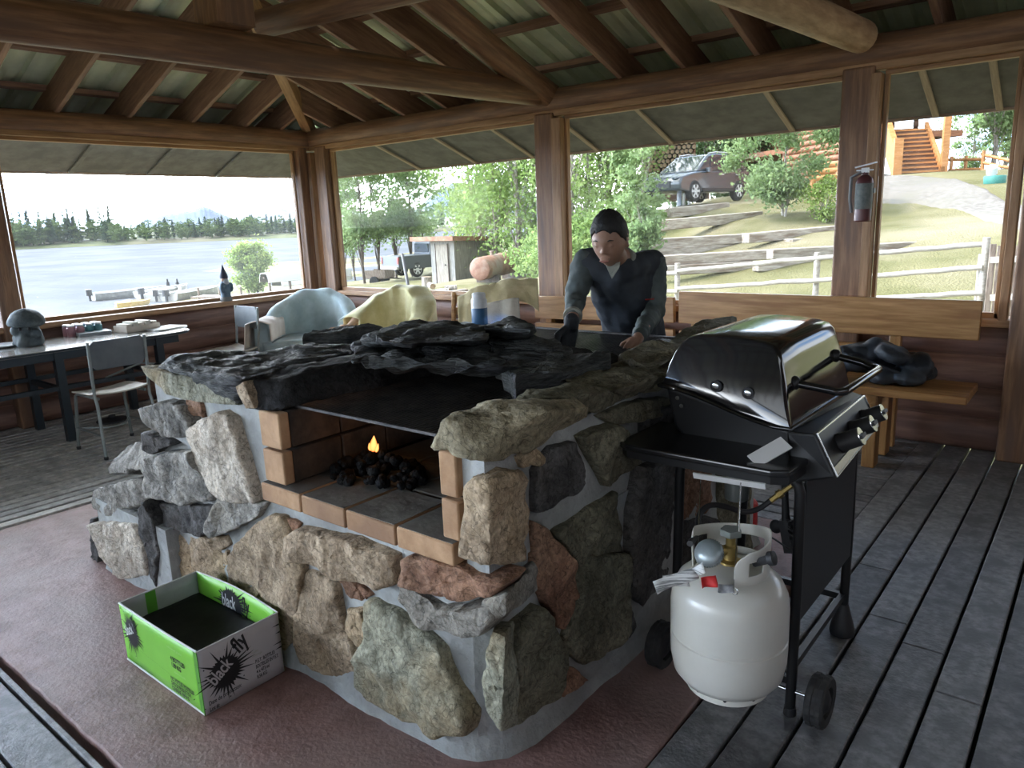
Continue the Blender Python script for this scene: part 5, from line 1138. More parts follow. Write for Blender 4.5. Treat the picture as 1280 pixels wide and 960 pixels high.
# ------------------------------------------------------------ furniture on the deck
M_PINE = M_pine
M_STEEL = mat('grey_painted_steel', (.20,.225,.215), (.28,.305,.29), 8, .4, metal=.5)
M_DKSTEEL = mat('dark_steel', (.035,.045,.052), None, rough=.4, metal=.5)
M_PLY = mat('worn_plywood_seat', (.50,.46,.40), (.64,.60,.53), 3, .35, .08, (1.5,9,9))
M_BACKP = mat('grey_chair_back', (.10,.115,.12), (.15,.165,.17), 4, .45)
M_LAM = mat('pale_laminate', (.30,.29,.265), None, rough=.12, spec=.8)
def curved_panel(w_, h_, t, curve, n=12, r_=.035):
    """upright seat-back panel in local x (width) / z (height), bowed in y"""
    pts = []
    for cx, cz, a0 in ((w_/2-r_, h_/2-r_, 0), (-w_/2+r_, h_/2-r_, 90), (-w_/2+r_, -h_/2+r_, 180), (w_/2-r_, -h_/2+r_, 270)):
        for k in range(5): a = R(a0+90*k/4); pts.append((cx+r_*math.cos(a), cz+r_*math.sin(a)))
    xs = [w_*(i/n-.5) for i in range(n+1)]; vs = []; m = 0; rows = []
    for i, x in enumerate(xs):
        ax = abs(x); zt = h_/2 if ax < w_/2-r_ else h_/2-r_+math.sqrt(max(0, r_*r_-(ax-(w_/2-r_))**2))
        y = curve*(2*x/w_)**2
        rows.append([(x, y-t/2, -zt), (x, y-t/2, zt), (x, y+t/2, zt), (x, y+t/2, -zt)])
    vs = [v for r_ in rows for v in r_]
    fs = [(4*i+a, 4*i+(a+1) % 4, 4*i+4+(a+1) % 4, 4*i+4+a) for i in range(n) for a in range(4)]+[(0,1,2,3), (4*n+3,4*n+2,4*n+1,4*n)]
    return vs, fs
def steel_chair(label, group=None):
    """school chair; faces +y (seat in front of the back), origin on the floor"""
    c = thing('metal_chair', label, 'chair', (0, 0, 0), 0, group); r_ = .0115
    for s_ in (-1, 1):
        mb = MB(); mb.tube([(s_*.205, -.22, .86), (s_*.205, -.205, .62), (s_*.20, -.185, .46), (s_*.195, -.195, .40), (s_*.225, -.27, .012)], r_, 10); b = mb.build('back_leg', M_STEEL, c)
        mb = MB(); mb.lathe([(.014, 0), (.016, .004), (.016, .02), (.012, .024)], None, 10, (s_*.225, -.27, 0)); mb.build('rubber_foot', M_PLAST, b)
        mb = MB(); mb.tube([(s_*.175, -.18, .435), (s_*.175, .15, .435), (s_*.178, .185, .42), (s_*.205, .215, .012)], r_, 10); b = mb.build('front_leg', M_STEEL, c)
        mb = MB(); mb.lathe([(.014, 0), (.016, .004), (.016, .02), (.012, .024)], None, 10, (s_*.205, .215, 0)); mb.build('rubber_foot', M_PLAST, b)
        mb = MB(); mb.tube([(s_*.215, -.238, .17), (s_*.195, .20, .17)], .007, 8); mb.build('stretcher', M_STEEL, c)
    mb = MB(); mb.tube([(-.195, .19, .17), (-.06, -.02, .17), (.06, -.02, .17), (.195, .19, .17)], .007, 8); mb.build('stretcher', M_STEEL, c)
    mb = MB()
    def seat(u, v):
        x = (u-.5)*.42; y = (v-.5)*.41; k = max(abs(2*u-1), abs(2*v-1)); q = 1-.06*max(0, abs(2*u-1)-.6)*max(0, abs(2*v-1)-.6)*6
        return (x*q, y*q+.0, .452+.018*(2*u-1)**2-.012*max(0, 2*v-1)**2+.015*max(0, 1-4*v))
    mb.grid(seat, 16, 16); o = mb.build('seat', M_PLY, c, smooth=180); mod(o, 'SOLIDIFY', thickness=.011)
    vs, fs = curved_panel(.40, .21, .009, .022); mb = MB(); Mx = Matrix.Translation((0, -.228, .755)) @ Matrix.Rotation(R(4), 4, 'X'); mb.add([Mx @ Vector(v) for v in vs], fs); mb.build('backrest', M_BACKP, c, smooth=40)
    return c
ch = steel_chair('grey steel chair with plywood seat pulled up to the long table')
ch.matrix_basis = Matrix.Translation((-5.87, 2.36, .003)) @ Matrix.Rotation(R(92), 4, 'Z')
ch2 = dup(ch, (-6.66, 3.83, .003), R(178), label='grey steel chair turned sideways beside the blue draped armchair')
# table ----------------------------------------------
TY1, TX0, TX1 = 3.36, -7.16, -6.33
tb = thing('long_table', 'long pale topped table with dark steel legs under the lake window', 'table', (-6.75, 2.0, 0))
pts = [(TX0, -.6), (TX1, -.6)]
for k in range(9): a = R(90*k/8); pts.append((TX1-.22+.22*math.cos(a), TY1-.22+.22*math.sin(a)))
for k in range(9): a = R(90+90*k/8); pts.append((TX0+.12+.12*math.cos(a), TY1-.12+.12*math.sin(a)))
mb = MB(); mb.prism(pts, .728, .752); o = mb.build('tabletop', M_LAM, tb, smooth=40); bev(o, .006, 2)
mb = MB(); mb.prism([(p[0]*1.0+(.002 if p[0] > -6.7 else -.002), p[1]+.002*(p[1] > 0)) for p in pts], .733, .747); mb.build('edge_band', M_DKSTEEL, tb, smooth=40)
for y in (2.22, 3.02, .6):
    mb = MB(); mb.box((-6.43, y-.03, 0), (-6.37, y+.03, .73)); mb.build('leg', M_DKSTEEL, tb, smooth=None)
    mb = MB(); mb.box((-7.08, y-.03, 0), (-7.02, y+.03, .73)); mb.build('leg', M_DKSTEEL, tb, smooth=None)
    mb = MB(); mb.box((-7.08, y-.02, .40), (-6.38, y+.02, .44)); mb.build('cross_bar', M_DKSTEEL, tb, smooth=None)
for x in (-6.40, -7.05):
    mb = MB(); mb.box((x-.018, -.5, .42), (x+.018, 3.05, .455)); mb.build('rail', M_DKSTEEL, tb, smooth=None)
    mb = MB(); mb.box((x-.012, -.5, .66), (x+.012, 3.2, .728)); mb.build('apron', M_DKSTEEL, tb, smooth=None)
for y in (2.85,):
    mb = MB(); mb.tube([(-6.40, y-.3, .455), (-6.4, y, .53), (-6.4, y+.3, .455)], .009, 8); mb.build('brace', M_STEEL, tb)
p = onz(141, 527, 0); mb = MB(); mb.lathe([(.11, .003), (.13, .012), (.125, .022), (.06, .035), (.03, .045), (.028, .06)], None, 28, (p.x, p.y, 0)); tag(mb.build('floor_stand', M_PLAST), 'round black stand base on the deck under the table', 'stand')
# mushroom-capped statue
M_STONEW = mat('weathered_concrete_figure', (.045,.06,.066), (.105,.125,.13), 14, .8, .5, c3=(.075,.09,.09))
p = onz(37, 433, .752); p = Vector((-6.93, p.y+.33, .752)) if False else onz(38, 432, .752)
st = thing('mushroom_statue', 'grey mushroom-capped garden statue standing on the long table', 'statue', p)
mb = MB(); mb.lathe([(.085,0),(.10,.01),(.105,.05),(.095,.10),(.085,.14),(.07,.165),(.05,.18)], None, 20, p); n0 = len(mb.v)
for i, (dx, dy, dz, r_) in enumerate(((.06,-.05,.06,.05),(-.06,-.05,.06,.05),(.09,.03,.10,.04),(-.09,.02,.10,.04),(0,-.08,.13,.045),(.05,-.07,.02,.04),(-.05,-.07,.02,.04))): mb.ell(p+Vector((dx, dy, dz)), r_, n=12, m=8)
o = mb.build('body', M_STONEW, st); mod(o, 'REMESH', mode='VOXEL', voxel_size=.008, use_smooth_shade=True)
mb = MB(); mb.lathe([(.02,.15),(.09,.155),(.128,.17),(.135,.19),(.127,.22),(.10,.26),(.065,.285),(.03,.297),(.002,.30)], None, 28, p); 
for v in mb.v: v += Vector((0, .0, .012*noise.noise(v*14)))
mb.build('mushroom_cap', M_STONEW, st, smooth=60)
mb = MB(); mb.ell(p+Vector((.05,-.07,.145)), (.014,.012,.014), n=8, m=6); mb.ell(p+Vector((.10,-.02,.145)), (.014,.012,.014), n=8, m=6); mb.build('eyes', M_PLAST, st)
# napkins / cups / baskets on the table
def jar(p, h, r_, col, label, group):
    t = thing('paint_jar', label, 'jar', p, 0, group); mb = MB(); mb.lathe([(r_*.96,0),(r_,.004),(r_,h*.78),(r_*.8,h*.86),(r_*.8,h)], None, 14, p); mb.build('glass', col, t); mb = MB(); mb.lathe([(r_*.86,h*.9),(r_*.86,h*1.06),(r_*.7,h*1.08)], None, 14, p); mb.build('lid', M_RIM, t)
cols = [mat('jar_mauve', (.36,.19,.22), None, rough=.3), mat('jar_teal', (.10,.26,.28), None, rough=.3)]
c = onz(113, 418, .752); i = 0
for a in range(4):
    for b in range(2):
        i += 1; jar(c+Vector((-.09*b-.03, -.14+.075*a, 0)), .092, .034, cols[0 if a < 2 else 1], 'mauve jar in the cluster on the long table' if a < 2 else 'teal jar in the cluster on the long table', 'mauve jars' if a < 2 else 'teal jars')
bk = thing('game_box', 'open pale cardboard tray of small bundles on the table', 'box', onz(172, 413, .752)); p = onz(172, 413, .752)
M_CARD = mat('pale_cardboard', (.46,.40,.33), (.56,.50,.42), 6, .8)
Mt = Matrix.Translation(p) @ Matrix.Rotation(R(8), 4, 'Z'); mb = MB(); mb.box((-.10,-.16,0), (.10,.16,.008), Mt)
for a, b in (((-.10,-.16,0),(-.094,.16,.055)), ((.094,-.16,0),(.10,.16,.055)), ((-.1,-.16,0),(.1,-.154,.055)), ((-.1,.154,0),(.1,.16,.055))): mb.box(a, b, Mt)
mb.build('tray', M_CARD, bk, smooth=None)
for a in range(5): mb = MB(); mb.rbox((-.085,-.145+.06*a,.008), (.085,-.145+.06*a+.05,.075+.012*(a % 2)), .012, Mt); mb.build('bundle', mat('paper_bundle', (.55-.05*(a % 2),.50,.42), None, rough=.8) if a < 2 else bpy.data.materials['paper_bundle'], bk, smooth=40)
M_PAPER = mat('paper', (.72,.72,.70), None, rough=.7)
p = onz(190, 412, .752)
for i in range(3): mb = MB(); mb.rbox((-.11,-.15,0), (.11,.15,.004), .01, Matrix.Translation(p+Vector((.06, .10, .0045*i))) @ Matrix.Rotation(R(12*i-5), 4, 'Z')); tag(mb.build('paper_sheet', M_PAPER, None, smooth=None), 'loose paper sheet beside the cardboard tray', 'paper', 'papers beside the tray')
p = onz(80, 421, .752); mb = MB(); mb.rbox((-.13,-.10,0), (.13,.10,.028), .012, Matrix.Translation(Vector((-6.98, p.y+.2, .752))) @ Matrix.Rotation(R(80), 4, 'Z')); tag(mb.build('book', mat('grey_cover', (.30,.33,.34), None, rough=.5)), 'grey book lying by the statue near the window', 'book')
p = onz(4, 434, .752); mb = MB(); mb.lathe([(.06,0),(.10,.006),(.135,.018),(.138,.022),(.10,.012),(.02,.009)], None, 28, p); tag(mb.build('plate', M_WHITE), 'white plate at the near edge of the long table', 'plate')
# gnome on the sill
p = onx(285, 386, -7.24); p = Vector((-7.25, p.y, .881))
gn = thing('garden_gnome', 'dark garden gnome with tall pointed hat on the lake sill', 'gnome', p)
M_GN = mat('gnome_coat', (.05,.085,.12), (.10,.15,.19), 10, .6); M_GN2 = mat('gnome_grey', (.10,.10,.10), (.17,.17,.16), 10, .7); M_HAT = mat('gnome_hat', (.03,.035,.06), None, rough=.6); M_BEARD = mat('gnome_beard', (.38,.40,.42), None, rough=.8)
mb = MB(); mb.lathe([(.045,0),(.055,.01),(.05,.08),(.055,.12),(.06,.16),(.05,.19),(.03,.21)], None, 16, p)
for s_ in (-1, 1): mb.ell(p+Vector((.03, s_*.05, .14)), (.03,.025,.05), n=10, m=8)
o = mb.build('body', M_GN, gn); mod(o, 'REMESH', mode='VOXEL', voxel_size=.006, use_smooth_shade=True)
mb = MB(); mb.lathe([(.06,-.002),(.062,.02),(.05,.05),(.045,.06)], None, 16, p); mb.build('boots', M_GN2, gn)
mb = MB(); mb.ell(p+Vector((.01, 0, .22)), (.036,.036,.04)); mb.build('head', mat('gnome_face', (.30,.20,.16), None, rough=.6), gn)
mb = MB(); mb.lathe([(.045,.235),(.042,.26),(.028,.30),(.014,.34),(.002,.375)], None, 14, p); mb.build('pointed_hat', M_HAT, gn)
mb = MB(); mb.ell(p+Vector((.035, 0, .19)), (.022,.03,.045)); mb.build('beard', M_BEARD, gn)
# ---- draped armchairs
def cloth(name, base, hi, fold=.5, sc=9): return mat(name, base, hi, sc, .9, .25, bscale=60, sheen=.3, rand=0)
M_BLUE = cloth('pale_blue_sheet', (.36,.45,.46), (.46,.55,.56)); M_YELL = cloth('yellow_towel', (.56,.50,.24), (.68,.62,.34)); M_PINK = cloth('peach_towel', (.64,.55,.49), (.74,.66,.60)); M_GREYC = cloth('pale_cover', (.48,.47,.45), (.58,.57,.55)); M_TANC = cloth('tan_canvas', (.50,.30,.17), (.60,.38,.23)); M_TWL = cloth('sand_towel', (.46,.38,.20), (.58,.49,.28)); M_TWL2 = cloth('buff_cloth', (.50,.46,.37), (.58,.54,.45))
def voxel(mb, name, m, parent, vs=.02, M=None, smooth_it=3, label=None, folds=0.0, fscale=(14, 14, 2), thick=0):
    """solid made of overlapping shapes, fused to one skin, optionally with hanging folds"""
    o = mb.build(name, m, parent, M=M, smooth=180)
    mod(o, 'REMESH', mode='VOXEL', voxel_size=vs, use_smooth_shade=True)
    s_ = o.modifiers.new('smooth', 'SMOOTH'); s_.factor = .6; s_.iterations = smooth_it
    if folds:
        tx = bpy.data.textures.new(name+'_folds', 'CLOUDS'); tx.noise_scale = .09; tx.noise_depth = 2
        d = o.modifiers.new('folds', 'DISPLACE'); d.texture = tx; d.strength = folds; d.mid_level = .5; d.texture_coords = 'OBJECT'
        e = bpy.data.objects.get('fold_frame')
        d.texture_coords = 'LOCAL'
    if label: o['label'] = label
    return o
def drape_shell(name, m, parent, fn, nu, nv, th=.012, label=None, fold=.012, ff=(26, 3)):
    """a cloth sheet following fn(u,v); vertical folds added along its outward side"""
    P = [[Vector(fn(i/nu, j/nv)) for j in range(nv+1)] for i in range(nu+1)]; mb = MB(); vs = []
    for i in range(nu+1):
        for j in range(nv+1):
            a = P[min(i+1, nu)][j]-P[max(i-1, 0)][j]; b = P[i][min(j+1, nv)]-P[i][max(j-1, 0)]; n_ = a.cross(b); n_ = n_.normalized() if n_.length > 1e-9 else Vector((0, 0, 1))
            w_ = fold*(math.sin(i/nu*ff[0]+2*noise.noise((i*.2, j*.08, 1)))*.5+noise.noise((i/nu*ff[0]*.35, j/nv*ff[1], 5)))
            vs.append(P[i][j]+n_*w_)
    mb.add(vs, [(i*(nv+1)+j, (i+1)*(nv+1)+j, (i+1)*(nv+1)+j+1, i*(nv+1)+j+1) for i in range(nu) for j in range(nv)])
    o = mb.build(name, m, parent, smooth=180); mod(o, 'SOLIDIFY', thickness=th, offset=-1)
    if label: o['label'] = label
    return o
def tub_chair(name, label, loc, rz, m_cover, m_seat, w_=.80, hb=.92, arm_h=.60, cat='armchair'):
    """rounded armchair hidden by a loose cover; faces -y locally"""
    c = thing(name, label, cat, loc, rz); W = wm(c)
    mb = MB(); mb.rbox((-w_/2+.07,-.33,.08), (w_/2-.07,.28,.30), .08, W, 4); mb.build('base', m_cover, c, smooth=40)
    for sx in (-1, 1):
        for sy in (-1, 1): mb = MB(); mb.tube([W @ Vector((sx*(w_/2-.12), sy*.26, .10)), W @ Vector((sx*(w_/2-.11), sy*.27, .002))], .022, 8); mb.build('leg', M_DBARK, c)
    # back + arms as one horseshoe shell, outer and inner surface
    def hs(u, v):
        if u < .2: ca, sa, yo, back = 1, 0, -.24*(1-u/.2), 0
        elif u > .8: ca, sa, yo, back = -1, 0, -.24*(u-.8)/.2, 0
        else: a = PI*(u-.2)/.6; ca, sa, yo = math.cos(a), math.sin(a), 0; back = max(0, sa)**.8
        h = arm_h+(hb-arm_h)*back**1.3
        ro, ri = 1.0, .72; t = v*2
        rr, z = (ro, .10+(h-.10)*min(1, t/.92)) if t < .92 else ((ro+(ri-ro)*(t-.92)/.22, h+.035*math.sin(PI*(t-.92)/.22)) if t < 1.14 else (ri, h-(h-.42)*(t-1.14)/.86))
        flare = 1+.05*(1-z/h)
        return W @ Vector((ca*w_/2*rr*flare, sa*.52*rr*flare-.12+yo, z))
    for sx in (-1, 1):
        mb = MB(); mb.rbox((-w_*.078, -.025, .12), (w_*.078, .03, arm_h-.05), .02, W @ Matrix.Translation((sx*w_*.432, -.35, 0))); mb.ell(W @ Vector((sx*w_*.432, -.348, arm_h-.05)), (w_*.080, .03, .075), W.to_3x3()); mb.build('arm_front', m_cover, c, smooth=60)
    drape_shell('back_cover', m_cover, c, hs, 72, 40, .015, fold=.014, ff=(46, 3))
    mb = MB(); mb.rbox((-w_/2*.70,-.38,.36), (w_/2*.70,.22,.51), .09, W, 4); o = mb.build('seat_cushion', m_seat, c, smooth=40); bev(o, .04, 4)
    def skirt(u, v):
        x = (u-.5)*w_*.86; return W @ Vector((x, -.385-.02*v-.01*math.sin(u*9), .50-.40*v))
    drape_shell('seat_cover', m_seat, c, skirt, 30, 12, .01, fold=.012, ff=(30, 2))
    return c
bl = tub_chair('draped_armchair', 'armchair under a pale blue sheet in the corner by the lake', (-6.45, 4.66, 0), R(40), M_BLUE, M_BLUE, .96, .93, .68)
W = wm(bl)
def armthrow(u, v):
    s_ = .8*(u-.5)-.16
    if v < .35: return W @ Vector((-.30-.0, -.12+s_*.6, .52+.18*v/.35))
    if v < .5: k = (v-.35)/.15; return W @ Vector((-.30-.225*k, -.12+s_*.65, .70+.03*math.sin(PI*k)))
    k = (v-.5)/.5; return W @ Vector((-.525-.06*k, -.12+s_*(.7+.1*k), .70-.62*k))
drape_shell('arm_throw', M_PINK, bl, armthrow, 22, 30, .008, label='pale pink cloth hanging over the left arm', fold=.012, ff=(20, 2))
yl = tub_chair('draped_armchair', 'armchair with a tan arm and a yellow towel over its back', (-5.22, 4.62, 0), R(14), M_TANC, M_TANC, .86, .97, .67)
W2 = wm(yl)
def ytowel(u, v):
    a = R(6)+R(168)*u; ca, sa = math.cos(a), math.sin(a); h = .67+.30*max(0, sa)**1.04+.045
    if v < .5: k = v/.5; rr = .63; return W2 @ Vector((ca*.43*rr, sa*.52*rr-.12-.04*(1-k), max(.53, h-.46*(1-k))))
    k = (v-.5)/.5; rr = .63+.47*min(1, k*5); return W2 @ Vector((ca*.43*rr, sa*.52*rr-.12, h+.02*math.sin(PI*min(1, k*5))-.42*max(0, k-.2)))
drape_shell('yellow_towel', M_YELL, yl, ytowel, 40, 44, .01, label='yellow towel hanging over the chair back', fold=.016, ff=(30, 2))
# high-backed chair with sandy towel beside the bench
bc = thing('draped_chair', 'slatted chair with a sand yellow towel over it beside the bench', 'chair', (-4.30, 4.75, 0), R(25)); W3 = wm(bc)
for sx in (-1, 1):
    mb = MB(); mb.tube([W3 @ Vector((sx*.27, .30, .002)), W3 @ Vector((sx*.27, .26, .45)), W3 @ Vector((sx*.27, .36, .97))], .022, 8); mb.build('back_leg', M_PINE, bc)
    mb = MB(); mb.tube([W3 @ Vector((sx*.27, -.24, .002)), W3 @ Vector((sx*.27, -.24, .62))], .022, 8); mb.build('front_leg', M_PINE, bc)
    mb = MB(); mb.rbox((-.035,-.28,.0), (.035,.30,.03), .012, W3 @ Matrix.Translation((sx*.27, 0, .62))); mb.build('arm', M_PINE, bc)
mb = MB(); mb.rbox((-.27,-.26,.42), (.27,.26,.455), .03, W3); mb.build('seat', M_PINE, bc)
for i in range(4): mb = MB(); mb.box((-.27, .285+.024*i, .55+.11*i), (.27, .30+.024*i, .62+.11*i), W3); mb.build('back_slat', M_PINE, bc, smooth=None)
tw = thing('towel', 'sand yellow towel thrown over the chair beside the bench', 'towel', (-4.30, 4.75, .9)); 
TA = [ony(572, 372, 4.62), ony(600, 358, 4.70), ony(640, 350, 4.85), ony(672, 350, 5.0)]; 
def interp(P, u):
    k = u*(len(P)-1); i = min(int(k), len(P)-2); return P[i].lerp(P[i+1], k-i)
def tfold(u, v):
    top = interp(TA, u); nrm = Vector((.63, -.77, 0))
    if v < .15: return top-nrm*.12*(1-v/.15)-Vector((0, 0, .10*(1-v/.15)))
    k = (v-.15)/.85; L_ = .30+.12*math.sin(u*5+1)
    return top+nrm*(.02+.05*min(1, k*4))+Vector((0, 0, .02*math.sin(min(1, k*5)*PI)-L_*max(0, k-.05)))
drape_shell('cloth', M_TWL, tw, tfold, 50, 30, .012, fold=.016, ff=(18, 2))
def tinner(u, v):
    top = interp(TA, .25+.5*u)+Vector((.63*.09, -.77*.09, -.14)); return top+Vector((.02*v, -.02*v, -.34*v))
drape_shell('under_cloth', M_TWL2, tw, tinner, 24, 16, .01, label='buff cloth hanging under the towel', fold=.010, ff=(14, 2))
# thermos bottle on the rear ledge
p = ony(599, 404, 3.29); p.z = max(p.z, .972)
p = Vector((ony(600, 405, 3.29).x, 3.29, .972))
bt = thing('drink_flask', 'white flask with a blue band standing behind the raised slab', 'bottle', p)
HB = ony(600, 366, 3.29).z-p.z
mb = MB(); mb.lathe([(.044,0),(.047,.005),(.047,HB*.80),(.042,HB*.84)], None, 28, p); mb.build('body', M_WHITE, bt)
mb = MB(); mb.lathe([(.0475,HB*.08),(.0482,HB*.09),(.0482,HB*.58),(.0475,HB*.59)], None, 28, p); mb.build('blue_band', mat('flask_blue', (.03,.10,.20), None, rough=.4), bt)
mb = MB(); mb.lathe([(.040,HB*.84),(.040,HB*.97),(.034,HB),(.01,HB)], None, 28, p); mb.build('cap', M_WHITE, bt)
# pine benches ---------------------------------------
def bench(x0, x1, label, end_leg=True):
    b = thing('pine_bench', label, 'bench', ((x0+x1)/2, 5.1, 0)); L_ = x1-x0
    def piece(nm, a, c, w_, h_, up=(0, 0, 1)): return lumber(nm, a, c, w_, h_, M_PINE, parent=b, up=up, bv=.006)
    return b, piece
b1_, pc = bench(-2.95, -.61, 'varnished pine bench with a wide back board and a black jacket on it')
pc('backrest_board', (-2.62, 5.30, .885), (-.615, 5.30, .885), .04, .245)
pc('seat', (-2.62, 4.98, .495), (-.585, 4.98, .495), .42, .05)
pc('backrest_rail', (-2.62, 5.305, .66), (-1.2, 5.305, .66), .03, .08)
for x in (-1.09, -2.5):
    pc('leg', (x, 4.86, .0), (x, 4.86, .47), .075, .11, up=(0, 1, 0)); pc('leg', (x, 5.16, .0), (x, 5.16, .47), .075, .11, up=(0, 1, 0)); pc('back_post', (x, 5.352, .0), (x, 5.352, .96), .07, .06, up=(0, 1, 0)); pc('cross_bar', (x, 4.80, .44), (x, 5.32, .44), .06, .06)
b2_, pc = bench(-4.05, -2.66, 'left pine bench with two back boards behind the gloved hand')
pc('backrest_board', (-4.02, 5.30, .825), (-2.66, 5.30, .86), .04, .20)
pc('backrest_board', (-4.02, 5.30, .63), (-2.66, 5.30, .65), .04, .12)
pc('seat', (-4.02, 4.98, .495), (-2.66, 4.98, .495), .42, .05)
for x in (-3.9, -3.02):
    pc('leg', (x, 4.86, .0), (x, 4.86, .47), .075, .11, up=(0, 1, 0)); pc('back_post', (x, 5.352, .0), (x, 5.352, .90), .07, .06, up=(0, 1, 0)); pc('cross_bar', (x, 4.80, .44), (x, 5.32, .44), .06, .06)
# black jacket bundle on the bench
M_BAG = mat('black_padded_cloth', (.012,.015,.020), (.035,.042,.050), 7, .55, .3, bscale=24)
bg_ = thing('jacket_bundle', 'crumpled black jacket lying on the pine bench', 'jacket', (-1.05, 5.0, .52)); mb = MB(); rr_ = random.Random(3)
for i in range(40):
    t = rr_.random(); c = Vector((-1.33+.47*t, 4.99+rr_.uniform(-.09, .10), .575+.19*math.sin(PI*(.20+.62*t))**1.0*rr_.random()-.02)); mb.ell(c, (rr_.uniform(.07, .11), rr_.uniform(.06, .10), rr_.uniform(.035, .07)), Euler((rr_.uniform(-.5, .5), rr_.uniform(-.5, .5), rr_.uniform(0, 3))).to_matrix(), 12, 8)
for v in mb.v: v.z = max(v.z, .522)
o = voxel(mb, 'cloth', M_BAG, bg_, .012, smooth_it=2, folds=.03)
mb = MB(); mb.tube([(-1.22, 4.90, .60), (-1.14, 4.885, .66), (-1.05, 4.88, .63), (-.96, 4.885, .60)], .012, 8); mb.build('strap', M_PLAST, bg_)
# fire extinguisher on the post
p = ony(1079, 262, 5.36); q = ony(1081, 212, 5.36)
fx = thing('fire_extinguisher', 'dark red fire extinguisher hanging on the right-hand post', 'extinguisher', ((p.x+q.x)/2, 5.31, p.z))
M_EXT = mat('extinguisher_red', (.075,.022,.022), (.11,.032,.03), 5, .35); cx, cy, z0, z1 = p.x+.01, 5.315, ony(1074, 277, 5.33).z, ony(1080, 219, 5.33).z
mb = MB(); mb.lathe([(.045,0),(.052,.008),(.052,z1-z0-.05),(.045,z1-z0-.02),(.022,z1-z0),(.02,z1-z0+.02)], None, 24, (cx, cy, z0)); mb.build('cylinder', M_EXT, fx)
mb = MB(); mb.lathe([(.0525,.08),(.053,.081),(.053,.24),(.0525,.241)], None, 24, (cx, cy, z0)); mb.build('label_band', mat('faded_label', (.10,.12,.11), (.17,.18,.165), 30, .6), fx)
mb = MB(); mb.box((-.02,-.02,0), (.02,.02,.03), Matrix.Translation((cx, cy, z1+.015))); mb.beam((cx-.06, cy-.01, z1+.05), (cx+.07, cy-.01, z1+.075), .018, .008); mb.beam((cx-.05, cy-.01, z1+.03), (cx+.05, cy-.01, z1+.03), .018, .008); mb.build('handle', M_RIM, fx, smooth=None)
mb = MB(); mb.tube([(cx-.02, cy-.02, z1+.02), (cx-.075, cy-.03, z1-.01), (cx-.08, cy-.02, z1-.15), (cx-.07, cy, z0+.06)], .010, 8); mb.build('hose', mat('pale_hose', (.18,.18,.18), None, rough=.5), fx)
mb = MB(); mb.box((cx-.055, cy+.02, z0+.18), (cx+.055, 5.379, z0+.21)); mb.build('bracket', M_DKSTEEL, fx, smooth=None)
# ------------------------------------------------------------ gas barbecue
M_BLKG = mat('gloss_black_enamel', (.010,.010,.011), None, rough=.10, spec=.75)
M_BLKS = mat('satin_black_steel', (.012,.012,.013), None, rough=.42, spec=.35)
M_CHR = mat('bright_steel', (.62,.63,.63), None, rough=.22, metal=1.0)
M_BRASS = mat('brass', (.45,.33,.12), None, rough=.35, metal=.8)
gr = thing('gas_barbecue', 'black gas barbecue on a wheeled cart beside the fireplace', 'barbecue', (-.87, 2.47, 0))
YN, YF = 2.18, 2.76
def bar(name, pts, r_, m=M_BLKS, n=10, parent=gr): mb = MB(); mb.tube(pts, r_, n); return mb.build(name, m, parent)
def arc(c, a0, a1, r_, axis, n=5): return [Vector(c)+(Vector((r_*math.cos(R(a0+(a1-a0)*k/n)), 0, r_*math.sin(R(a0+(a1-a0)*k/n))))) for k in range(n+1)]
for y in (YN, YF):
    zb = .085 if y == YN else .06
    pts = [Vector((-1.085, y, zb)), Vector((-1.075, y, .45))]+[Vector((-1.07, y, .76))+Vector((.045-.045*math.cos(R(t)), 0, .045*math.sin(R(t)))) for t in (0, 30, 60, 90)]+[Vector((-.72, y, .805))+Vector((.045*math.sin(R(t)), 0, -.045+.045*math.cos(R(t)))) for t in (0, 30, 60, 90)]+[Vector((-.672, y, .45)), Vector((-.675, y, .02 if y == YN else .06))]
    bar('leg_frame', pts, .0165)
for x in (-1.085, -.675):
    mb = MB(); mb.lathe([(.018,.13),(.026,.10),(.040,.05),(.046,.02),(.044,.007)], None, 16, (x, YF, 0)); mb.build('foot', M_PLAST, gr)
mb = MB(); mb.lathe([(.019, .0), (.021, .004), (.019, .03)], None, 12, (-.675, YN, .0)); mb.build('foot', M_PLAST, gr)
bar('axle', [(-1.16, YN-.0, .088), (-.56, YN-.0, .088)], .006, M_CHR)
for x in (-1.135, -.585):
    mb = MB(); Mw = Matrix.Translation((x, YN, .0885)) @ Matrix.Rotation(PI/2, 4, 'Y'); n = 72; prof = [(.050,-.026),(.076,-.028),(.083,-.022),(.0835,-.008),(.080,-.006),(.080,.006),(.0835,.008),(.083,.022),(.076,.028),(.050,.026)]
    vs = []
    for i in range(n):
        a = 2*PI*i/n; tread = 1 if (i//2) % 2 else .962
        for r_, z in prof: q = r_*(tread if r_ > .078 else 1); vs.append(Mw @ Vector((q*math.cos(a), q*math.sin(a), z)))
    k = len(prof); mb.add(vs, [(i*k+j, ((i+1) % n)*k+j, ((i+1) % n)*k+(j+1) % k, i*k+(j+1) % k) for i in range(n) for j in range(k)])
    wh = mb.build('wheel', M_TYRE, gr, smooth=30)
    mb = MB(); mb.lathe([(.014,-.03),(.018,-.03),(.05,-.012),(.05,.012),(.018,.03),(.014,.03)], Mw, 24); mb.build('hub', M_PLAST, wh)
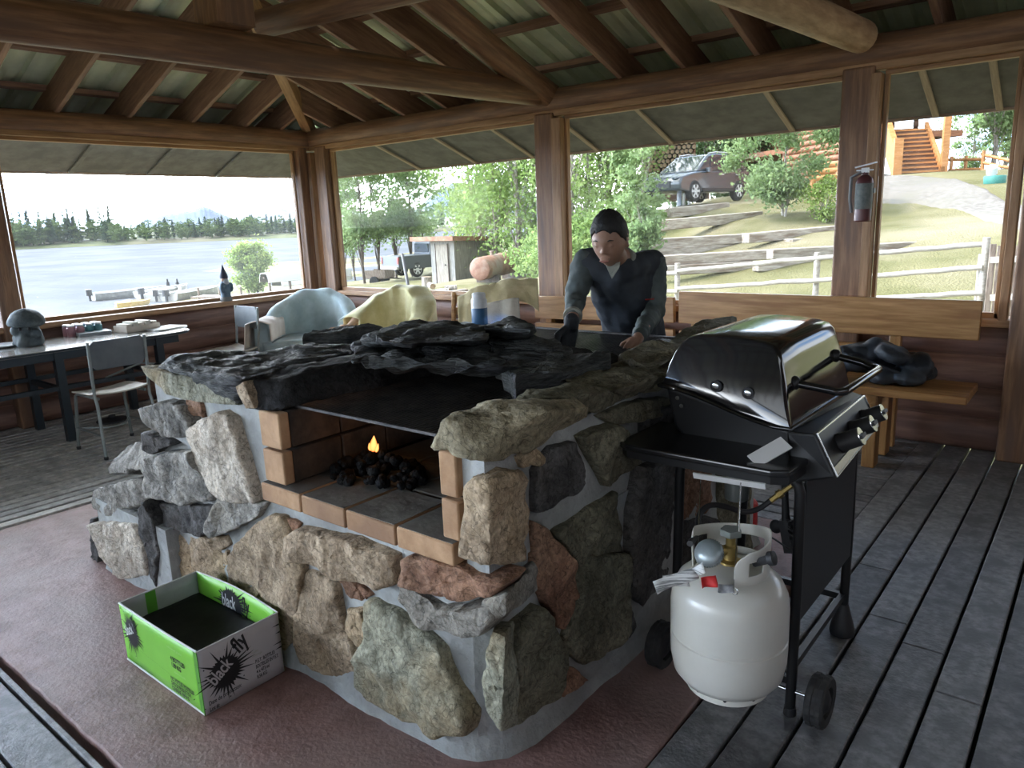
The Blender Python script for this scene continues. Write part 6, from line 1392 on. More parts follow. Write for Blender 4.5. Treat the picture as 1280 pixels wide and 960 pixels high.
# lower frame: cross bars, side rails, bottom plate
for y, z in ((YN, .125), (YF, .16)):
    mb = MB(); mb.box((-1.08, y-.010, z-.012), (-.675, y+.010, z+.012)); mb.build('cross_bar', M_BLKS, gr, smooth=None)
for x in (-1.08, -.68): mb = MB(); mb.box((x-.009, YN, .15), (x+.009, YF, .175)); mb.build('side_rail', M_BLKS, gr, smooth=None)
mb = MB(); mb.box((-.93, YN-.03, .118), (-.70, YN+.10, .14)); mb.build('bottom_plate', M_BLKS, gr, smooth=None)
mb = MB(); mb.box((-.668, YN+.012, .335), (-.660, YF-.012, .82)); mb.build('front_panel', M_BLKS, gr, smooth=None)
# side shelf
mb = MB(); P = [(-1.17,1.985),(-.70,1.985),(-.655,2.01),(-.64,2.22),(-1.205,2.30),(-1.205,2.015)]
mb.prism(P, .862, .884); o = mb.build('side_shelf', mat('shelf_black', (.012,.012,.013), None, rough=.24, spec=.6), gr, smooth=None); bev(o, .007, 3)
mb = MB(); mb.prism([(p[0]*.985-.013, p[1]+.012) for p in P], .838, .864); mb.build('shelf_skirt', M_BLKS, gr, smooth=None)
a, b = onz(941, 577, .8855), onz(983, 553, .93); mb = MB(); mb.beam(a, b, .05, .004, (.35, -.3, .9)); mb.build('sky_glint_strip', M_WHITE, gr, smooth=None)  # pale strip added to paint the sky reflection at the shelf edge
# firebox
prof = [(-1.10,.90),(-1.135,1.04),(-.715,.945),(-.70,.91),(-.74,.86),(-1.05,.86)]
mb = MB(); n = len(prof); vs = [(x, y, z) for y in (2.195, 2.785) for x, z in prof]
mb.add(vs, [list(range(n)), list(range(2*n-1, n-1, -1))]+[(i, (i+1) % n, n+(i+1) % n, n+i) for i in range(n)]); o = mb.build('firebox', M_BLKS, gr, smooth=None); bev(o, .012, 3)
# hood: rounded outline lofted along the length, ends drawn in
HP = [(-1.137,1.048),(-1.132,1.08),(-1.122,1.115),(-1.105,1.155),(-1.085,1.185),(-1.06,1.206),(-1.025,1.216),(-.96,1.219),(-.88,1.216),(-.815,1.209),(-.782,1.199),(-.764,1.180),(-.752,1.145),(-.736,1.085),(-.721,1.02),(-.708,.958)]
cxh, czh = -.93, 1.0
secs = [(2.168,.955),(2.171,.975),(2.178,.992),(2.192,1.0),(2.35,1.0),(2.5,1.0),(2.65,1.0),(2.778,1.0),(2.792,.992),(2.799,.975),(2.802,.955)]
mb = MB(); vs = []; k = len(HP)
for y, s_ in secs:
    for i, (x, z) in enumerate(HP):
        t = max(0, (z-1.0)/.24); yy = y+(.04*t if y < 2.5 else -.04*t)*1.0; edge = i in (0, k-1)
        vs.append((cxh+(x-cxh)*(s_ if not edge else 1-(1-s_)*.3), yy, czh+(z-czh)*(s_ if not edge else 1)))
m_ = len(secs); mb.add(vs, [(i*k+j, i*k+j+1, (i+1)*k+j+1, (i+1)*k+j) for i in range(m_-1) for j in range(k-1)]+[list(range(k)), list(range((m_-1)*k, m_*k))])
hd = mb.build('hood', M_BLKG, gr, smooth=35)
# lid rim along the curved lower edge at the near end and front
rim = [Vector((-1.140, 2.80, 1.045)), Vector((-1.142, 2.166, 1.045))]+[Vector((-1.142+(.432)*t, 2.163, 1.045-.088*(3*t*t-2*t*t*t)-.0)) for t in [i/12 for i in range(1, 13)]]+[Vector((-.703, 2.80, .955))]
bar('hood_rim', rim, .007, M_BLKG, 8, hd)
for px, py, yy in ((896, 482, 2.164), (936, 491, 2.164)):
    p = ony(px, py, yy+.012); mb = MB(); Mr = Matrix.Translation(p) @ Matrix.Rotation(PI/2, 4, 'X'); mb.lathe([(.002,-.004),(.011,-.004),(.011,.012),(.007,.014),(.002,.014)], Mr, 18); mb.build('hood_bolt', M_CHR, hd)
    mb = MB(); mb.lathe([(.012,.0),(.0185,.0),(.0185,.009),(.012,.009)], Mr, 24); mb.build('washer', M_BLKS, hd)
for px, py in ((848, 497), (853, 507)): p = ony(px, py, 2.19); mb = MB(); mb.lathe([(.001,-.004),(.007,-.004),(.007,.008),(.001,.008)], Matrix.Translation(p) @ Matrix.Rotation(PI/2, 4, 'X'), 14); mb.build('firebox_bolt', M_CHR, gr)
# handle
h0 = Vector((-.742, 2.275, 1.075)); A_ = onx(1055, 489, -.60); B_ = onx(1088, 461, -.60); h3 = Vector((-.742, 2.70, 1.09))
A_ = Vector((-.60, 2.30, 1.055)); B_ = Vector((-.59, 2.70, 1.06))
pts = [h0, h0.lerp(A_, .75)]+[A_+Vector((-.03+.03*math.sin(R(t)), .03-.03*math.cos(R(t)), 0)) for t in (10, 40, 70, 90)]+[B_+Vector((-.03+.03*math.cos(R(t)), -.03+.03*math.sin(R(t)), 0)) for t in (0, 30, 60, 90)]+[h3.lerp(B_, .6), h3]
bar('hood_handle', pts, .0125, M_BLKG, 12, hd)
for q in (h0, h3): mb = MB(); mb.lathe([(.02,-.012),(.024,-.008),(.022,.012),(.014,.02)], Matrix.Translation(q) @ Matrix.Rotation(PI/2, 4, 'Y'), 16); mb.build('handle_mount', M_BLKS, hd)
# control panel with knobs
n0, n1, f0, f1 = ony(1019, 543, 2.14), ony(1045, 598, 2.14), ony(1080, 494, 2.78), ony(1098, 532, 2.78)
bk0, bk1 = Vector((-.715, 2.15, .955)), Vector((-.715, 2.78, .955)); lo0, lo1 = Vector((-.69, 2.14, .80)), Vector((-.69, 2.78, .80))
mb = MB(); mb.add([bk0, n0, n1, lo0, bk1, f0, f1, lo1], [(0,1,2,3), (7,6,5,4), (0,4,5,1), (1,5,6,2), (2,6,7,3), (3,7,4,0)]); cp = mb.build('control_panel', M_BLKS, gr, smooth=None); bev(cp, .008, 2)
pn = (n1-n0).cross(f0-n0).normalized(); pn = pn if pn.x > 0 else -pn
fr = [n0, n1, f1, f0]; c4 = sum(fr, Vector())/4; fr2 = [p+(c4-p).normalized()*.010+pn*.002 for p in fr]
bar('panel_trim', fr2+[fr2[0], fr2[1]], .003, M_CHR, 6, cp)
mb = MB(); q = [n0.lerp(n1, .80), n0.lerp(n1, .97), f0.lerp(f1, .97), f0.lerp(f1, .80)]; q = [p.lerp(c4, .03)+pn*.003 for p in q]; mb.hexa(q, [p+pn*.002 for p in q]); mb.build('badge_strip', M_CHR, cp, smooth=None)
for t in (.26, .53, .80):
    c = n0.lerp(f0, t).lerp(n1.lerp(f1, t), .52); Mk = frame(c, c+pn) @ Matrix.Rotation(PI/2, 4, 'Y')
    mb = MB(); mb.lathe([(.031,0),(.032,.006),(.0285,.012),(.0275,.062),(.0255,.066)], Mk, 28); kb = mb.build('knob', M_PLAST, cp)
    mb = MB(); mb.lathe([(.0255,.065),(.0275,.0655),(.0275,.068),(.0255,.068)], Mk, 28); mb.build('chrome_ring', M_CHR, kb)
    mb = MB(); mb.box((-.005,-.024,.062), (.005,.024,.076), Mk); mb.build('grip_bar', M_PLAST, kb, smooth=None)
# grease cup, hose, valve, hanger
p = ony(921, 612, 2.35); mb = MB(); mb.lathe([(.033,-.035),(.040,-.03),(.042,.03),(.044,.032),(.044,.036),(.038,.036)], None, 24, p); mb.build('grease_cup', M_STEEL, gr)
bar('cup_hook', [p+Vector((0, 0, .03)), p+Vector((0, 0, .12))], .005, M_CHR)
a, b = ony(867, 594, 1.995), ony(957, 608, 1.995); mb = MB(); mb.beam(a, b, .006, .018, (0, -.3, 1)); o = mb.build('tank_gauge_bar', M_WHITE, gr, smooth=None); o['label'] = 'white tank gauge strip under the side shelf'
TX, TY = -.735, 1.805
# chain
mb = MB(); c0_, c1_ = ony(926, 604, 1.985), Vector((TX+.03, TY-.02, .775))
for i in range(34): mb.ell(c0_.lerp(c1_, i/33), .0022, n=6, m=4)
mb.build('bead_chain', M_CHR, gr, smooth=60)
hose0 = Vector((TX-.075, TY-.09, .745))
hp = [Vector((TX-.078, TY-.085, .735)), ony(872, 668, 1.85), ony(873, 642, 1.90), ony(887, 630, 1.98), ony(908, 633, 2.05), ony(930, 641, 2.10), ony(948, 637, 2.14), ony(963, 626, 2.16)]
def smoothp(P, it=2):
    for _ in range(it):
        Q_ = [P[0]]
        for i in range(len(P)-1): Q_ += [P[i].lerp(P[i+1], .25), P[i].lerp(P[i+1], .75)]
        P = Q_+[P[-1]]
    return P
bar('gas_hose', smoothp(hp), .0085, M_PLAST, 10)
p, q = ony(963, 626, 2.16), ony(992, 605, 2.2); mb = MB(); mb.tube([p, p.lerp(q, .3), p.lerp(q, .31), p.lerp(q, .5), p.lerp(q, .51), q], [.009, .009, .013, .013, .008, .008], 6); mb.build('brass_fitting', M_BRASS, gr, smooth=30)
bar('ignition_lead', smoothp([ony(958, 668, 2.25), ony(975, 678, 2.22), ony(990, 690, 2.2), Vector((-.675, YN, .62))]), .003, M_PLAST, 6)
# ------------------------------------------------------------ propane tank hanging on the cart end
M_TANK = mat('cream_enamel', (.50,.49,.44), (.55,.54,.49), 4, .32, coat=.3)
tk2 = thing('propane_tank', 'cream white propane tank hanging at the end of the barbecue', 'tank', (TX, TY, .28))
cT = Vector((TX, TY, 0)); mb = MB()
mb.lathe([(.10,.318),(.130,.332),(.148,.356),(.156,.40),(.1575,.44),(.1575,.464),(.1545,.467),(.1545,.471),(.1575,.474),(.1575,.555),(.153,.59),(.138,.622),(.112,.645),(.075,.66),(.045,.668),(.02,.67)], None, 56, cT); mb.build('body', M_TANK, tk2, smooth=30)
mb = MB(); nn = 48; vs = []
for i in range(nn):
    a = 2*PI*i/nn
    for r_, z in ((.108,.34),(.110,.318),(.112,.303),(.108,.303),(.105,.316),(.103,.34)): vs.append(cT+Vector((r_*math.cos(a), r_*math.sin(a), z)))
mb.add(vs, [(i*6+j, ((i+1) % nn)*6+j, ((i+1) % nn)*6+(j+1) % 6, i*6+(j+1) % 6) for i in range(nn) for j in range(6)]); fo = mb.build('foot_ring', M_TANK, tk2, smooth=40)
for a in (-70, -30, -110): mb = MB(); c = cT+Vector((.112*math.cos(R(a)), .112*math.sin(R(a)), .320)); mb.ell(c, .005, n=8, m=6); mb.build('drain_hole', M_PLAST, fo)
# collar: open guard ring with hand holes
mb = MB(); na = 60; nz_ = 10
def colr(a, z): return cT+Vector(((.098+.004*(z-.64)/.12)*math.cos(a), (.098+.004*(z-.64)/.12)*math.sin(a), z))
A0, A1 = R(-62), R(205)
vs = []; keep = []
for i in range(na+1):
    a = A0+(A1-A0)*i/na; ztop = .765-.025*abs(math.sin(a*1.0-.6))*(1 if i not in (0, na) else 1); endf = min(1, min(i, na-i)/5); ztop = .655+(ztop-.655)*(.55+.45*endf**.5)
    for j in range(nz_+1): vs.append(colr(a, .645+(ztop-.645)*j/nz_))
for i in range(na):
    for j in range(nz_):
        a = math.degrees(A0+(A1-A0)*(i+.5)/na)
        hole = 3 <= j <= 6 and any(abs(a-h) < w_ for h, w_ in ((-25, 14), (75, 26), (170, 20)))
        if not hole: keep.append((i*(nz_+1)+j, (i+1)*(nz_+1)+j, (i+1)*(nz_+1)+j+1, i*(nz_+1)+j+1))
mb.add(vs, keep); o = mb.build('collar', M_TANK, tk2, smooth=40); mod(o, 'SOLIDIFY', thickness=.005, offset=0); bev(o, .0015, 2)
mb = MB(); mb.lathe([(.03,.665),(.03,.675),(.018,.68),(.018,.715),(.013,.72),(.013,.745)], None, 16, cT); mb.tube([cT+Vector((0, 0, .705)), cT+Vector((-.06, -.05, .705))], .014, 12); mb.build('valve', M_BRASS, tk2)
mb = MB(); Mv = Matrix.Translation(cT+Vector((0, 0, .748))); nn = 20; mb.prism([(.026*(1+.10*math.cos(5*2*PI*i/nn))*math.cos(2*PI*i/nn), .026*(1+.10*math.cos(5*2*PI*i/nn))*math.sin(2*PI*i/nn)) for i in range(nn)], 0, .018, Mv); mb.build('valve_wheel', M_STEEL, tk2, smooth=40)
mb = MB(); c = ony(964, 698, 1.74); mb.tube([cT+Vector((.08, -.03, .70)), c], [.010, .012], 10); mb.lathe([(.016,-.008),(.018,-.006),(.018,.008),(.012,.01)], Matrix.Translation(c) @ Matrix.Rotation(R(70), 4, 'Y'), 16); mb.build('bleeder_cap', M_PLAST, tk2)
# regulator
c = ony(886, 691, 1.70); nf = (EYE-c).normalized()+Vector((-.35, .1, .25)); Mr = frame(c, c+nf) @ Matrix.Rotation(PI/2, 4, 'Y')
rg = thing('gas_regulator', 'round grey gas regulator screwed onto the tank valve', 'regulator', c)
mb = MB(); mb.lathe([(.012,-.035),(.02,-.03),(.034,-.016),(.037,-.008),(.037,.004),(.033,.010),(.022,.018),(.008,.021)], Mr, 32); mb.build('body', mat('regulator_grey', (.22,.26,.27), (.30,.34,.35), 6, .35, metal=.4), rg)
mb = MB(); nn = 36
for i in range(nn): a = 2*PI*i/nn; mb.ell(Mr @ Vector((.037*math.cos(a), .037*math.sin(a), -.002)), .003, n=6, m=4)
mb.build('crimped_rim', M_STEEL, rg); mb = MB(); mb.tube([c+Vector((0, 0, -.0))-nf.normalized()*.03, cT+Vector((-.045, -.04, .705))], [.013, .016], 10); mb.build('coupling', M_PLAST, rg)
# tags on the tank
def tagcard(name, px, D, label, m, parent, fold=.02, lines=None):
    P = [dep(x, y, D+dd) for (x, y, dd) in px]; mb = MB(); n_ = (P[1]-P[0]).cross(P[3]-P[0]).normalized(); k = 8; vs = []
    for i in range(k+1):
        for j in range(5):
            t, u_ = i/k, j/4; q = P[0].lerp(P[1], t).lerp(P[3].lerp(P[2], t), u_); vs.append(q+n_*(fold*.4*math.sin(t*5)*(.3+u_)))
    mb.add(vs, [(i*5+j, i*5+5+j, i*5+6+j, i*5+j+1) for i in range(k) for j in range(4)]); o = mb.build(name, m, parent, smooth=180); mod(o, 'SOLIDIFY', thickness=.0008, offset=0); o['label'] = label; return o
M_TAGW = mat('printed_tag', (.25,.26,.26), (.70,.71,.70), 7, .7, stretch=(1, 1, 22), lo=.44, hi=.5); M_TAGR = mat('red_tag', (.60,.03,.03), None, rough=.5); M_TAGG = mat('grey_label', (.25,.26,.28), (.36,.37,.39), 90, .6)
D0 = 1.90
tagcard('paper_tag', ((816,727,0),(868,708,.02),(872,722,.02),(822,743,0)), D0, 'white printed paper tag sticking out left', M_TAGW, tk2)
tagcard('paper_tag', ((828,719,.0),(858,718,.02),(860,732,.02),(830,734,0)), D0+.01, 'white folded printed tag', M_TAGW, tk2)
tagcard('paper_tag', ((856,718,.02),(878,702,.0),(882,714,.0),(862,728,.02)), D0-.0, 'crumpled white tag by the regulator', M_TAGW, tk2)
tagcard('red_tag', ((876,722,.0),(894,719,.01),(896,733,.005),(878,736,0)), D0, 'small red warning tag', M_TAGR, tk2)
tagcard('grey_label', ((898,730,.0),(916,731,.01),(916,742,.0),(897,740,-.01)), D0-.01, 'grey data label on the shoulder', M_TAGG, tk2)
for a, b in (((925, 608, 1.985), (917, 738, 1.69)), ((876, 598, 2.0), (871, 704, 1.75))): mb = MB(); mb.tube([ony(*a), ony(*b)], .0016, 6); mb.build('hanger_wire', M_CHR, tk2)
p = ony(918, 739, 1.685); mb = MB(); mb.tube([p+Vector((.009*math.cos(t), 0, .009*math.sin(t))) for t in [2*PI*i/12 for i in range(13)]], .0015, 6); mb.build('hanger_ring', M_CHR, tk2)
# brush and red can
br = thing('grill_brush', 'black barbecue brush hanging inside the cart', 'brush', (-.75, 2.40, .62)); a, b, c = ony(981, 600, 2.42), ony(982, 645, 2.42), ony(990, 690, 2.42)
mb = MB(); mb.tube([a, a.lerp(b, .5), b, b.lerp(c, .3)], [.012, .011, .013, .02], 10); mb.build('brush_handle', M_PLAST, br)
mb = MB(); mb.beam(b.lerp(c, .1), c, .045, .03, (0, -1, 0)); o = mb.build('brush_head', M_PLAST, br, smooth=None)
mb = MB(); rr_ = random.Random(4)
for i in range(90): q = b.lerp(c, rr_.uniform(.1, 1))+Vector((rr_.uniform(.0, .03), -.012, rr_.uniform(-.01, .01))); mb.tube([q, q+Vector((.022, -.012, -.01+.02*rr_.random()))], .0016, 4)
mb.build('bristles', M_PLAST, br, smooth=None); mb = MB(); mb.ell(ony(970, 658, 2.42), (.022,.015,.025)); mb.build('scraper', M_PLAST, br)
p = onz(934, 668, 0.0); p.z = .006
p = Vector((-1.12, 3.10, .006)); p = onz(932, 668, .0); rc = thing('red_can', 'small red can on the deck behind the barbecue', 'can', (p.x, p.y, 0)); 
mb = MB(); mb.lathe([(.05,.007),(.055,.012),(.055,.17),(.045,.185),(.02,.195),(.018,.22)], None, 20, (p.x, p.y, 0)); mb.build('body', mat('red_enamel', (.45,.03,.03), None, rough=.35), rc); mb = MB(); mb.lathe([(.022,.215),(.022,.235),(.012,.24)], None, 14, (p.x, p.y, 0)); mb.build('cap', M_PLAST, rc)
# ------------------------------------------------------------ lime green carton
M_GRN = mat('lime_print', (.18,.50,.045), (.22,.56,.06), 3, .42); M_GRND = mat('dark_green_print', (.09,.30,.035), None, rough=.45); M_BOXW = mat('grey_white_print', (.40,.38,.39), (.46,.44,.45), 3, .5); M_CARDI = mat('grey_board_inside', (.30,.33,.33), (.37,.40,.40), 8, .8)
M_INK = mat('black_ink', (.010,.011,.012), None, rough=.45); M_EDGE = mat('white_board_edge', (.66,.68,.66), None, rough=.7); M_LINER = mat('black_liner', (.006,.006,.007), (.018,.017,.017), 5, .7, .4); M_FAINT = mat('faded_print', (.36,.60,.25), None, rough=.5)
X0, X1, Y0, Y1, Z0, Z1 = -2.80, -2.235, 1.035, 1.345, .008, .246
bx_ = thing('cardboard_carton', 'lime green open drinks carton on the red pad', 'carton', (-2.53, 1.19, 0))
def wall(nm, m_out, fn_out, fn_in, nu=16, m_in=None):
    """carton side as two skins: printed outside and board inside"""
    for which, fn, mm in (('', fn_out, m_out), ('_lining', fn_in, m_in)):
        mb = MB(); vs = [fn(i/nu, j/6) for i in range(nu+1) for j in range(7)]; mb.add(vs, [(i*7+j, i*7+7+j, i*7+8+j, i*7+j+1) for i in range(nu) for j in range(6)])
        o = mb.build(nm+which, mm, bx_, smooth=180); mod(o, 'SOLIDIFY', thickness=.0018, offset=0)
bow = lambda u, v: .012*math.sin(PI*u)*v
wall('front_side', M_GRN, lambda u, v: (X0+(X1-X0)*u, Y0-.004*math.sin(PI*u)*v, Z0+(Z1-Z0)*v), lambda u, v: (X0+.003+(X1-X0-.006)*u, Y0+.003-.004*math.sin(PI*u)*v, Z0+(Z1-Z0)*v), m_in=M_CARDI)
wall('end_side', M_BOXW, lambda u, v: (X1, Y0+(Y1-Y0)*u, Z0+(Z1-Z0)*v), lambda u, v: (X1-.003, Y0+(Y1-Y0)*u, Z0+(Z1-Z0)*v), m_in=M_CARDI)
wall('end_side', M_BOXW, lambda u, v: (X0, Y0+(Y1-Y0)*u, Z0+(Z1-Z0)*v), lambda u, v: (X0+.003, Y0+(Y1-Y0)*u, Z0+(Z1-Z0)*v), m_in=M_CARDI)
wall('back_side', M_GRN, lambda u, v: (X0+(X1-X0)*u, Y1+bow(u, v), Z0+(Z1-Z0)*v+.006*math.sin(PI*u)*v), lambda u, v: (X0+(X1-X0)*u, Y1-.003+bow(u, v), Z0+(Z1-Z0)*v+.006*math.sin(PI*u)*v), m_in=M_GRN)
mb = MB(); mb.tube([(X0, Y0-.004*math.sin(PI*i/16)-.0, Z1) if False else (X0+(X1-X0)*i/16, Y0-.003*math.sin(PI*i/16), Z1) for i in range(17)], .0035, 6); mb.tube([(X0+(X1-X0)*i/16, Y1-.001+.012*math.sin(PI*i/16), Z1+.006*math.sin(PI*i/16)) for i in range(17)], .003, 6); mb.tube([(X0, Y0, Z1), (X0, Y1, Z1)], .0025, 6); mb.tube([(X1, Y0, Z1), (X1, Y1, Z1)], .002, 6); mb.tube([(X0, Y0-.001, Z0+.004), (X1, Y0-.001, Z0+.004)], .004, 6); mb.build('board_edge', M_EDGE, bx_)
mb = MB(); mb.box((X0+.002, Y0+.002, .007), (X1-.002, Y1-.002, .011)); mb.build('bottom', M_CARDI, bx_, smooth=None)
mb = MB(); mb.grid(lambda u, v: (X0+.004+(X1-X0-.008)*u, Y0+.004+(Y1-Y0-.008)*v, .155-.03*math.sin(PI*u)*math.sin(PI*v)+.006*noise.noise((u*6, v*4, 2))), 24, 16); o = mb.build('black_liner', M_LINER, bx_, smooth=180); mod(o, 'SOLIDIFY', thickness=.003); o['label'] = 'black lining sagging inside the carton'
mb = MB(); mb.box((X0+.0045, 1.13, .13), (X0+.0055, 1.17, Z1-.002)); o = mb.build('green_tape', M_GRND, bx_, smooth=None); o['label'] = 'dark green strip down the inner end'
mb = MB(); mb.box((X1-.022, Y0-.0025, Z0), (X1+.0015, Y0+.0, Z1-.004)); mb.build('corner_strip', M_GRND, bx_, smooth=None)
def splat(M, r_, seed, sx=1.0, n=34, name='ink_splash'):
    q = random.Random(seed); pts = []
    for i in range(n):
        a = 2*PI*i/n+q.uniform(-.03, .03); f = q.choice((.8, .9, 1.0, 1.2, 1.5)); pts.append((r_*.66*math.cos(a)*sx, r_*.66*math.sin(a))); a2 = a+PI/n; pts.append((r_*f*math.cos(a2)*sx, r_*f*math.sin(a2)*.9))
    mb = MB(); c = len(pts); vs = [M @ Vector((0, 0, 0))]+[M @ Vector((x, y, 0)) for x, y in pts]; mb.add(vs, [(0, 1+i, 1+(i+1) % c) for i in range(c)])
    for _ in range(9):
        a = q.uniform(0, 6.28); d = r_*q.uniform(1.0, 1.6); s_ = r_*q.uniform(.02, .05); base_ = Vector((d*math.cos(a)*sx, d*math.sin(a), 0)); mb.add([M @ (base_+Vector((s_*math.cos(t), s_*math.sin(t), 0))) for t in (0, 1.05, 2.1, 3.14, 4.2, 5.24)], [(0,1,2,3,4,5)])
    return mb.build(name, M_INK, bx_, smooth=None)
def text(s_, size, M, m, squeeze=1.0, shear=0.0, name='lettering', spacing=1.0, bold=0.0, parent=None):
    cu = bpy.data.curves.new(name, 'FONT'); cu.body = s_; cu.size = size; cu.shear = shear; cu.space_character = spacing; cu.offset = bold; cu.align_x = 'LEFT'
    t = bpy.data.objects.new('tmp', cu); COL.objects.link(t); bpy.context.view_layer.update(); me = bpy.data.meshes.new_from_object(t.evaluated_get(bpy.context.evaluated_depsgraph_get())); bpy.data.objects.remove(t)
    me.name = name; S = Matrix.Diagonal((squeeze, 1, 1, 1)); p_ = parent or bx_; me.transform(wm(p_).inverted() @ M @ S); me.materials.clear(); me.materials.append(m)
    o = bpy.data.objects.new(name, me); COL.objects.link(o); o.parent = p_; return o
def face(o_, ux, uy): ux, uy = Vector(ux).normalized(), Vector(uy).normalized(); n_ = ux.cross(uy); return Matrix(((ux.x, uy.x, n_.x, o_[0]), (ux.y, uy.y, n_.y, o_[1]), (ux.z, uy.z, n_.z, o_[2]), (0, 0, 0, 1)))
RZ = lambda a: Matrix.Rotation(R(a), 4, 'Z')
E_ = lambda s_, z, d=.0022: face((X1+d, Y0+s_, z), (0, 1, 0), (0, 0, 1))
splat(E_(.088, .126, .0016), .080, 3, 1.0)
text('black', .072, E_(.044, .094) @ RZ(33), M_BOXW, .62, 0, bold=.0012, spacing=.95); text('fly', .092, E_(.143, .166) @ RZ(33), M_INK, .62, .1, bold=.002)
for i, s_ in enumerate(('P.E.T. BOTTLES', 'BOUTEILLES EN P.E.T.', '4 x 473 ml', '8.56 KG')): text(s_, .0195, E_(.200, .098-.020*i), M_INK, .50 if i == 1 else .62, 0, bold=.0004)
text('Date de production:', .022, E_(.016, .036) @ RZ(3), M_INK, .68, 0, bold=.0003); text('Lot #:', .022, E_(.016, .013), M_INK, .68, 0, bold=.0003)
text('vodka\nbeverage', .014, E_(.190, .140), mat('faint_grey_print', (.30,.31,.25), None, rough=.6), .8)
for z_, l_ in ((.20, .03), (.17, .02), (.13, .035), (.11, .028)):
    mb = MB(); Mx = E_(.309, z_, .0016); mb.add([Mx @ Vector(v) for v in ((0, .004, 0), (-l_, .0, 0), (0, -.003, 0))], [(0,1,2)]); mb.build('ink_splash', M_INK, bx_, smooth=None)
Ff = lambda s_, z, d=.0045: face((X0+s_, Y0-d, z), (1, 0, 0), (0, 0, 1))
splat(Ff(.082, .150, .0042), .078, 8, .8); text('black', .056, Ff(.040, .128, .0055) @ RZ(25), M_EDGE, .6, 0, bold=.001); text('fly', .07, Ff(.105, .172, .0055) @ RZ(25), M_INK, .6, 0, bold=.0015)
text('4 BOTTLES\n1.89 KG', .025, Ff(.375, .150), M_INK, .8, 0, bold=.0008); text('vodka beverage  grapefruit', .012, Ff(.36, .195), M_FAINT, .8); text('boisson a la vodka', .013, Ff(.39, .105), M_FAINT, .8)
for i, s_ in enumerate(('P.E.T. BOTTLES / BOUTEILLES', 'DATE DE PRODUCTION', 'CONSIGNE / REFUND')): text(s_, .020, Ff(.355, .066-.019*i), M_INK, .62, 0, bold=.0007)
mb = MB(); 
for i in range(38): s_ = .11+i*.0105; z_ = .098-.0006*i; Mx = Ff(s_, z_); mb.add([Mx @ Vector(v) for v in ((0, 0, 0), (.005, 0, 0), (.005, .0015, 0), (0, .0015, 0))], [(0,1,2,3)])
mb.build('perforation', M_GRND, bx_, smooth=None); mb = MB(); Mx = Ff(.01, .022); mb.add([Mx @ Vector(v) for v in ((0, 0, 0), (.20, 0, 0), (.20, .004, 0), (0, .004, 0))], [(0,1,2,3)]); mb.build('print_line', M_GRND, bx_, smooth=None)
Bi = lambda s_, z: face((X0+s_, Y1-.006+.012*math.sin(PI*s_/(X1-X0))*((z-Z0)/(Z1-Z0))-.001, z), (1, 0, 0), (0, .072, 1))
splat(Bi(.24, .175), .080, 12, 1.3); text('black', .075, Bi(.175, .155) @ RZ(2), M_EDGE, .62, 0, bold=.001); text('fly', .09, Bi(.315, .168) @ RZ(2), M_INK, .62, .1, bold=.0016)
# ------------------------------------------------------------ the man at the grate
M_SKIN = mat('skin', (.25,.14,.092), (.33,.19,.13), 9, .5, .08, bscale=120)
M_HAIR = mat('black_hair', (.006,.006,.006), (.016,.015,.014), 40, .6, .5, bscale=160)
M_VEST = mat('navy_vest', (.018,.022,.028), (.034,.040,.048), 8, .8, .25, bscale=30)
M_SHIRT = mat('grey_sleeve', (.048,.060,.058), (.09,.106,.102), 7, .8, .3, bscale=26)
M_COLLAR = mat('pale_collar', (.20,.20,.165), (.27,.27,.225), 12, .8)
M_TROU = mat('dark_trousers', (.03,.035,.045), (.06,.065,.08), 8, .85, .2)
M_GLOVE = mat('black_glove', (.010,.012,.015), (.025,.028,.032), 30, .7, .3)
M_SHOE = mat('dark_shoe', (.02,.018,.016), None, rough=.5)
hR = Vector((RT.x, RT.y, 0)).normalized(); hF = flat(fwd).normalized(); UP = Vector((0, 0, 1))
J = dict(hip=dep(795,452,4.15), waist=dep(792,408,4.02), chest=dep(782,358,3.76), neck=dep(772,326,3.60), head=dep(762,300,3.44),
         sr=dep(731,327,3.62), sl=dep(817,329,3.74), er=dep(719,371,3.66), wr=dep(718,407,3.56), el=dep(818,388,3.74), wl=dep(792,430,3.58))
man = thing('person', 'man in a dark vest and black glove leaning over the cooking grate', 'person', (J['hip'].x, J['hip'].y, 0))
def cap(mb, a, b, ra, rb, n=14):
    a = Vector(a); b = Vector(b); mb.tube([a.lerp(b, t) for t in (0, .25, .5, .75, 1)], [ra+(rb-ra)*t for t in (0, .25, .5, .75, 1)], n)
    mb.ell(a, ra, n=n, m=8); mb.ell(b, rb, n=n, m=8)
def skin_(mb, name, m, vs=.009, it=4, parent=man, label=None, folds=0.0, fs=.10):
    o = mb.build(name, m, parent, smooth=180); mod(o, 'REMESH', mode='VOXEL', voxel_size=vs, use_smooth_shade=True); s_ = o.modifiers.new('smooth', 'SMOOTH'); s_.factor = .6; s_.iterations = it
    if folds:
        tx = bpy.data.textures.new(name+'_folds', 'CLOUDS'); tx.noise_scale = fs; tx.noise_depth = 1
        d = o.modifiers.new('folds', 'DISPLACE'); d.texture = tx; d.strength = folds; d.mid_level = .5; d.texture_coords = 'LOCAL'
    if label: o['label'] = label
    return o
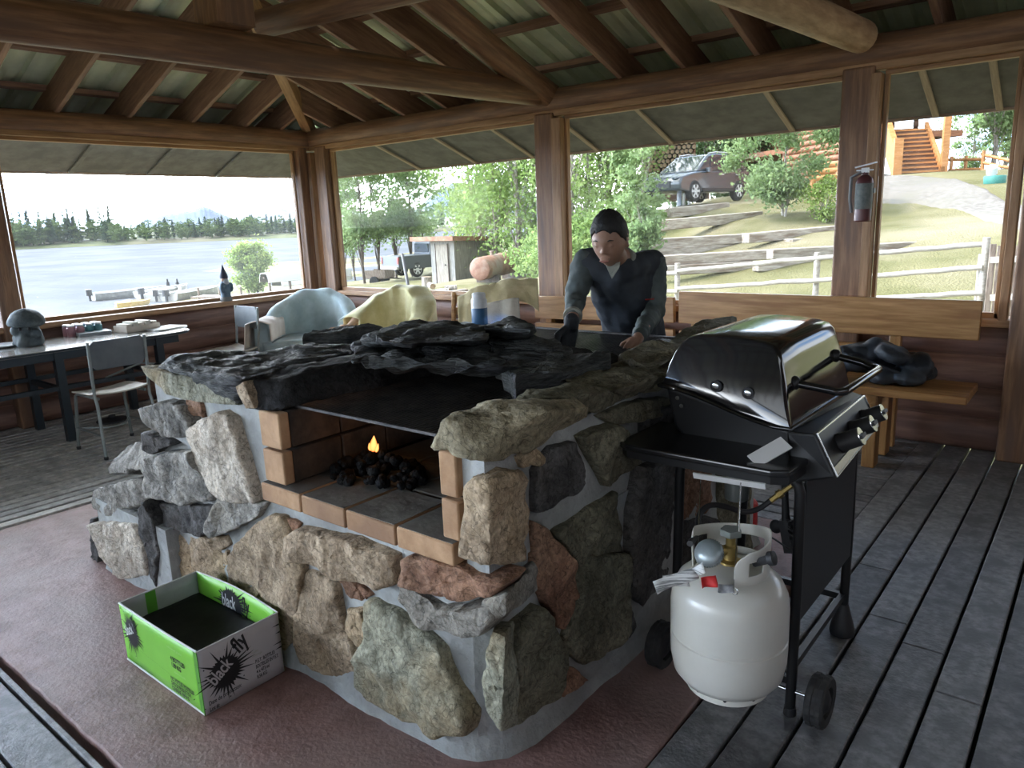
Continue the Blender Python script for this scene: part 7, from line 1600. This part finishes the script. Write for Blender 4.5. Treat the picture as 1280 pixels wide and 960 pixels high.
# head frame: face looks down towards the grate
fy = (-hF*.80-hR*.38-UP*.26).normalized(); fx = (fy.cross(UP)).normalized(); fz = fx.cross(fy).normalized(); fx = fy.cross(fz)
HM = Matrix(((fx.x, fy.x, fz.x, J['head'].x), (fx.y, fy.y, fz.y, J['head'].y), (fx.z, fy.z, fz.z, J['head'].z), (0, 0, 0, 1))) @ Matrix.Scale(1.07, 4)
def headmesh(mb):
    n, m = 40, 30; vs = []
    for i in range(m+1):
        t = PI*i/m
        for k in range(n):
            a = 2*PI*k/n; x, y, z = math.sin(t)*math.cos(a), math.sin(t)*math.sin(a), -math.cos(t)
            p = Vector((.074*x, .093*y, .115*z)); f = max(0, y)
            low = max(0, -z-.05); p.x *= 1-.42*low**1.3; p.y *= 1-.10*low*(y < 0)            # jaw narrows
            if y < 0: p.y *= 1.05
            g = lambda cx, cz, s_: math.exp(-(((p.x-cx)/s_)**2+((p.z-cz)/s_)**2))*f
            p.y += .010*g(0, .022, .035)-.013*(g(.031, .004, .016)+g(-.031, .004, .016))+.007*(g(.033, .024, .018)+g(-.033, .024, .018))
            p.y += .006*(g(.042, -.025, .022)+g(-.042, -.025, .022))+.012*g(0, -.062, .022)+.010*g(0, -.100, .022)-.006*g(0, -.080, .010)
            vs.append(HM @ p)
    mb.add(vs, [(i*n+k, i*n+(k+1) % n, (i+1)*n+(k+1) % n, (i+1)*n+k) for i in range(m) for k in range(n)])
    P = lambda x, y, z: HM @ Vector((x, y, z))
    cap(mb, P(0, .086, .016), P(0, .101, -.020), .006, .0095); mb.ell(P(.010, .095, -.025), .0075, n=10, m=6); mb.ell(P(-.010, .095, -.025), .0075, n=10, m=6)
    for s_ in (-1, 1):
        mb.ell(P(s_*.031, .079, .003), .0125, n=12, m=8)
        for k in range(7): a = R(-60+50*k); mb.ell(P(s_*.076, -.005-.016*math.sin(a*.9)*.8, .0+.028*math.cos(a)-.004), .0085, n=8, m=6)
        mb.ell(P(s_*.074, -.004, -.002), (.007,.014,.024), HM.to_3x3(), n=10, m=8)
    mb.ell(P(0, .093, -.055), (.024,.010,.007), HM.to_3x3(), n=12, m=8); mb.ell(P(0, .091, -.066), (.020,.010,.007), HM.to_3x3(), n=12, m=8)
def hand(mb, wrist, d, pn_, thumb, r0=.0, k=1.0, curl=.5):
    """palm and five fingers; d = direction of the hand, pn_ = palm side normal, thumb = +1/-1 side"""
    d = Vector(d).normalized(); pn_ = (Vector(pn_)-d*Vector(pn_).dot(d)).normalized(); s_ = d.cross(pn_)*thumb
    w_ = Vector(wrist); pal = w_+d*.05*k
    for t in (-.028, -.009, .010, .028): cap(mb, w_+d*.012*k+s_*t*.7*k, w_+d*.088*k+s_*t*k, (.013+r0)*k, (.0115+r0)*k, 10)
    for t, L_ in ((.030, .070), (.010, .080), (-.010, .075), (-.029, .058)):
        a = w_+d*.088*k+s_*t*k; ang = 0; q = a; r_ = (.0088+r0)*k; dirn = (d+s_*t*3.0).normalized()
        for j, f in enumerate((.44, .32, .24)):
            ang += curl*(.35, .55, .5)[j]; dd = (dirn*math.cos(ang)+pn_*math.sin(ang)).normalized(); q2 = q+dd*L_*f*k; cap(mb, q, q2, r_, r_*.92, 10); q = q2; r_ *= .92
    a = w_+d*.025*k+s_*.030*k; b = a+(d*.6+s_*.75+pn_*.25).normalized()*.042*k; c = b+(d*.9+s_*.15+pn_*.45).normalized()*.034*k
    cap(mb, a, b, (.013+r0)*k, (.011+r0)*k, 10); cap(mb, b, c, (.0105+r0)*k, (.009+r0)*k, 10)
gr_pt = onz(712, 436, 1.014); J['wr'] = gr_pt+UP*.105+hR*.012+hF*.01; wl_pt = J['wl']
dR = (gr_pt-J['wr']).normalized()*.9-hR*.15
cap_top = 1.09
J['wl'] = dep(798, 441, 3.46); J['wl'].z = max(J['wl'].z, 1.045)
ankles = []
body = MB(); headmesh(body)
cap(body, J['head']-fz*.06-fy*.03, J['neck']-UP*.01, .052, .060); cap(body, J['neck'], J['chest'], .075, .125); cap(body, J['chest'], J['waist'], .13, .125); cap(body, J['waist'], J['hip'], .125, .135)
for s_, nm in ((-1, 'r'), (1, 'l')):
    cap(body, J['neck']-UP*.03, J['s'+nm], .06, .052); cap(body, J['s'+nm], J['e'+nm], .050, .040); cap(body, J['e'+nm], J['w'+nm], .039, .027)
    h = J['hip']+hR*s_*.09-UP*.03; k_ = Vector((h.x, h.y, .46))+hR*s_*.03-hF*.02; a_ = Vector((h.x, h.y, .075))+hR*s_*.06+hF*.04; ankles.append((h, k_, a_))
    cap(body, h, k_, .085, .055); cap(body, k_, a_, .055, .036); cap(body, a_-UP*.035, a_-UP*.042-hF*.15-hR*.04, .034, .028)
hand(body, J['wr'], dR, -hF*.6+hR*.3, 1, 0, 1.0, .35); hand(body, J['wl'], (-hF*.7-hR*.45-UP*.35), -UP, -1, 0, 1.0, .3)
skin_(body, 'body', M_SKIN, .0055, 2)
# hair cap
mb = MB(); n, m = 40, 24; vs = []
for i in range(m+1):
    t = PI*.60*i/m
    for k in range(n):
        a = 2*PI*k/n; x, y, z = math.sin(t)*math.cos(a), math.sin(t)*math.sin(a), math.cos(t)
        lim = 1.0; front = max(0, y); tt = t
        hl = PI*(.56-.25*front**.8+.010*math.sin(a*7)+.035*noise.noise((math.cos(a)*6, math.sin(a)*6, 2))); tt = min(t, hl); x, y, z = math.sin(tt)*math.cos(a), math.sin(tt)*math.sin(a), math.cos(tt)
        edge = max(0, 1-(hl-tt)/.25) if tt > hl-.25 else 0; r_ = 1+.10*(1-.97*edge)+.015*noise.noise(Vector((x*9, y*9, z*9)))+.045*noise.noise(Vector((x*22, y*22, z*5)))
        vs.append(HM @ Vector((.075*x*r_, (.094*y*r_ if y > 0 else .100*y*r_), .006+.116*z*r_)))
mb.add(vs, [(i*n+k, i*n+(k+1) % n, (i+1)*n+(k+1) % n, (i+1)*n+k) for i in range(m) for k in range(n)]); o = mb.build('hair', M_HAIR, man, smooth=180); mod(o, 'SOLIDIFY', thickness=.005, offset=-1)
P = lambda x, y, z: HM @ Vector((x, y, z))
mb = MB()
for s_ in (-1, 1): mb.tube([P(s_*.014, .092, .021), P(s_*.030, .093, .028), P(s_*.046, .083, .024)], [.0022, .0030, .0012], 8)
mb.build('eyebrows', M_HAIR, man); mb = MB(); mb.tube([P(-.022, .096, -.0600), P(-.010, .1025, -.0605), P(0, .103, -.0595), P(.010, .1025, -.0605), P(.022, .096, -.0600)], [.002, .0042, .005, .0042, .002], 8); mb.build('lips', mat('lips', (.28,.12,.095), None, rough=.5), man)
# clothes
mb = MB()
for nm in ('r', 'l'):
    cap(mb, J['neck']-UP*.04, J['s'+nm]-UP*.005, .07, .063); 
    for t in range(8):      # crumpled sleeve
        a = J['s'+nm].lerp(J['e'+nm], t/8); mb.ell(a+hR*.006*math.sin(t*2.3)-hF*.005*math.cos(t*1.7), .062-.006*t/8+.004*math.sin(t*2.1), n=14, m=8)
    e_ = .64 if nm == 'r' else .93
    for t in range(9):
        a = J['e'+nm].lerp(J['w'+nm], e_*t/8); mb.ell(a+hF*.004*math.sin(t*2.9), .054-.016*t/8+.0045*math.sin(t*2.6+1), n=14, m=8)
cap(mb, J['chest']+UP*.02, J['waist'], .135, .14); cap(mb, J['waist'], J['hip']+UP*.02, .138, .145)
skin_(mb, 'shirt', M_SHIRT, .008, 2, label='grey green long sleeved shirt', folds=.020, fs=.05)
mb = MB(); a = J['er'].lerp(J['wr'], .66); b = J['er'].lerp(J['wr'], .72); mb.tube([a, b], [.0455, .0445], 20); o = mb.build('cuff_stripe', M_COLLAR, man); o['label'] = 'pale stripe round the right cuff'
mb = MB(); C_ = J['chest']; W_ = J['waist']; H_ = J['hip']
cap(mb, J['neck']-UP*.045+hF*.02, C_, .105, .150); cap(mb, C_, W_, .150, .150); cap(mb, W_, H_+UP*.03, .150, .158)
for nm, s_ in (('r', -1), ('l', 1)):
    S_ = J['s'+nm]; cap(mb, J['neck']-UP*.045+hR*s_*.03, S_-hR*s_*.012+UP*.004, .078, .066); cap(mb, S_-hR*s_*.03, C_+hR*s_*.075-UP*.03, .072, .085)
    cap(mb, C_+hR*s_*.075-UP*.03, W_+hR*s_*.07, .10, .095); cap(mb, W_+hR*s_*.07, H_+hR*s_*.07+UP*.02, .095, .105)
vest = skin_(mb, 'vest', M_VEST, .009, 3, label='dark navy padded vest', folds=.026, fs=.11)
cfr = lambda x, z, d=.0: C_.lerp(W_, z)+hR*x-hF*(.152+d)
mb = MB(); q = C_+hR*.075-hF*.137-UP*.055; mb.tube([q, q+hR*.024+hF*.008, q+hR*.045+hF*.018], .0034, 6); o = mb.build('chest_emblem', M_RED, vest); o['label'] = 'small red stitching on the chest'
for s_ in (-1, 1): mb = MB(); q = W_+hR*s_*.085-hF*.135-UP*.03; mb.tube([q, q+hR*s_*.022-UP*.07, q+hR*s_*.032-UP*.12+hF*.01], .004, 6); mb.build('pocket_zip', M_STEEL, vest)
mb = MB(); nk = J['neck']+UP*.005; nn = 36; vs = []
ax_ = (J['head']-J['neck']).normalized(); ef = (-hF-hR*.25); ef = (ef-ax_*ef.dot(ax_)).normalized(); e1 = ax_.cross(ef)
for i in range(nn+1):
    a = R(14)+R(332)*i/nn; near = max(0, 1-min(i, nn-i)/nn*7)
    for r_, z in ((.070, .030-.020*near), (.082+.006*near, .024-.022*near), (.096+.016*near, -.018-.050*near)): vs.append(nk-UP*.010+(ef*math.cos(a)+e1*math.sin(a))*r_+ax_*z)
mb.add(vs, [(i*3+j, i*3+3+j, i*3+4+j, i*3+j+1) for i in range(nn) for j in range(2)]); o = mb.build('collar', M_COLLAR, man, smooth=180); mod(o, 'SOLIDIFY', thickness=.005)
q = [dep(757, 331, 3.47), dep(776, 327, 3.45), dep(774, 335, 3.435), dep(765, 349, 3.44), dep(762, 343, 3.445)]; mb = MB(); mb.add(q+[v-(EYE-v).normalized()*.02 for v in q], [(0,1,2,3,4), (9,8,7,6,5)]+[(i, (i+1) % 5, 5+(i+1) % 5, 5+i) for i in range(5)]); o = mb.build('collar_front', M_COLLAR, man, smooth=None); bev(o, .004, 2); o['label'] = 'pale collar showing in the neck of the vest'
mb = MB()
for h, k_, a_ in ankles: cap(mb, h+UP*.06, k_, .108, .078); cap(mb, k_, a_+UP*.02, .076, .06)
cap(mb, J['hip']+UP*.02+hR*.05, J['hip']+UP*.02-hR*.05, .125, .125); skin_(mb, 'trousers', M_TROU, .010, 3)
for h, k_, a_ in ankles: mb = MB(); cap(mb, a_-UP*.030+hF*.03, a_-UP*.036-hF*.17-hR*.04, .045, .038); [setattr(v, 'z', max(v.z, .004)) for v in mb.v]; skin_(mb, 'shoe', M_SHOE, .008, 2)
mb = MB(); cap(mb, J['wr']+UP*.022, J['wr'], .036, .034); hand(mb, J['wr'], dR, -hF*.6+hR*.3, 1, .004, 1.06, .35); skin_(mb, 'glove', M_GLOVE, .0042, 1, label='black knitted work glove on the hand at the grate')
